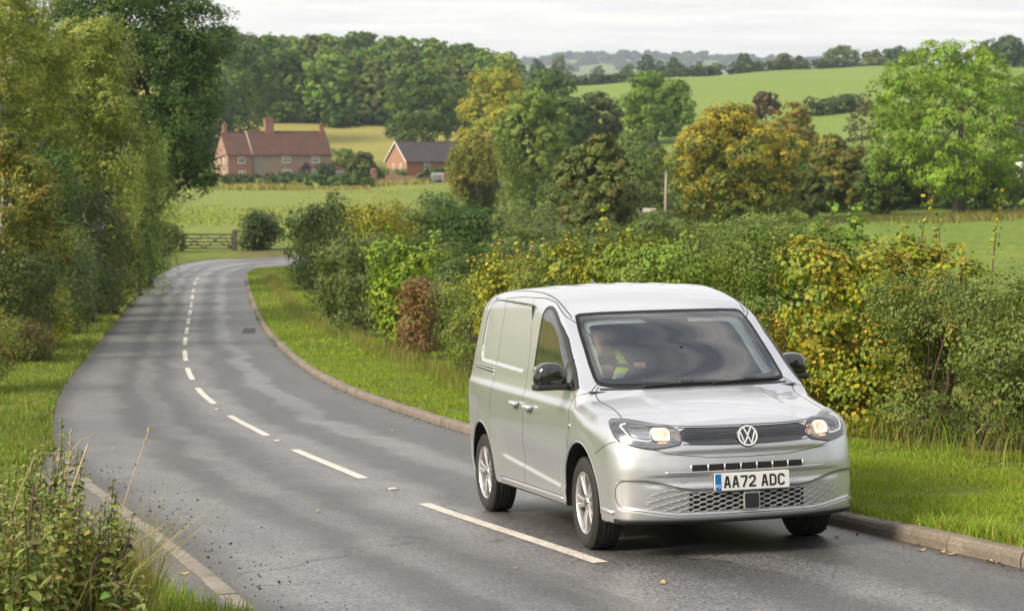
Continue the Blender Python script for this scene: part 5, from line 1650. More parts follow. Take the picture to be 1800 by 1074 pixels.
def hedge_run(name, u0, Y0, u1, Y1, h, wd, pal, label, leaf, n, nleaf=30, clump=.6, cat='hedge', kind=None, jag=.15, group=None):
    _seed[0] += 1; rg = np.random.default_rng(_seed[0])
    A = np.array(spot(u0, Y0)); B = np.array(spot(u1, Y1)); Lr = np.linalg.norm(B - A); m = max(4, int(Lr / (h * .8)))
    lob = []
    for i in range(m + 1):
        f = i / m; p = A * (1 - f) + B * f; z = stand(p[0], p[1]); hh = h * (1 + rg.normal(0, jag))
        lob.append((p[0] - A[0], p[1] - A[1], z - A[2] + hh * .45, max(Lr / m * .75, wd * .5), wd * .6, hh * .55))
    e = empty(name, tuple(A), 0, label, cat, group)
    link_mesh('leaves', crown_mesh(rg, 'leaves', lob, n, nleaf, leaf, clump, pal, .2, .7, False, None, .16, .6), M_LEAF, e)
    return e
hedge_run('field_hedge', 745, 118, 1190, 128, 2.3, 3.0, [(3, (.070, .10, .028)), (2, (.10, .13, .034))], 'long mid green hedge crossing the meadow behind the van roof', .22, 700, 34, .7, jag=.22)
hedge_run('field_hedge', 700, 150, 1180, 165, 2.6, 3.0, OLIVE, 'olive hedge under the willows at the back of the meadow', .28, 500, 30, .8, jag=.25)
hedge_run('field_hedge', 1150, 128, 1420, 142, 1.7, 2.6, [(3, (.08, .10, .028)), (2, (.10, .12, .03))], 'short hedge at the foot of the amber beech tree', .22, 260, 32, .6, jag=.2)
# beside the gate
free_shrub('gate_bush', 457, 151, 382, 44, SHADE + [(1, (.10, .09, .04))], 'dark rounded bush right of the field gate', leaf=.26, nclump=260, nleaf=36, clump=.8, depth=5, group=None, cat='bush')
free_shrub('gate_bush', 284, 148, 398, 58, OLIVE, 'straggly olive bush left of the field gate', leaf=.24, nclump=200, nleaf=34, clump=.7, depth=4, group=None, cat='bush')
free_shrub('gate_bush', 262, 143, 425, 34, RUST + [(3, (.06, .08, .025))], 'low brownish bush in the shade beside the gate bush', leaf=.2, nclump=120, nleaf=30, clump=.5, depth=3, group=None, cat='bush')

# ------------------------------------------------ left bank: birches, oak and understorey
tree('oak_tree', 245, 100, -105, 335, DKGREEN + [(1, (.085, .115, .02))], 'huge dark green oak tree leaning over the road on the left', nclump=1500, nleaf=44, leaf=.26, clump=.95, n_lobes=18, d_ratio=1.0, z0f=.16, trunk_r=.55, nl=14, inner=.2)
tree('oak_tree', 95, 118, -60, 250, DKGREEN + MIDGREEN, 'dark oak tree filling the gap behind the two birches', nclump=700, nleaf=34, leaf=.28, clump=1.0, n_lobes=13, z0f=.05, trunk_r=.45)
tree('birch_tree', 160, 72, 30, 225, [(3, (.19, .21, .060)), (2, (.22, .235, .065)), (1, (.15, .18, .05))], 'weeping silver birch hanging over the verge before the oak', nclump=1300, nleaf=30, leaf=.165, weep=3.0, mat=M_BIRCH, z0f=.42, trunk_r=.17, n_lobes=12, aspect=.45, nl=12, d_ratio=.8, lean=(.8, 0))
tree('birch_tree', 12, 66, -70, 250, BIRCHY, 'tall silver birch with pale trunk at the left picture edge', nclump=1300, nleaf=30, leaf=.155, weep=2.6, mat=M_BIRCH, z0f=.40, trunk_r=.16, n_lobes=12, aspect=.45, nl=10, d_ratio=.8)
tree('birch_tree', 245, 92, 215, 105, WILLOW, 'small drooping birch under the oak crown', nclump=620, nleaf=30, leaf=.15, weep=3.6, mat=M_BARK, z0f=.12, trunk_r=.12, n_lobes=8, aspect=.45, nl=6)
tree('hawthorn_tree', 25, 52, 222, 200, [(3, (.12, .13, .028)), (1.5, (.20, .16, .035)), (3, (.080, .105, .024)), (.6, (.23, .13, .04))], 'bushy hawthorn tree with yellow and orange leaves on the left bank', nclump=700, nleaf=44, leaf=.085, clump=.34, n_lobes=12, z0f=.05, trunk_r=.10, clump_mix=.65, oval=True, aspect=.8)
tree('hawthorn_tree', -75, 46, 290, 150, AMBER, 'hawthorn tree cut by the left picture edge', nclump=380, nleaf=40, leaf=.08, clump=.34, n_lobes=10, z0f=.03, trunk_r=.09)
GU = 'undergrowth shrubs on the left bank'
def bank(u, Y, v_top, w, pal, label, **k):
    k.setdefault('leaf', .0017 * Y); k.setdefault('clump', .0075 * Y); w = w * .95; u -= 3
    X, Y, z = spot(u, Y); return shrub('bank_shrub', u, v_top, w, pal, label, base=(X, Y, z), nclump=k.pop('nclump', 380), nleaf=46, depth=3.2, group=GU, **k)
bank(-40, 36, 555, 130, [(3, (.14, .15, .04)), (2, (.09, .11, .03)), (1, (.25, .20, .03))], 'pale yellowish shrub low at the left picture edge')
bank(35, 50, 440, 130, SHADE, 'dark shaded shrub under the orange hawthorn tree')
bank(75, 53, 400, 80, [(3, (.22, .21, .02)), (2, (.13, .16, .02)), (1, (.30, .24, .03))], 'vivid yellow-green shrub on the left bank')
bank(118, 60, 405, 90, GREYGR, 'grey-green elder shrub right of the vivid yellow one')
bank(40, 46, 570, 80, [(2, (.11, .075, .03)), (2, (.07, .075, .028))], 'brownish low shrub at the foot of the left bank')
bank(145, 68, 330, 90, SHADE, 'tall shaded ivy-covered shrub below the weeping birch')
bank(178, 74, 370, 80, SHADE + [(1, (.12, .12, .02))], 'dark green shrub midway along the left bank')
bank(200, 82, 385, 60, [(3, (.10, .115, .02)), (2, (.055, .075, .02)), (1, (.20, .18, .025))], 'shrub with yellow sprays under the drooping birch')
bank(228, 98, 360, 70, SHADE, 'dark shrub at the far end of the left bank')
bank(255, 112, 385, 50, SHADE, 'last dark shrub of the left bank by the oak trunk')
bank(215, 82, 360, 14, [(1, (.22, .045, .025))], 'small red-leaved sapling on the left bank', nclump=14, clump=.22, stems=2)
bank(100, 64, 250, 120, DKGREEN, 'tall green shrub behind the orange hawthorn tree', nclump=420)
bank(225, 112, 250, 90, DKGREEN, 'dense green thicket beneath the oak', nclump=420)

# ------------------------------------------------ trees across the valley
tree('maple_tree', 872, 300, 116, 175, GOLD + [(2, (.14, .16, .028))], 'large golden maple tree right of the barn', nclump=620, nleaf=30, leaf=.62, n_lobes=13, z0f=.06, trunk_r=.5)
tree('oak_tree', 965, 345, 124, 135, DKGREEN + MIDGREEN, 'dark green oak tree behind the golden maple', nclump=380, nleaf=28, leaf=.7, n_lobes=11, trunk_r=.5)
tree('willow_tree', 935, 225, 160, 138, WILLOW, 'big pale green weeping willow in the middle of the valley', nclump=800, nleaf=28, leaf=.50, weep=5.5, z0f=.22, n_lobes=11, aspect=.5, trunk_r=.45)
tree('willow_tree', 832, 220, 238, 82, [(3, (.15, .15, .035)), (2, (.18, .16, .04)), (1, (.11, .12, .03))], 'smaller yellowish weeping willow beside the barn', nclump=420, nleaf=26, leaf=.46, weep=4.2, z0f=.2, n_lobes=8, aspect=.5, trunk_r=.3)
tree('field_tree', 1050, 139, 240, 150, OLIVE + [(1, (.14, .115, .035))], 'round olive brown thorn tree in front of the willow', nclump=560, nleaf=30, leaf=.42, n_lobes=13, z0f=.03, d_ratio=.9)
tree('ash_tree', 1152, 345, 126, 138, [(3, (.10, .16, .03)), (2, (.13, .18, .034)), (1, (.075, .12, .024))], 'round light green ash tree below the hillside field', nclump=480, nleaf=28, leaf=.7, n_lobes=12, z0f=.08, trunk_r=.5)
tree('field_tree', 1050, 352, 163, 105, OLIVE + GREYGR, 'dull green tree left of the round light green ash', nclump=340, nleaf=28, leaf=.68, n_lobes=10, z0f=.06)
tree('beech_tree', 1296, 162, 190, 250, AMBER, 'broad amber topped beech tree in the meadow', nclump=950, nleaf=32, leaf=.40, n_lobes=16, z0f=.03, tip=((.42, .33, .03), .08), trunk_r=.5, inner=.2, clump=.95)
tree('beech_tree', 1395, 250, 180, 90, ORANGE, 'small orange tree behind the amber beech', nclump=260, nleaf=28, leaf=.5, n_lobes=8, z0f=.1)
tree('plum_tree', 1346, 372, 161, 58, PURPLE, 'purple-brown tree standing against the hillside field', nclump=170, nleaf=26, leaf=.7, n_lobes=7, z0f=.15)
tree('ash_tree', 1685, 170, 72, 335, [(3, (.13, .20, .022)), (2, (.17, .23, .028)), (1, (.09, .145, .02))], 'very large bright green ash tree on the right', nclump=1150, nleaf=34, leaf=.40, n_lobes=22, z0f=.03, trunk_r=.5, nl=16, clump=1.0, inner=.18)
tree('field_tree', 1470, 180, 236, 120, ORANGE + OLIVE, 'orange-brown thorn tree between the amber beech and big ash', nclump=380, nleaf=28, leaf=.42, n_lobes=10, z0f=.03)
tree('field_tree', 1560, 174, 280, 140, DKGREEN + OLIVE, 'dark green thicket tree left of the big ash trunk', nclump=420, nleaf=30, leaf=.40, n_lobes=11, z0f=.02)
tree('field_tree', 1515, 290, 170, 66, [(3, (.11, .10, .055)), (2, (.085, .08, .045))], 'thin grey-brown tree left of the big ash crown', nclump=130, nleaf=22, leaf=.42, n_lobes=7, z0f=.15)
tree('field_tree', 1812, 178, 250, 130, DKGREEN, 'dark thin tree at the right picture edge in front of the white house', nclump=90, nleaf=30, leaf=.40, n_lobes=9, z0f=.02)
tree('field_tree', 1425, 172, 300, 100, OLIVE, 'low olive tree beside the amber beech trunk', nclump=240, nleaf=28, leaf=.38, n_lobes=8, z0f=.02)
tree('field_tree', 1150, 235, 262, 75, [(3, (.12, .15, .04)), (2, (.09, .12, .03))], 'pale green tree between the olive thorn and the amber beech', nclump=220, nleaf=26, leaf=.45, n_lobes=8, z0f=.03)
tree('field_tree', 1122, 296, 226, 95, MIDGREEN, 'mid green tree behind the olive thorn tree', nclump=220, nleaf=26, leaf=.55, n_lobes=8, z0f=.05)
tree('field_tree', 1010, 310, 205, 80, DKGREEN, 'dark green tree between the weeping willow and the light ash', nclump=220, nleaf=26, leaf=.55, n_lobes=8, z0f=.05)
tree('field_tree', 1715, 184, 292, 170, DKGREEN, 'dark thicket tree right behind the big ash trunk', nclump=380, nleaf=30, leaf=.40, n_lobes=11, z0f=.02)
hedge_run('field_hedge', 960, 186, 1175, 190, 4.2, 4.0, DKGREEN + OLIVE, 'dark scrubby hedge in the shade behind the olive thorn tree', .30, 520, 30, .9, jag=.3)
hedge_run('field_hedge', 1400, 184, 1640, 188, 5.0, 4.0, DKGREEN, 'dark scrubby hedge between the amber beech and the big ash', .30, 560, 30, 1.0, jag=.3)
# round the cottage and barn
tree('oak_tree', 745, 432, 112, 155, DKGREEN + MIDGREEN, 'dark oak tree behind the barn roof', nclump=520, nleaf=30, leaf=.85, n_lobes=13, z0f=.05, trunk_r=.6)
tree('oak_tree', 408, 450, 52, 185, MIDGREEN + DKGREEN, 'tall green oak tree behind the cottage chimneys', nclump=620, nleaf=30, leaf=.9, n_lobes=14, z0f=.05, trunk_r=.6)
tree('oak_tree', 345, 400, 120, 130, DKGREEN, 'dark oak tree left of the cottage gable', nclump=420, nleaf=30, leaf=.8, n_lobes=11, z0f=.05)
tree('garden_tree', 640, 352, 268, 62, OLIVE, 'round olive garden tree between cottage and barn', nclump=200, nleaf=28, leaf=.55, n_lobes=8, z0f=.02)
for u, Y, vt, w, pal, lab in ((572, 372, 291, 27, SHADE, 'small dark bush beside the cottage porch'), (600, 402, 262, 36, MIDGREEN, 'green bush behind the cottage lean-to'),
                              (628, 410, 272, 42, OLIVE, 'olive bush on the bank between the houses'), (697, 352, 300, 36, MIDGREEN, 'green bush in front of the barn gable'), (768, 358, 300, 44, DKGREEN, 'dark bush along the barn front wall'),
                              (792, 366, 298, 30, OLIVE, 'olive bush at the right end of the barn'), (660, 352, 300, 30, OLIVE, 'low olive bush beside the brick gate pier'), (745, 350, 318, 24, GREYGR, 'grey-green bush under the arched barn window')):
    X, Y, z = spot(u, Y)
    shrub('garden_bush', u, vt, w, pal, lab, leaf=.42, nclump=110, nleaf=26, clump=.7, depth=w * Y / FPX * .8, base=(X, Y, z), cat='bush', group='garden bushes', stems=4)
hedge_run('garden_hedge', 388, 330, 500, 332, 2.3, 2.4, SHADE + [(1, (.07, .09, .025))], 'clipped dark hedge before the left half of the cottage', .40, 240, 26, .6, jag=.06)
hedge_run('garden_hedge', 510, 332, 640, 336, 2.3, 2.4, DKGREEN, 'clipped green hedge before the right half of the cottage', .40, 260, 26, .6, jag=.07)
# field boundary hedges on the right-hand hill
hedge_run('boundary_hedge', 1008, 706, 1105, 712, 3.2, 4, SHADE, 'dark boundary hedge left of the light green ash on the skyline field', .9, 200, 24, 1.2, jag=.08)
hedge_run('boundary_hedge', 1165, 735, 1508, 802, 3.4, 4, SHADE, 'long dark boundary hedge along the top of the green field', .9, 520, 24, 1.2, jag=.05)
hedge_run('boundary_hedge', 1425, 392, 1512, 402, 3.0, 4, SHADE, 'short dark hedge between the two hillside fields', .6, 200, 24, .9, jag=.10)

# trees along the skyline right of centre
sky_trees = [(978, 1010, 99, 72, OLIVE, 'broad hazy tree left on the skyline'), (945, 980, 104, 40, DKGREEN, 'small dark skyline tree at the wood end'), (1050, 1150, 116, 44, OLIVE, 'low pale skyline tree above the gap in the hedge'),
             (1104, 1000, 112, 32, MIDGREEN, 'small green skyline tree left of the tallest ones'), (1136, 980, 97, 42, DKGREEN, 'tall domed dark skyline tree above the light green ash'), (1160, 1000, 108, 40, OLIVE, 'olive skyline tree behind the domed dark one'),
             (1188, 960, 101, 40, DKGREEN, 'rounded dark skyline tree right of the light green ash'), (1226, 1000, 109, 34, OLIVE, 'small olive skyline tree above the long hedge'), (1258, 1020, 112, 36, MIDGREEN, 'low green skyline tree above the long hedge'),
             (1306, 960, 93, 46, DKGREEN, 'dark domed skyline tree before the blue ridge'), (1336, 990, 108, 32, OLIVE, 'tiny olive skyline tree beside the dark domed one'), (1375, 960, 95, 56, MIDGREEN + OLIVE, 'wide yellowish skyline tree pair'),
             (1408, 980, 99, 40, OLIVE, 'olive skyline tree at the end of the blue ridge'), (1482, 930, 80, 84, MIDGREEN + OLIVE, 'large skyline tree starting the right-hand wood'), (1530, 900, 92, 60, OLIVE, 'olive tree in front of the right-hand wood'),
             (1572, 930, 82, 70, DKGREEN, 'dark tree in the right-hand wood'), (1455, 900, 104, 34, RUST, 'small reddish skyline tree before the right-hand wood'), (1770, 700, 68, 110, DKGREEN, 'dark tree on the hill at the right picture edge')]
for u, Y, vt, w, pal, lab in sky_trees:
    tree('skyline_tree', u, Y, vt, w, pal, lab, group='trees on the skyline', nclump=220, nleaf=26, leaf=1.45, n_lobes=7, z0f=.02, nl=3)

# ------------------------------------------------ the wood on the left-hand hill
rgw = np.random.default_rng(77)
front = [(510, 505, 88, 95, MIDGREEN, 'yellowish green tree at the left of the wood edge'), (575, 500, 88, 120, [(3, (.085, .135, .026)), (2, (.11, .16, .03))], 'large light green tree at the front of the wood'), (655, 500, 128, 80, OLIVE, 'olive tree with pale top at the front of the wood'),
         (690, 512, 92, 90, MIDGREEN + GREYGR, 'grey-green tree behind the olive one at the wood edge'), (620, 520, 100, 80, DKGREEN, 'dark tree between the two lighter ones at the wood edge'), (545, 515, 62, 80, OLIVE, 'tall olive tree rising in the wood behind the light green one'),
         (470, 500, 60, 90, DKGREEN + MIDGREEN, 'tall dark tree at the left corner of the wood'), (800, 520, 100, 90, OLIVE, 'olive tree at the right end of the wood')]
for u, Y, vt, w, pal, lab in front:
    pal = [(a_, tuple(1.3 * q for q in b_)) for a_, b_ in pal]
    tree('wood_tree', u, Y, vt, w, pal, lab, group='trees along the wood edge', nclump=400, nleaf=28, leaf=1.05, n_lobes=11, z0f=.02, nl=4)
Vs, Fs, Cs = [], [], []; o = 0
tops = lambda u: np.interp(u, [300, 360, 430, 500, 560, 620, 700, 760, 800, 850, 890, 915], [60, 58, 60, 68, 66, 58, 60, 66, 72, 80, 92, 112])
for Y in (545, 580, 620, 670, 730):
    u = 290 + rgw.uniform(0, 20)
    while u < 905:
        w_px = rgw.uniform(58, 92); X, Y2, z = spot(u, Y + rgw.uniform(-14, 14))
        hh = rgw.uniform(15, 20); vt = tops(u) + rgw.uniform(-4, 8)
        hh = min(hh, max(6, z_at(vt, Y2) - z)) if Y > 600 else hh
        if Y > 600: hh = max(hh, min(18, z_at(vt, Y2) - z))
        vtop_now = 250 - (z + hh - CAMZ) * FPX / Y2
        if vtop_now < vt: hh = z_at(vt, Y2) - z
        if hh > 4:
            w = w_px * Y2 / FPX; lob = blob_lobes(rgw, w, w, hh, hh * .03, 8)
            pal = [MIDGREEN, OLIVE, DKGREEN, MIDGREEN + OLIVE, GREYGR, [(3, (.10, .14, .03)), (1, (.14, .15, .03))]][int(rgw.integers(0, 6))]
            C, out, P, N, ci, m = crown_points(rgw, lob, 430, 19, w * .05, .12)
            col = pick_cols(rgw, pal, m, .16)[ci] * .75 + pick_cols(rgw, pal, len(P), .16) * .25
            V, F, c = leaf_geo(rgw, P + np.array([X, Y2, z]), N, (.85 if Y < 640 else 1.0) * rgw.uniform(.6, 1.3, len(P)), col * 1.5)
            Vs.append(V); Fs.append(F + o); Cs.append(c); o += len(V)
        u += w_px * rgw.uniform(.55, .8)
u = 455
while u < 880:                                            # scrub along the foot of the wood
    X, Y2, z = spot(u, rgw.uniform(488, 498)); w = rgw.uniform(5, 9); lob = blob_lobes(rgw, w, w, rgw.uniform(3, 6.5), 0, 4)
    C, out, P, N, ci, m = crown_points(rgw, lob, 110, 18, w * .08, .12); col = pick_cols(rgw, [MIDGREEN, OLIVE, DKGREEN][int(rgw.integers(0, 3))], len(P), .16)
    V, F, c = leaf_geo(rgw, P + np.array([X, Y2, z]), N, .8 * rgw.uniform(.6, 1.3, len(P)), col); Vs.append(V); Fs.append(F + o); Cs.append(c); o += len(V); u += rgw.uniform(16, 34)
tag(link_mesh('woodland', np_mesh('woodland', np.vstack(Vs), np.vstack(Fs), np.vstack(Cs)), M_LEAF), 'dense mixed green wood covering the hill behind the cottage', 'wood', kind='stuff')
# right-hand wood on the ridge and the far blue ridge
Vs, Fs, Cs = [], [], []; o = 0
def far_wood(u0, u1, Y0, Y1, n, hh, wpx, pal, leaf):
    global o
    for k in range(n):
        u = u0 + (u1 - u0) * (k + rgw.uniform(-.4, .4)) / n; X, Y2, z = spot(u, rgw.uniform(Y0, Y1)); w = wpx * rgw.uniform(.7, 1.3) * Y2 / FPX; h2 = hh * rgw.uniform(.75, 1.2)
        lob = blob_lobes(rgw, w, w, h2, 0, 5)
        C, out, P, N, ci, m = crown_points(rgw, lob, 60, 20, w * .12, .1)
        V, F, c = leaf_geo(rgw, P + np.array([X, Y2, z]), N, leaf * rgw.uniform(.6, 1.3, len(P)), pick_cols(rgw, pal, len(P), .15))
        Vs.append(V); Fs.append(F + o); Cs.append(c); o += len(V)
far_wood(1540, 1900, 950, 1010, 16, 15, 34, DKGREEN + OLIVE, 1.5)
tag(link_mesh('ridge_wood', np_mesh('ridge_wood', np.vstack(Vs), np.vstack(Fs), np.vstack(Cs)), M_LEAF), 'dark green wood along the skyline behind the big ash tree', 'wood', kind='stuff')
Vs, Fs, Cs = [], [], []; o = 0
far_wood(860, 1500, 4450, 4700, 90, 17, 16, DKGREEN, 7)
far_wood(860, 1500, 4000, 4300, 60, 15, 20, DKGREEN + OLIVE, 7)
tag(link_mesh('distant_woods', np_mesh('distant_woods', np.vstack(Vs), np.vstack(Fs), np.vstack(Cs)), M_LEAF), 'far blue wooded ridge on the horizon', 'wood', kind='stuff')

Vs, Fs, Cs = [], [], []; o = 0  # unseen hedges and trees added for reflections in the van paint
for (x, y, w, hh) in [(7.5, 9, 4, 2.6), (8.5, 5, 4, 2.7), (9, 1, 4, 2.6), (9.5, -4, 5, 3), (10, -9, 5, 3), (-6.5, 3, 3.5, 2.4), (-7, -1, 4, 2.8), (-7.5, -6, 5, 3), (-8, -12, 5, 3.2), (-16, -22, 11, 13), (-5, -38, 13, 14), (14, -26, 11, 12), (27, -14, 10, 11), (-26, -6, 11, 12), (30, 6, 9, 9), (-22, 12, 9, 10), (4, -55, 14, 13), (-19, 22, 8, 9)]:
    z = stand(x, y); lob = blob_lobes(rgw, w, w, hh, 0, 8); C, out, P, N, ci, m = crown_points(rgw, lob, 160, 20, w * .07, .12)
    V, F, c = leaf_geo(rgw, P + np.array([x, y, z]), N, (.16 if hh < 5 else .42) * rgw.uniform(.6, 1.3, len(P)), pick_cols(rgw, MIDGREEN + OLIVE, m, .16)[ci]); Vs.append(V); Fs.append(F + o); Cs.append(c); o += len(V)
tag(link_mesh('reflection_hedgerow', np_mesh('reflection_hedgerow', np.vstack(Vs), np.vstack(Fs), np.vstack(Cs)), M_LEAF), kind='stuff')
# ------------------------------------------------ grass
def blades(rg, X, Y, h, w, pal, lean=.5):
    keep_ = ~pip(X, Y, FOOT_L); X, Y = X[keep_], Y[keep_]; h = np.broadcast_to(h, keep_.shape)[keep_]
    n = len(X); Z = ground_z(X, Y) - .01
    a = rg.uniform(0, 2 * PI, n); b = rg.uniform(0, 2 * PI, n); hh = h * rg.uniform(.5, 1.4, n); ww = w * rg.uniform(.6, 1.3, n)
    B = np.stack([X, Y, Z], 1); sd = np.stack([np.cos(a), np.sin(a), np.zeros(n)], 1) * ww[:, None] * .5
    ln = np.stack([np.cos(b), np.sin(b), np.zeros(n)], 1) * (hh * rg.uniform(.1, lean, n))[:, None]
    up = np.array([0, 0, 1.0]) * hh[:, None]
    pt = np.clip(.5 + .7 * fbm2(X * 1.1, Y * 1.1, 51), 0, 1)[:, None]; pt2 = np.clip(fbm2(X * 2.3, Y * 2.3, 52) * 1.4 - .25, 0, 1)[:, None]
    V = np.stack([B - sd, B + sd, B + sd * .7 + ln * .35 + up * .6, B + ln * 1.1 + up, B - sd * .7 + ln * .35 + up * .6], 1).reshape(-1, 3)
    F = (np.arange(n)[:, None, None] * 5 + np.array([(0, 1, 2), (0, 2, 4), (4, 2, 3)])[None]).reshape(-1, 3)
    cb = pick_cols(rg, pal, n, .22); cb = cb * (1 - .30 * pt) + cb * np.array([1.22, 1.02, .9]) * .30 * pt; cb = cb * (1 - .28 * pt2) + np.array([.20, .19, .07]) * .28 * pt2
    return V, F, np.repeat(cb, 5, 0)
rgg = np.random.default_rng(9)
GP = [(3, (.135, .195, .026)), (3, (.175, .225, .034)), (1.2, (.20, .22, .05)), (.3, (.28, .26, .11))]
def verge(path, s0, s1, y0, y1, n, side, h, w, pal, pw=1.0, lean=.7):
    L = np.r_[0, np.cumsum(np.linalg.norm(np.diff(path, axis=0), axis=1))]
    ok = (path[:, 1] > y0) & (path[:, 1] < y1); l0, l1 = L[ok].min(), L[ok].max()
    q = l0 + (l1 - l0) * rgg.random(n) ** pw
    if path[ok][0, 1] > path[ok][-1, 1]: q = l1 - (q - l0)
    c = np.stack([np.interp(q, L, path[:, k]) for k in range(2)], 1); e = 1e-2
    c2 = np.stack([np.interp(q + .05, L, path[:, k]) for k in range(2)], 1); tt = unit(c2 - c); nn_ = np.stack([tt[:, 1], -tt[:, 0]], 1) * side
    d = s0 + (s1 - s0) * rgg.random(n)
    # tufty: gather blades into clumps
    k = fbm2(c[:, 0] * 3 + nn_[:, 0] * d * 3, c[:, 1] * 3 + nn_[:, 1] * d * 3, 21)
    keep = rgg.random(n) < .55 + .5 * k
    p = (c + nn_ * d[:, None])[keep]
    hh = h * (1 + .45 * k[keep])
    return blades(rgg, p[:, 0], p[:, 1], hh, w, pal, lean)
side_r = 1 if True else -1
sets = []
sets.append(verge(RIGHT, .13, 3.6, 10.5, 22, 200000, 1, .050, .0075, GP))
sets.append(verge(RIGHT, .10, .34, 10.5, 24, 14000, 1, .10, .009, GP, lean=1.5))
sets.append(verge(RIGHT, .13, 4.6, 20, 50, 130000, 1, .060, .012, GP, 1.5))
sets.append(verge(RIGHT, .13, 5.5, 46, 128, 50000, 1, .09, .03, GP, 1.2))
GL_ = [(3, (.095, .150, .026)), (2, (.13, .178, .036)), (1, (.20, .20, .07)), (.8, (.28, .24, .12))]
sets.append(verge(LEFT, .05, 5.5, 22, 48, 110000, -1, .085, .014, GL_, 1.3))
sets.append(verge(LEFT, .02, 5.0, 46, 130, 45000, -1, .10, .035, GL_, 1.2))
sets.append(verge(LEFT, .05, 5.5, 13.5, 24, 60000, -1, .08, .010, GL_, 1.0))
n = 22000
# patch of grass by the foreground weeds and under them
cx, cy = rgg.uniform(-4.2, -1.2, n), rgg.uniform(8.8, 14.5, n)
ft = pip(cx, cy, FOOT_L); sd = road_sd(cx, cy); ok = (~ft) & (sd > .12)
sets.append(blades(rgg, cx[ok], cy[ok], .11, .007, GL_, .8))
# tall dry grass along hedge feet and the field edge
DRY = [(3, (.30, .245, .12)), (2, (.22, .20, .08)), (1, (.13, .15, .04))]
hx = HEDGE[rgg.integers(0, len(HEDGE), 9000)] + rgg.normal(0, .22, (9000, 2))
sets.append(blades(rgg, hx[:, 0], hx[:, 1], .34, .010, [(2, (.22, .19, .09)), (3, (.11, .15, .03)), (1, (.16, .11, .06))], .8))
o = 0; V_, F_, C_ = [], [], []
for V, F, c in sets: V_.append(V); F_.append(F + o); C_.append(c); o += len(V)
tag(link_mesh('grass', np_mesh('grass', np.vstack(V_), np.vstack(F_), np.vstack(C_)), M_GRASS), 'rough green grass on the verges', 'grass', kind='stuff')
sets = []
def band_pts(u0, Y0, u1, Y1, n, s):
    A = np.array(spot(u0, Y0)[:2]); B = np.array(spot(u1, Y1)[:2]); f = rgg.random((n, 1)); return A * (1 - f) + B * f + rgg.normal(0, s, (n, 2))
for a in ((400, 324, 520, 326, 1100, 1.3, .9), (520, 325, 650, 329, 600, 1.3, .6), (660, 340, 740, 342, 500, 1.3, .8)):
    p = band_pts(*a[:6]); sets.append(blades(rgg, p[:, 0], p[:, 1], a[6], .20, DRY, .5))
p = band_pts(1500, 158, 1720, 163, 5200, 2.6); p = p[(fbm2(p[:, 0] * .5, p[:, 1] * .5, 61) + rgg.normal(0, .3, len(p))) > .0]; sets.append(blades(rgg, p[:, 0], p[:, 1], .50, .08, [(3, (.17, .14, .075)), (2, (.15, .15, .05)), (2, (.09, .12, .03))], .8))
p = band_pts(1720, 166, 1900, 170, 2400, 1.6); sets.append(blades(rgg, p[:, 0], p[:, 1], .6, .10, [(2, (.20, .16, .07)), (2, (.12, .14, .04))], .5))
# rough tussocks over the field by the gate
n = 16000; yy = 152 + (322 - 152) * rgg.random(n) ** 1.3; uu = rgg.uniform(225, 800, n)
xx = (uu - CX) / FPX * yy; k = fbm2(xx * .12, yy * .05, 33); ok = (k > -.1) & (rgg.random(n) < .3 + k)
sets.append(blades(rgg, xx[ok], yy[ok], .28, .16, [(3, (.17, .21, .05)), (2, (.21, .215, .075)), (1, (.11, .15, .035))], .9))
p = np.stack([rgg.uniform(-3.0, -1.98, 2600), rgg.uniform(9.2, 10.7, 2600)], 1); sets.append(blades(rgg, p[:, 0], p[:, 1], .62, .006, [(3, (.30, .25, .14)), (2, (.20, .18, .08)), (2, (.14, .17, .05))], .9))
o = 0; V_, F_, C_ = [], [], []
for V, F, c in sets: V_.append(V); F_.append(F + o); C_.append(c); o += len(V)
tag(link_mesh('long_grass', np_mesh('long_grass', np.vstack(V_), np.vstack(F_), np.vstack(C_)), M_GRASS), 'pale dry long grass in the field and along its hedges', 'grass', kind='stuff')
print('foliage', round(time.time() - T_START, 1))
# ================================================================== BUILDINGS, GATE, SMALL THINGS
def brick_mat(name, a, b_, mort, scale=3.2, flint=0.0):
    t = NT(name); p = t.obj()
    br = t.n.new('ShaderNodeTexBrick'); br.inputs['Scale'].default_value = scale
    mp = t.n.new('ShaderNodeMapping'); mp.inputs['Rotation'].default_value = (PI / 2, 0, 0); t.t.links.new(p, mp.inputs[0]); t.t.links.new(mp.outputs[0], br.inputs[0])
    br.inputs['Color1'].default_value = (*a, 1); br.inputs['Color2'].default_value = (*b_, 1); br.inputs['Mortar'].default_value = (*mort, 1); br.inputs['Mortar Size'].default_value = .012
    f = t.noise(p, .55, 6, .65); c = t.mix(t.ramp(f, [(.35, 0), (.7, .55)]), br.outputs[0], tuple(x * 1.45 for x in b_))
    if flint:
        f3 = t.noise(p, 2.2, 6, .7); st = t.ramp(f3, [(.3, (.13, .12, .105)), (.5, (.22, .20, .18)), (.7, (.32, .30, .27))])
        x = t.node('SeparateXYZ', _0=p).outputs[0]
        w = t.math('ADD', t.math('MULTIPLY', t.math('SUBTRACT', 10.5, x), .16, True), t.math('SUBTRACT', f, .42), True)
        c = t.mix(t.math('MULTIPLY', w, flint, True), c, st)
    b = t.bsdf(Base__Color=c, Roughness=.9); t.put(b.inputs['Normal'], t.bump(t.noise(p, 14, 4), .4, .03)); return t.mat
M_BRICK = brick_mat('old_brick', (.28, .135, .092), (.22, .105, .072), (.28, .23, .19))
M_BRICKW = brick_mat('brick_and_flint', (.27, .18, .14), (.23, .145, .11), (.30, .25, .21), 3.2, 1.3)
M_BRICKO = brick_mat('orange_brick', (.31, .135, .072), (.25, .105, .058), (.28, .2, .15))
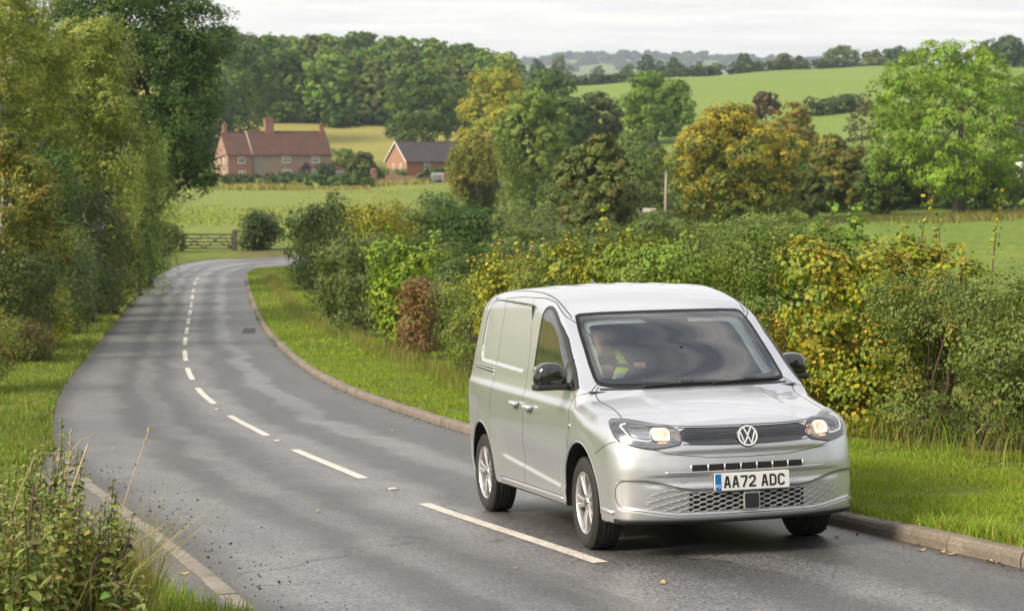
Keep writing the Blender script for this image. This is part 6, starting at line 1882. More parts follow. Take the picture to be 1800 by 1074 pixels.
M_STONE = brick_mat('garden_wall_stone', (.30, .19, .13), (.25, .16, .11), (.3, .25, .2), 2.0)
def tile_mat(name, a, b_):
    t = NT(name); p = t.obj(); f = t.noise(p, .7, 7, .7); f2 = t.noise(p, 9, 3, .6)
    wv = t.n.new('ShaderNodeTexWave'); wv.bands_direction = 'Z'; wv.inputs['Scale'].default_value = 1.6; t.t.links.new(p, wv.inputs[0])
    c = t.mix(t.ramp(f, [(.3, 0), (.7, 1)]), a, b_); c = t.mix(t.ramp(f2, [(.4, .35), (.6, 0)]), c, tuple(x * .5 for x in a))
    b = t.bsdf(Base__Color=c, Roughness=.85); t.put(b.inputs['Normal'], t.bump(t.math('ADD', wv.outputs[1], f2), .5, .05)); return t.mat
M_TILE = tile_mat('clay_tiles', (.070, .032, .024), (.125, .060, .043)); M_SLATE = tile_mat('slate', (.052, .045, .047), (.092, .080, .080))
M_WHITEW = simple('white_joinery', (.78, .77, .74), .5); M_PANE = simple('window_pane', (.02, .024, .028), .08, coat=.6)
M_OAKW = simple('weathered_wood', (.085, .072, .056), .85, var=.4, scale=5, bump=.3); M_DARKW = simple('dark_timber', (.035, .03, .027), .8, var=.3)
M_RENDER = simple('white_render', (.78, .77, .74), .8, var=.06, scale=2); M_LEAD = simple('grey_trailer_paint', (.22, .225, .235), .45, var=.1, scale=2)

def wall_house(mb, L, D, H, ridge, m=0, x0=0.0):
    """gabled shell: front y=0, back y=D, ridge along x"""
    P = [(x0, 0, -1), (x0, 0, H), (x0, D / 2, ridge), (x0, D, H), (x0, D, -1)]
    Q = [(x0 + L, y, z) for _, y, z in P]
    mb.add(P + Q, [(0, 1, 2, 3, 4), (9, 8, 7, 6, 5), (0, 5, 6, 1), (4, 3, 8, 9)], m)
def gable_roof(mb, x0, x1, D, H, ridge, ov=.25, gv=.20, th=.14, m=0):
    s = (ridge - H) / (D / 2)
    for sg in (0, 1):
        y = lambda q: q if sg == 0 else D - q
        a = [(x0 - gv, y(-ov), H - ov * s + .05), (x1 + gv, y(-ov), H - ov * s + .05), (x1 + gv, y(D / 2), ridge + .05), (x0 - gv, y(D / 2), ridge + .05)]
        b = [(p[0], p[1], p[2] + th) for p in a]
        mb.add(a + b, [(0, 1, 2, 3), (7, 6, 5, 4), (0, 4, 5, 1), (1, 5, 6, 2), (2, 6, 7, 3), (3, 7, 4, 0)], m)
    mb.tube([(x0 - gv, D / 2, ridge + .17), (x1 + gv, D / 2, ridge + .17)], .11, 6, m)
def window(parent, c, w, h, lights, axis='front', frame=.11, arch=False):
    """frame ring with mullions, panes as a sub-part; c is the centre on the wall plane"""
    mb = MB(); x, y, z = c
    def P(a, d, b): return (x + a, y + d, z + b) if axis == 'front' else (x + d, y + a, z + b)
    def bar(a, b, ha, hb, d=-.03, hd=.035):
        mb.box(P(a, d, b), (ha, hd, hb) if axis == 'front' else (hd, ha, hb))
    bar(0, h / 2 - frame / 2, w / 2, frame / 2); bar(0, -h / 2 + frame / 2, w / 2 + .06, frame / 2, -.05, .06)
    for s in (-1, 1): bar(s * (w / 2 - frame / 2), 0, frame / 2, h / 2 - frame)
    for k in range(1, lights): bar(-w / 2 + w * k / lights, 0, frame * .5, h / 2 - frame)
    bar(0, h * .12, w / 2 - frame, frame * .3, -.026, .02)
    if arch:
        pts = [P(w / 2 * math.cos(a), -.03, h / 2 + w * .26 * math.sin(a)) for a in np.linspace(0, PI, 13)]
        mb.tube(pts, .06, 6)
    f = mb.build('window', M_WHITEW, parent)
    m2 = MB(); m2.box(P(0, -.006, 0), (w / 2 - .02, .004, h / 2 - .02) if axis == 'front' else (.004, w / 2 - .02, h / 2 - .02))
    if arch: m2.poly([P(w / 2 * math.cos(a), -.011, h / 2 + w * .26 * math.sin(a)) for a in np.linspace(0, PI, 13)])
    m2.build('pane', M_PANE, f)
    return f
def chimney(parent, x, y, z0, z1, w, d, mat, pots=2):
    mb = MB(); mb.box((x, y, (z0 + z1) / 2), (w / 2, d / 2, (z1 - z0) / 2)); mb.box((x, y, z1 - .22), (w / 2 + .07, d / 2 + .07, .09)); mb.box((x, y, z1 + .035), (w / 2 + .04, d / 2 + .04, .035))
    c = mb.build('chimney', mat, parent)
    for k in range(pots):
        m = MB(); m.lathe([(.12, z1 + .07), (.14, z1 + .30), (.10, z1 + .45), (.12, z1 + .5)], (x + (k - (pots - 1) / 2) * .5, y, 0), n=10); m.build('chimney_pot', M_BRICKO, c)
    return c

# ---- cottage
TH = math.radians(25)
X, Y, z = spot(401, 372); z = 1.35
COT = empty('cottage', (X, Y, z), TH, 'long brick and flint cottage with red tiled roof and tall chimneys behind a hedge', 'house')
L1, L2, D, H, RG = 5.0, 21.0, 8.4, 4.65, 8.95
mb = MB(); wall_house(mb, L1, D, H - .02, RG - .30); mb.build('brick_wing', M_BRICK, COT)
mb = MB(); wall_house(mb, L2 - L1 - .004, D, H, RG, 0, L1 + .004); mb.build('wall', M_BRICKW, COT)
mb = MB(); gable_roof(mb, .0, L1 - .25, D, H - .02, RG - .30); gr_ = mb.build('wing_roof', M_TILE, COT)
mb = MB(); gable_roof(mb, L1 + .05, L2, D, H, RG); rf_ = mb.build('roof', M_TILE, COT)
mb = MB()
s_ = (RG - H) / (D / 2)
mb.tube([(L1 - .1, -.3, H - .3 * s_ + .22), (L1 - .1, D / 2, RG + .24)], .10, 6); mb.build('roof_verge', simple('mortar_verge', (.42, .36, .30), .9), rf_)
mb = MB(); mb.tube([(L1 - .05, -.08, H - .1), (L1 - .05, -.08, -.5)], .06, 8); mb.build('drainpipe', M_DARKW, COT)
chimney(rf_, 9.6, D / 2, RG - 1.2, RG + 2.55, 1.75, 1.1, M_BRICK, 3); chimney(rf_, 20.4, D / 2, RG - .8, RG + 1.55, .95, .8, M_BRICK, 1); chimney(gr_, .8, D / 2 + .4, RG - 1, RG + 1.5, .75, .7, M_BRICK, 1)
for x, zz, w_, h_, n_ in ((2.7, 3.55, 1.35, 1.25, 2), (2.8, .95, 1.4, 1.1, 2), (11.7, 3.6, 1.6, 1.25, 3), (17.7, 3.6, 1.5, 1.25, 3), (11.8, 1.0, 1.9, 1.35, 4), (18.0, 1.0, 2.0, 1.4, 4)):
    window(COT, (x, 0, zz), w_, h_, n_)
for y, zz in ((2.6, 3.4), (5.8, 3.4), (2.6, 1.0)): window(COT, (0, y, zz), 1.1, 1.2, 2, 'side')
mb = MB(); mb.box((15.3, -.10, 1.0), (.60, .05, 1.05)); dr = mb.build('door', M_WHITEW, COT)
mb = MB()
for k in (-1, 0, 1): mb.box((15.3 + k * .34, -.155, 1.15), (.12, .006, .75))
mb.build('door_glazing', M_PANE, dr)
mb = MB()
for s in (-1, 1):
    mb.box((15.3 + s * .80, -1.0, .85), (.07, .07, 1.2), 1)
    a = [(15.3, -1.25, 3.05), (15.3, -.02, 3.05), (15.3 + s * 1.15, -.02, 1.95), (15.3 + s * 1.15, -1.25, 1.95)]
    mb.prism(a, (0, 0, .10), 0)
mb.poly([(15.3, -1.15, 3.0), (14.3, -1.15, 2.0), (16.3, -1.15, 2.0)], 1)
mb.build('porch', [M_TILE, M_DARKW], COT)
mb = MB(); mb.add([(L2 + .01, .8, -1), (L2 + 3.6, .8, -1), (L2 + 3.6, .8, 1.7), (L2 + .01, .8, 3.2), (L2 + .01, 6, -1), (L2 + 3.6, 6, -1), (L2 + 3.6, 6, 1.7), (L2 + .01, 6, 3.2)], [(0, 1, 2, 3), (1, 5, 6, 2), (5, 4, 7, 6)])
lt = mb.build('lean_to', M_BRICKW, COT)
mb = MB(); mb.prism([(L2 + .01, .6, 3.24), (L2 + 3.8, .6, 1.68), (L2 + 3.8, 6.2, 1.68), (L2 + .01, 6.2, 3.24)], (0, 0, .10)); mb.build('lean_to_roof', M_TILE, lt)
window(COT, (L2 + 2.0, .8, .75), 1.5, 1.1, 3)

# ---- barn
TH2 = math.radians(36)
X, Y, z = spot(715, 366); z = 1.05
BRN = empty('barn', (X, Y, z), TH2, 'small orange brick barn with grey slate roof and white gable edges', 'barn')
L, D, H, RG = 14.5, 7.2, 3.75, 7.25
mb = MB(); wall_house(mb, L, D, H, RG); mb.build('wall', M_BRICKO, BRN)
mb = MB(); gable_roof(mb, 0, L, D, H, RG, .3, .3); rf_ = mb.build('roof', M_SLATE, BRN)
s_ = (RG - H) / (D / 2)
for xg in (-.34, L + .34):
    mb = MB()
    for sg in (0, 1):
        y = (lambda q: q) if sg == 0 else (lambda q: D - q)
        mb.prism([(xg, y(-.34), H - .34 * s_ - .02), (xg, y(D / 2), RG + .02), (xg, y(D / 2), RG + .26), (xg, y(-.34), H - .34 * s_ + .22)], (-.04 if xg < 0 else .04, 0, 0))
    mb.build('bargeboard', M_WHITEW, rf_)
for y in (2.0, 4.6): window(BRN, (0, y, 2.6), .55, 1.3, 1, 'side')
for x in (4.6, 11.6): window(BRN, (x, 0, 2.75), 1.25, 1.15, 2)
window(BRN, (3.2, 0, .35), 2.1, .9, 3, 'front', .09, True)

# ---- house glimpsed right of the ash, and one behind the valley trees
X, Y, z = spot(1782, 232)
WH = empty('timbered_house', (X, Y, z), math.radians(-12), 'white timber-framed house glimpsed through leaves at the right picture edge', 'house')
mb = MB(); wall_house(mb, 9.0, 6.0, 4.6, 7.6, 0, 0); mb.build('wall', M_RENDER, WH)
mb = MB(); gable_roof(mb, 0, 9, 6, 4.6, 7.6, .3, .2); mb.build('roof', M_SLATE, WH)
mb = MB(); P = [(.8, -1.2, -1), (.8, -1.2, 4.4), (2.6, -1.2, 6.9), (4.4, -1.2, 4.4), (4.4, -1.2, -1)]; mb.prism(P, (0, 1.19, 0)); gb = mb.build('gable_bay', M_RENDER, WH)
mb = MB()
for k in range(5): mb.box((1.0 + k * .8, -1.22, 2.6 if k in (0, 4) else 3.2), (.07, .03, 1.7 if k in (0, 4) else 2.4))
for zz in (2.2, 4.35): mb.box((2.6, -1.225, zz), (1.8, .035, .08))
for s in (-1, 1): mb.tube([(2.6, -1.25, 7.0), (2.6 + s * 2.1, -1.25, 4.1)], .13, 4)
mb.build('timber_frame', M_DARKW, gb)
window(WH, (2.6, -1.2, 1.1), 1.8, 1.2, 3); window(WH, (6.6, 0, 1.2), 1.5, 1.2, 2)
X, Y, z = spot(1116, 318); z -= 2.2
BH = empty('brick_house', (X, Y, z), math.radians(20), 'brick house end with pale gable edge hidden among valley trees', 'house')
mb = MB(); wall_house(mb, 4.0, 4.4, 4.0, 6.0); mb.build('wall', M_BRICK, BH)
mb = MB(); gable_roof(mb, 0, 4, 4.4, 4.0, 6.0); rf_ = mb.build('roof', M_SLATE, BH); chimney(rf_, 1.0, 2.2, 5.4, 7.2, .7, .6, M_BRICK, 1)
mb = MB(); mb.prism([(-.25, -.2, 3.8), (-.25, 2.2, 6.0), (-.25, 2.2, 6.25), (-.25, -.2, 4.05)], (-.05, 0, 0)); mb.build('bargeboard', M_WHITEW, rf_)
window(BH, (0, 2.2, 3.0), 1.1, 1.1, 2, 'side')
X, Y, z = spot(1142, 168)
SH = empty('garden_shed', (X, Y, z), math.radians(-8), 'small pale block shed at the foot of the valley trees', 'shed')
mb = MB(); mb.box((0, 0, .7), (.55, 1.0, .9)); mb.build('wall', simple('pale_block', (.50, .46, .40), .85, var=.15, scale=3), SH)
mb = MB(); mb.box((-1.3, 0, 1.28), (2.0, 1.25, .06)); mb.build('roof', M_DARKW, SH)
mb = MB(); mb.box((-1.9, .2, .6), (1.3, .8, .65)); mb.build('lean_to', M_DARKW, SH)

# ---- farm walls, pier, rails, trailer
X, Y, z = spot(657, 344)
pr = MB(); pr.box((0, 0, 1.2), (.42, .42, 1.4)); pr.box((0, 0, 2.68), (.52, .52, .08)); pr.box((0, 0, 2.85), (.40, .40, .10), 0, None, .3)
o = empty('gate_pier', (X, Y, z), .3, 'tall square brick gate pier between cottage hedge and garden wall', 'pier'); pr.build('pier_body', M_BRICK, o)
A = np.array(spot(664, 344)); B = np.array(spot(732, 346)); ln = np.linalg.norm(B - A)
o = empty('garden_wall', tuple(A), math.atan2(B[1] - A[1], B[0] - A[0]), 'low crumbling brick garden wall with a raised middle', 'wall')
mb = MB(); prof = [(0, 1.0), (1.4, 1.1), (1.5, 1.6), (2.2, 1.9), (2.3, 2.5), (3.2, 2.5), (3.4, 1.8), (4.6, 1.6), (ln, 1.5)]
mb.prism([(0, 0, -.5)] + [(x, 0, h_) for x, h_ in prof] + [(ln, 0, -.5)], (0, .35, 0)); mb.build('wall_body', M_STONE, o)
A = np.array(spot(733, 346)); B = np.array(spot(760, 347)); ln = np.linalg.norm(B - A)
o = empty('rail_fence', tuple(A), math.atan2(B[1] - A[1], B[0] - A[0]), 'short wooden rail fence between garden wall and trailer', 'fence')
for k in range(3):
    mb = MB(); mb.box((ln * k / 2, 0, .55), (.07, .07, .75)); mb.build('post', M_OAKW, o)
for k in range(3):
    mb = MB(); mb.box((ln / 2, -.09, .35 + .35 * k), (ln / 2, .025, .055)); mb.build('rail', M_OAKW, o)
X, Y, z = spot(771, 347)
o = empty('livestock_trailer', (X, Y, z - .2), .2, 'grey box trailer with rounded roof parked by the farm wall', 'trailer')
mb = MB(); n = 10
V = []
for x in (-1.25, 1.25):
    for a in np.linspace(0, PI, n): V.append((x, .85 * math.cos(a), 1.45 + .45 * math.sin(a)))
    V += [(x, -.85, .55), (x, .85, .55)]
k = n + 2
mb.add(V, [[i, (i + 1) % k, k + (i + 1) % k, k + i] for i in range(k)] + [list(range(k))[::-1], [k + i for i in range(k)]]); mb.build('body', M_LEAD, o)
for s in (-1, 1):
    for x in (-.4, .4):
        mb = MB(); mb.lathe([(0, -.1), (.26, -.1), (.32, -.07), (.32, .07), (.26, .1), (0, .1)], (x, s * .92, .32), 'y', 16); mb.build('wheel', M_TYRE, o)
mb = MB(); mb.tube([(-1.25, 0, .55), (-2.4, 0, .5)], .05, 6); mb.build('drawbar', M_DARKW, o)
A = np.array(spot(779, 345)); B = np.array(spot(800, 346)); ln = np.linalg.norm(B - A)
o = empty('yard_wall', tuple(A), math.atan2(B[1] - A[1], B[0] - A[0]), 'short brick yard wall right of the grey trailer', 'wall')
mb = MB(); mb.box((ln / 2, .2, .5), (ln / 2, .2, 1.0)); mb.box((ln / 2, .2, 1.55), (ln / 2 + .05, .26, .06)); mb.build('wall_body', M_STONE, o)

# ---- pole
X, Y, z = spot(1170, 163)
o = empty('utility_pole', (X, Y, z), 0, 'single weathered wooden pole standing beside the amber beech tree', 'pole')
hh = z_at(299, Y) - z
mb = MB(); mb.tube([(0, 0, -.4), (.01, 0, hh * .5), (0.03, 0, hh)], [.15, .13, .10], 10); mb.lathe([(.10, hh), (.06, hh + .05), (0, hh + .06)], (0.03, 0, 0), n=10)
mb.build('shaft', simple('grey_pole_wood', (.30, .26, .22), .85, var=.3, scale=3), o)

# ---- five-bar gate
A = np.array(spot(320, 150)); B = np.array(spot(413, 150)); ln = np.linalg.norm(B[:2] - A[:2])
G5 = empty('field_gate', tuple(A), math.atan2(B[1] - A[1], B[0] - A[0]), 'closed wooden five-bar field gate with crossed braces at the road bend', 'gate')
for x, hh, w_ in ((0, 1.42, .13), (ln, 1.62, .17)):
    mb = MB(); mb.box((x, 0, hh / 2 - .15), (w_, w_, hh / 2 + .15)); mb.box((x, 0, hh + .02), (w_ * .9, w_ * .9, .03), 0, None, .6); mb.build('gate_post', M_OAKW, G5)
for k, zz in enumerate((.20, .44, .70, .98, 1.28)):
    mb = MB(); mb.box((ln / 2, -.02, zz), (ln / 2 - .19, .025, .055 if k < 4 else .07)); mb.build('gate_rail', M_OAKW, G5)
for x in (.22, ln - .22):
    mb = MB(); mb.box((x, -.02, .74), (.05, .035, .62)); mb.build('gate_stile', M_OAKW, G5)
mid = ln / 2
for a, b_ in (((.25, 1.26), (mid - .35, .22)), ((.25, .22), (mid - .35, 1.26)), ((mid - .35, 1.26), (ln - .25, .22)), ((mid - .35, .22), (ln - .9, 1.26)), ((ln - .9, 1.26), (ln - .25, .22))):
    mb = MB(); mb.tube([(a[0], -.07, a[1]), (b_[0], -.07, b_[1])], .04, 4); mb.build('gate_brace', M_OAKW, G5)

# ---- road studs, leaves, grit
for (px, py, lab) in ((690, 861, 'road stud between the two nearest white dashes'), (487, 776, 'road stud beyond the second white dash'), (381, 721, 'road stud between the third and fourth white dashes')):
    p = hit(px, py); d0 = s_at(Lc[np.argmin(np.linalg.norm(CL - p[:2], axis=1))] + .3) - p[:2]
    o = empty('road_stud', (p[0], p[1], p[2] + .002), math.atan2(d0[1], d0[0]), 'pale ' + lab, 'road stud', 'road studs on the centre line')
    mb = MB(); mb.rbox((0, 0, .005), (.075, .055, .007), .02, 0); mb.build('casing', simple('stud_casing', (.16, .155, .15), .5) if 'stud_casing' not in bpy.data.materials else bpy.data.materials['stud_casing'], o)
    mb = MB(); mb.rbox((0, 0, .012), (.022, .038, .007), .010, 0); mb.build('reflector', simple('stud_lens', (.60, .59, .56), .25) if 'stud_lens' not in bpy.data.materials else bpy.data.materials['stud_lens'], o)
M_FALLEN = simple('fallen_leaf', (.36, .25, .11), .7, var=.4, scale=30)
rgl = np.random.default_rng(3)
leafpx = [(265, 879), (270, 934), (282, 931), (1163, 1026), (195, 789), (1620, 968), (1655, 972), (1672, 975), (1740, 988), (690, 758), (905, 1000), (560, 900), (322, 1010), (1470, 945)]
for k, (px, py) in enumerate(leafpx):
    p = hit(px, py); s = rgl.uniform(.022, .042); a = rgl.uniform(0, 6.3)
    V = [(s * math.cos(a + t_) * r_, s * math.sin(a + t_) * r_, .006 + .020 * h_) for t_, r_, h_ in ((0, 1.2, .9), (.7, .7, .3), (1.6, .75, 0), (2.5, .8, .2), (3.14, 1.1, .6), (3.9, .7, .2), (4.7, .8, 0), (5.6, .75, .4))]
    mb = MB(); mb.add([(0, 0, .006)] + V, [(0, i + 1, (i + 1) % 8 + 1) for i in range(8)])
    o = mb.build('fallen_leaf', M_FALLEN); o.location = (p[0], p[1], p[2] + .002)
    tag(o, 'fallen tan leaf lying on the wet road', 'leaf', 'fallen leaves on the road')
# grit and crumbs of tarmac by the left edging
Vs, Fs, Cs = [], [], []; o_ = 0
def crumbs(P, s, col):
    global o_
    n = len(P); D6 = np.array([(1, 0, 0), (-1, 0, 0), (0, 1, 0), (0, -1, 0), (0, 0, 1), (0, 0, -.6)]); T8 = np.array([(0, 2, 4), (2, 1, 4), (1, 3, 4), (3, 0, 4), (2, 0, 5), (1, 2, 5), (3, 1, 5), (0, 3, 5)])
    Z = base_z(P[:, 0], P[:, 1]); B = np.stack([P[:, 0], P[:, 1], Z + s * .4], 1)
    V = (B[:, None] + D6[None] * (s[:, None, None] * rgl.uniform(.6, 1.2, (n, 6, 1)))).reshape(-1, 3)
    F = (np.arange(n)[:, None, None] * 6 + T8[None]).reshape(-1, 3)
    Vs.append(V); Fs.append(F + o_); Cs.append(np.repeat(pick_cols(rgl, col, n, .3), 6, 0)); o_ += len(V)
FPn = _fp[(_fp[:, 1] < 22)]
c = FPn[rgl.integers(0, len(FPn), 250)]; off = np.abs(rgl.normal(0, .30, 250)) + .08
crumbs(np.stack([c[:, 0] + off, c[:, 1] + rgl.normal(0, .2, 250)], 1), rgl.uniform(.003, .011, 250) * (1 + (rgl.random(250) > .93) * .6), [(3, (.012, .012, .012)), (1, (.05, .045, .04))])
Rn = RIGHT[(RIGHT[:, 1] > 11) & (RIGHT[:, 1] < 60)]; c = Rn[rgl.integers(0, len(Rn), 260)]
crumbs(c + np.stack([-np.abs(rgl.normal(.05, .06, 260)), -np.abs(rgl.normal(.05, .06, 260))], 1), rgl.uniform(.006, .016, 260), [(2, (.10, .07, .04)), (1, (.03, .03, .03)), (1, (.22, .15, .06))])
tag(link_mesh('grit', np_mesh('grit', np.vstack(Vs), np.vstack(Fs), np.vstack(Cs)), simple('grit_stone', (.03, .03, .03), .8)), 'loose grit and leaf crumbs along the road edges', 'grit', kind='stuff')

# ---- foreground weeds in the bottom left corner
M_NSTEM = simple('weed_stem', (.085, .055, .030), .8); M_DRYST = simple('dry_stalk', (.42, .33, .20), .85, var=.2, scale=12); M_WOODY = simple('dead_woody_stem', (.055, .036, .026), .9, var=.5, scale=18, bump=.5)
rgn = np.random.default_rng(41)
NET = [(3, (.115, .155, .048)), (3, (.155, .175, .070)), (1.8, (.20, .195, .095)), (1, (.065, .095, .028)), (1, (.16, .115, .065))]
def nettles(stems, label, pal=NET, leaf=.07, name='nettle_clump'):
    """stems: (u, Y, v_top, lean_px)"""
    mb = MB(); Vs, Fs, Cs = [], [], []; oo = 0
    X0, Y0, z0 = spot(stems[0][0], stems[0][1])
    for (u, Y, vt, lean) in stems:
        X, Y, z = spot(u, Y); h = max(.25, z_at(vt, Y) - z); lx = lean * Y / FPX; ly = rgn.normal(0, .08)
        path = [np.array([X - X0 + lx * f ** 1.7 + rgn.normal(0, .006), Y - Y0 + ly * f, z - z0 - .05 + (h + .05) * f]) for f in np.linspace(0, 1, 9)]
        mb.tube(path, np.linspace(.0065, .002, 9), 5)
        nl = int(h / .042); f = np.linspace(.12, .99, nl)
        for s in range(4):
            a = (np.arange(nl) % 2) * (PI / 2) + s * PI / 2 * 2 / 2 + rgn.normal(0, .35, nl)
            if s > 1 : a += PI / 4
            r = leaf * (1.15 - .75 * f ** 2.2) * rgn.uniform(.7, 1.25, nl) * (1 if s < 2 else .7)
            P = np.stack([np.interp(f, np.linspace(0, 1, 9), [q[k] for q in path]) for k in range(3)], 1)
            d = np.stack([np.cos(a), np.sin(a), -.35 + .3 * f], 1); P = P + d * (r * .75)[:, None]
            N = unit(np.stack([np.cos(a) * .35, np.sin(a) * .35, np.ones(nl)], 1) + rgn.normal(size=(nl, 3)) * .28)
            T = unit(d - N * (d * N).sum(1, keepdims=True)); B = np.cross(N, T); L_ = r[:, None] * 1.45; W_ = r[:, None] * .5
            pts = [-T * L_ * .5, -T * L_ * .22 + B * W_ + N * L_ * .05, T * L_ * .12 + B * W_ * .75 + N * L_ * .02, T * L_ * .55 - N * L_ * .12, T * L_ * .12 - B * W_ * .75 + N * L_ * .02, -T * L_ * .22 - B * W_ + N * L_ * .05]
            V = np.stack([P + q for q in pts], 1).reshape(-1, 3); F = np.arange(nl * 6).reshape(nl, 6)
            Vs.append(V); Fs.append(F + oo); Cs.append(np.repeat(pick_cols(rgn, pal, nl, .2), 6, 0)); oo += len(V)
    e = empty(name, (X0, Y0, z0), 0, label, 'weed', 'weeds in the bottom left corner')
    link_mesh('leaves', np_mesh('leaves', np.vstack(Vs), np.vstack(Fs), np.vstack(Cs)), M_LEAF, e)
    mb.build('stems', M_NSTEM, e)
def st(n, u0, u1, y0, y1, v0, v1, l0, l1): return [(rgn.uniform(u0, u1), rgn.uniform(y0, y1), rgn.uniform(v0, v1), rgn.uniform(l0, l1)) for _ in range(n)]
nettles([(90, 10.4, 738, 20), (60, 10.3, 765, 25), (75, 10.5, 790, -10), (105, 10.2, 770, 5), (40, 10.4, 800, 20), (15, 10.5, 815, 10), (100, 10.6, 800, 12)] + st(26, -15, 125, 9.7, 10.6, 770, 900, -25, 35), 'tallest nettle clump with drooping leaf pairs at the left picture edge', leaf=.052)
nettles(st(34, -30, 130, 9.0, 9.8, 850, 1010, -30, 40), 'low leafy nettle clump filling the bottom left corner', leaf=.054)
nettles([(195, 10.0, 838, 15), (170, 9.8, 880, 20), (215, 9.9, 900, 25), (150, 10.0, 870, -5), (185, 9.7, 930, 30)] + st(8, 115, 195, 9.4, 10, 880, 980, -10, 40), 'leggy nettle clump leaning over the flush kerb', leaf=.06)
nettles(st(20, 95, 205, 9.2, 9.9, 860, 990, -20, 20), 'yellowing nettle clump between the leggy and the low ones', [(3, (.20, .20, .055)), (2, (.15, .18, .045)), (1, (.28, .23, .08))], .055)
nettles(st(9, 170, 235, 9.0, 9.5, 985, 1060, -10, 50), 'small green nettle clump beside the grass at the bottom edge', leaf=.065)
def stalk(pts, r0, r1, mat, name, label, cat, group, head=False):
    P = []
    for u, v, Y in pts: P.append(np.array([x_at(u, Y, z_at(v, Y)), Y, z_at(v, Y)]))
    Q = smooth_line(P, 14); b = Q[0].copy(); mb = MB()
    g0 = stand(b[0], b[1]); 
    if b[2] > g0: Q = np.vstack([[b[0] - .02, b[1], g0 - .03], Q])
    mb.tube(Q - b, np.linspace(r0, r1, len(Q)), 6)
    if head:
        for i in range(5):
            f = .88 + .03 * i; k = Q[min(int(f * len(Q)), len(Q) - 1)] - b
            mb.lathe([(0, -.012), (.008, 0), (0, .014)], tuple(k + rgn.normal(0, .006, 3)), n=6)
    o = mb.build(name, mat); o.location = tuple(b)
    tag(o, label, cat, group)
GD = 'dry grass stalks in the bottom left corner'
for k, (pts, lab) in enumerate([([(80, 1080, 9.8), (112, 900, 9.9), (155, 780, 10.0)], 'straight thick dry stalk, tallest of those left of the flush kerb'), ([(60, 1060, 9.9), (100, 900, 10.0), (118, 805, 10.1), (140, 772, 10.2), (165, 765, 10.2)], 'bent dry stalk with its tip hanging over the kerb'),
        ([(170, 1060, 9.7), (215, 890, 9.9), (262, 755, 10.1)], 'long thin dry stalk reaching out across the road'), ([(0, 1050, 9.6), (45, 960, 9.6), (90, 905, 9.7)], 'pale slanting dry stalk low at the left picture edge'),
        ([(20, 900, 9.9), (40, 850, 9.9), (62, 800, 9.9)], 'short dry stalk among the tallest nettles'), ([(150, 1075, 9.5), (200, 980, 9.6), (292, 918, 9.8)], 'thin dry stalk slanting over the flush kerb'),
        ([(130, 1050, 9.4), (170, 1030, 9.4), (205, 1020, 9.4), (225, 1030, 9.4)], 'arched fat dry stalk above the bottom grass'), ([(190, 1074, 9.4), (205, 1050, 9.4), (240, 1035, 9.4)], 'small bent dry stalk at the bottom edge'),
        ([(95, 990, 9.8), (110, 870, 9.9), (122, 805, 10.0), (124, 760, 10.0)], 'upright dry stalk with seed heads beside the bent one')]):
    stalk(pts, .0075 if k in (0, 6) else .0045, .002 if k not in (0, 6) else .005, M_DRYST, 'dry_stalk', lab, 'stalk', GD, k in (2, 8))
stalk([(128, 1075, 9.6), (132, 980, 9.6), (136, 890, 9.7)], .021, .015, M_WOODY, 'woody_stem', 'dark upright woody stem cut off among the nettles', 'stem', None)
stalk([(120, 1070, 9.5), (170, 985, 9.5), (205, 965, 9.6), (232, 958, 9.6)], .020, .011, M_WOODY, 'woody_stem', 'dark crooked woody stem pointing at the road', 'stem', None)
stalk([(205, 1010, 9.5), (215, 980, 9.5), (226, 945, 9.6)], .012, .009, M_WOODY, 'woody_stem', 'short dark forked twig beside the crooked stem', 'stem', None)
for k, (pts, lab) in enumerate([([(30, 1070, 9.4), (52, 930, 9.6), (60, 850, 9.8)], 'dark bare stem leaning left among the tallest nettles'), ([(70, 1070, 9.3), (60, 960, 9.4), (75, 880, 9.6)], 'bent dark stem low in the nettles'), ([(150, 1074, 9.3), (160, 1000, 9.3), (185, 950, 9.5)], 'brown stem between the two thick woody ones')]):
    stalk(pts, .013, .007, M_WOODY, 'woody_stem', lab, 'stem', None)
stalk([(150, 1060, 9.7), (180, 950, 9.8), (205, 870, 9.9)], .008, .004, M_WOODY, 'woody_stem', 'thin brown bare stem through the leggy nettles', 'stem', None)
# ---- haze
mb = MB(); zb_, zt_ = float(GZ.min()) - 1.0, float(GZ.max()) + 45
mb.box((0, 3500, (zb_ + zt_) / 2), (4100, 3800, (zt_ - zb_) / 2))
t = NT('haze'); v = t.n.new('ShaderNodeVolumePrincipled'); v.inputs['Color'].default_value = (.72, .82, 1.0, 1); v.inputs['Density'].default_value = .00015; v.inputs['Anisotropy'].default_value = .3
t.t.links.new(v.outputs[0], t.out.inputs['Volume'])
tag(mb.build('haze', t.mat), kind='stuff')
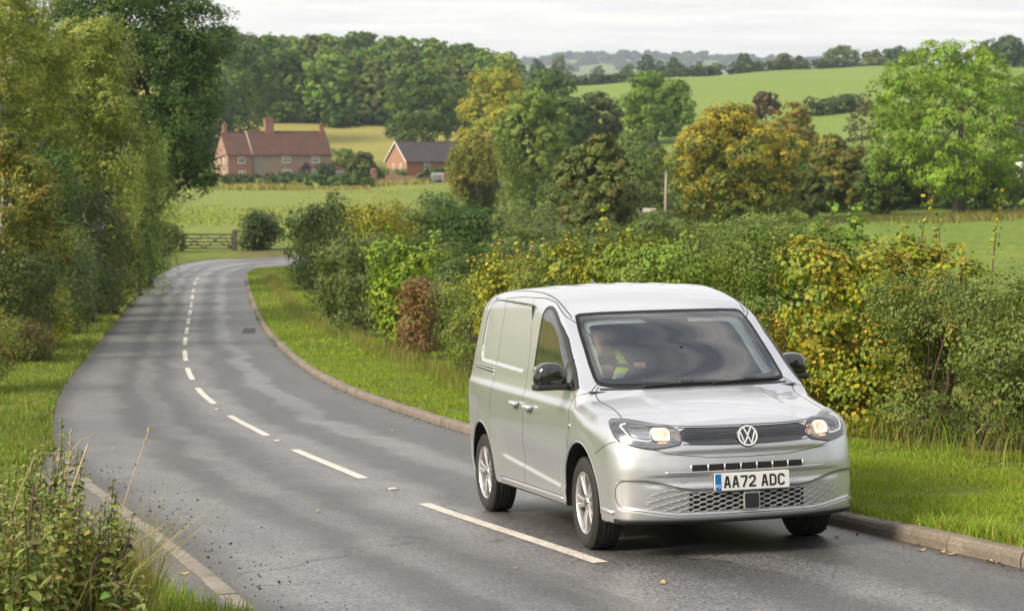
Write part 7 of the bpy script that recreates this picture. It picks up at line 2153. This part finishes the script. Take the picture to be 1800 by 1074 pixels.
# ================================================================== LIGHT, SKY, CAMERA
SUN_EL, SUN_AZ = math.radians(34), math.radians(-118)     # azimuth from +Y, clockwise seen from above
w = bpy.data.worlds.new("World"); sc.world = w; w.use_nodes = True
nt = w.node_tree; nn = nt.nodes; nn.clear()
out = nn.new('ShaderNodeOutputWorld'); bg = nn.new('ShaderNodeBackground'); nt.links.new(bg.outputs[0], out.inputs[0])
sk = nn.new('ShaderNodeTexSky'); sk.sky_type = 'NISHITA'; sk.sun_disc = False; sk.sun_elevation = SUN_EL; sk.sun_rotation = SUN_AZ
sk.dust_density = 2.0; sk.air_density = 1.0
tc = nn.new('ShaderNodeTexCoord')
sp = nn.new('ShaderNodeSeparateXYZ'); nt.links.new(tc.outputs['Generated'], sp.inputs[0])
def wm(op, a, b=0.0, clamp=False):
    x = nn.new('ShaderNodeMath'); x.operation = op; x.use_clamp = clamp
    for s_, v_ in zip(x.inputs, (a, b)):
        if isinstance(v_, bpy.types.NodeSocket): nt.links.new(v_, s_)
        else: s_.default_value = v_
    return x.outputs[0]
h = wm('ADD', wm('MAXIMUM', sp.outputs[2], 0.0), .10)
cv = nn.new('ShaderNodeCombineXYZ')
nt.links.new(wm('DIVIDE', sp.outputs[0], h), cv.inputs[0]); nt.links.new(wm('DIVIDE', sp.outputs[1], h), cv.inputs[1])
mp = nn.new('ShaderNodeMapping'); mp.inputs['Scale'].default_value = (.45, 1.2, 1); mp.inputs['Rotation'].default_value = (0, 0, .5); nt.links.new(cv.outputs[0], mp.inputs[0])
n1 = nn.new('ShaderNodeTexNoise'); n1.inputs['Scale'].default_value = 4.2; n1.inputs['Detail'].default_value = 5; n1.inputs['Roughness'].default_value = .45; n1.inputs['Distortion'].default_value = .0
nt.links.new(mp.outputs[0], n1.inputs['Vector'])
r1 = nn.new('ShaderNodeValToRGB'); nt.links.new(n1.outputs['Fac'], r1.inputs[0])      # low sky: pale even cloud
e = r1.color_ramp.elements; e[0].position = .36; e[0].color = (6.0, 5.85, 5.55, 1); e[1].position = .62; e[1].color = (7.3, 6.95, 6.35, 1)
r2 = nn.new('ShaderNodeValToRGB'); nt.links.new(n1.outputs['Fac'], r2.inputs[0])      # overhead: broken cloud with darker bases
e = r2.color_ramp.elements; e[0].position = .40; e[0].color = (3.0, 3.25, 3.7, 1); e[1].position = .62; e[1].color = (9.6, 9.1, 8.4, 1)
mh = nn.new('ShaderNodeMix'); mh.data_type = 'RGBA'
nt.links.new(wm('MULTIPLY', wm('SUBTRACT', sp.outputs[2], .18), 3.0, True), mh.inputs[0]); nt.links.new(r1.outputs[0], mh.inputs[6]); nt.links.new(r2.outputs[0], mh.inputs[7])
mx = nn.new('ShaderNodeMix'); mx.data_type = 'RGBA'; mx.inputs[0].default_value = .88
nt.links.new(sk.outputs[0], mx.inputs[6]); nt.links.new(mh.outputs[2], mx.inputs[7])
nt.links.new(mx.outputs[2], bg.inputs[0]); bg.inputs[1].default_value = .10
L = bpy.data.lights.new('sun', 'SUN'); L.energy = 3.3; L.angle = math.radians(20); L.color = (1.0, .86, .66)
so = bpy.data.objects.new('sun', L); COL.objects.link(so)
dv = Vector((math.sin(SUN_AZ) * math.cos(SUN_EL), math.cos(SUN_AZ) * math.cos(SUN_EL), math.sin(SUN_EL)))
so.rotation_euler = dv.to_track_quat('Z', 'Y').to_euler(); so.location = (-20, -10, 60)
cam = bpy.data.cameras.new('camera'); co = bpy.data.objects.new('camera', cam); COL.objects.link(co); sc.camera = co
co.location = (0, 0, CAMZ); co.rotation_euler = (PI / 2 - PITCH, 0, 0)
cam.sensor_width = 36; cam.lens = 36 * FPX / 1800; cam.clip_start = .2; cam.clip_end = 30000
cam.dof.use_dof = True; cam.dof.focus_distance = 14.2; cam.dof.aperture_fstop = 4.2
vs = sc.view_settings; vs.view_transform = 'Standard'; vs.look = 'None'; vs.exposure = 0.95; vs.gamma = 1.0; vs.use_curve_mapping = False
sc.render.engine = 'CYCLES'
sc.cycles.use_denoising = True
sc.cycles.max_bounces = 8; sc.cycles.transparent_max_bounces = 12; sc.cycles.diffuse_bounces = 3; sc.cycles.glossy_bounces = 3; sc.cycles.transmission_bounces = 4
sc.cycles.sample_clamp_indirect = 6.0; sc.cycles.caustics_reflective = False; sc.cycles.caustics_refractive = False
print('script seconds', round(time.time() - T_START, 1))
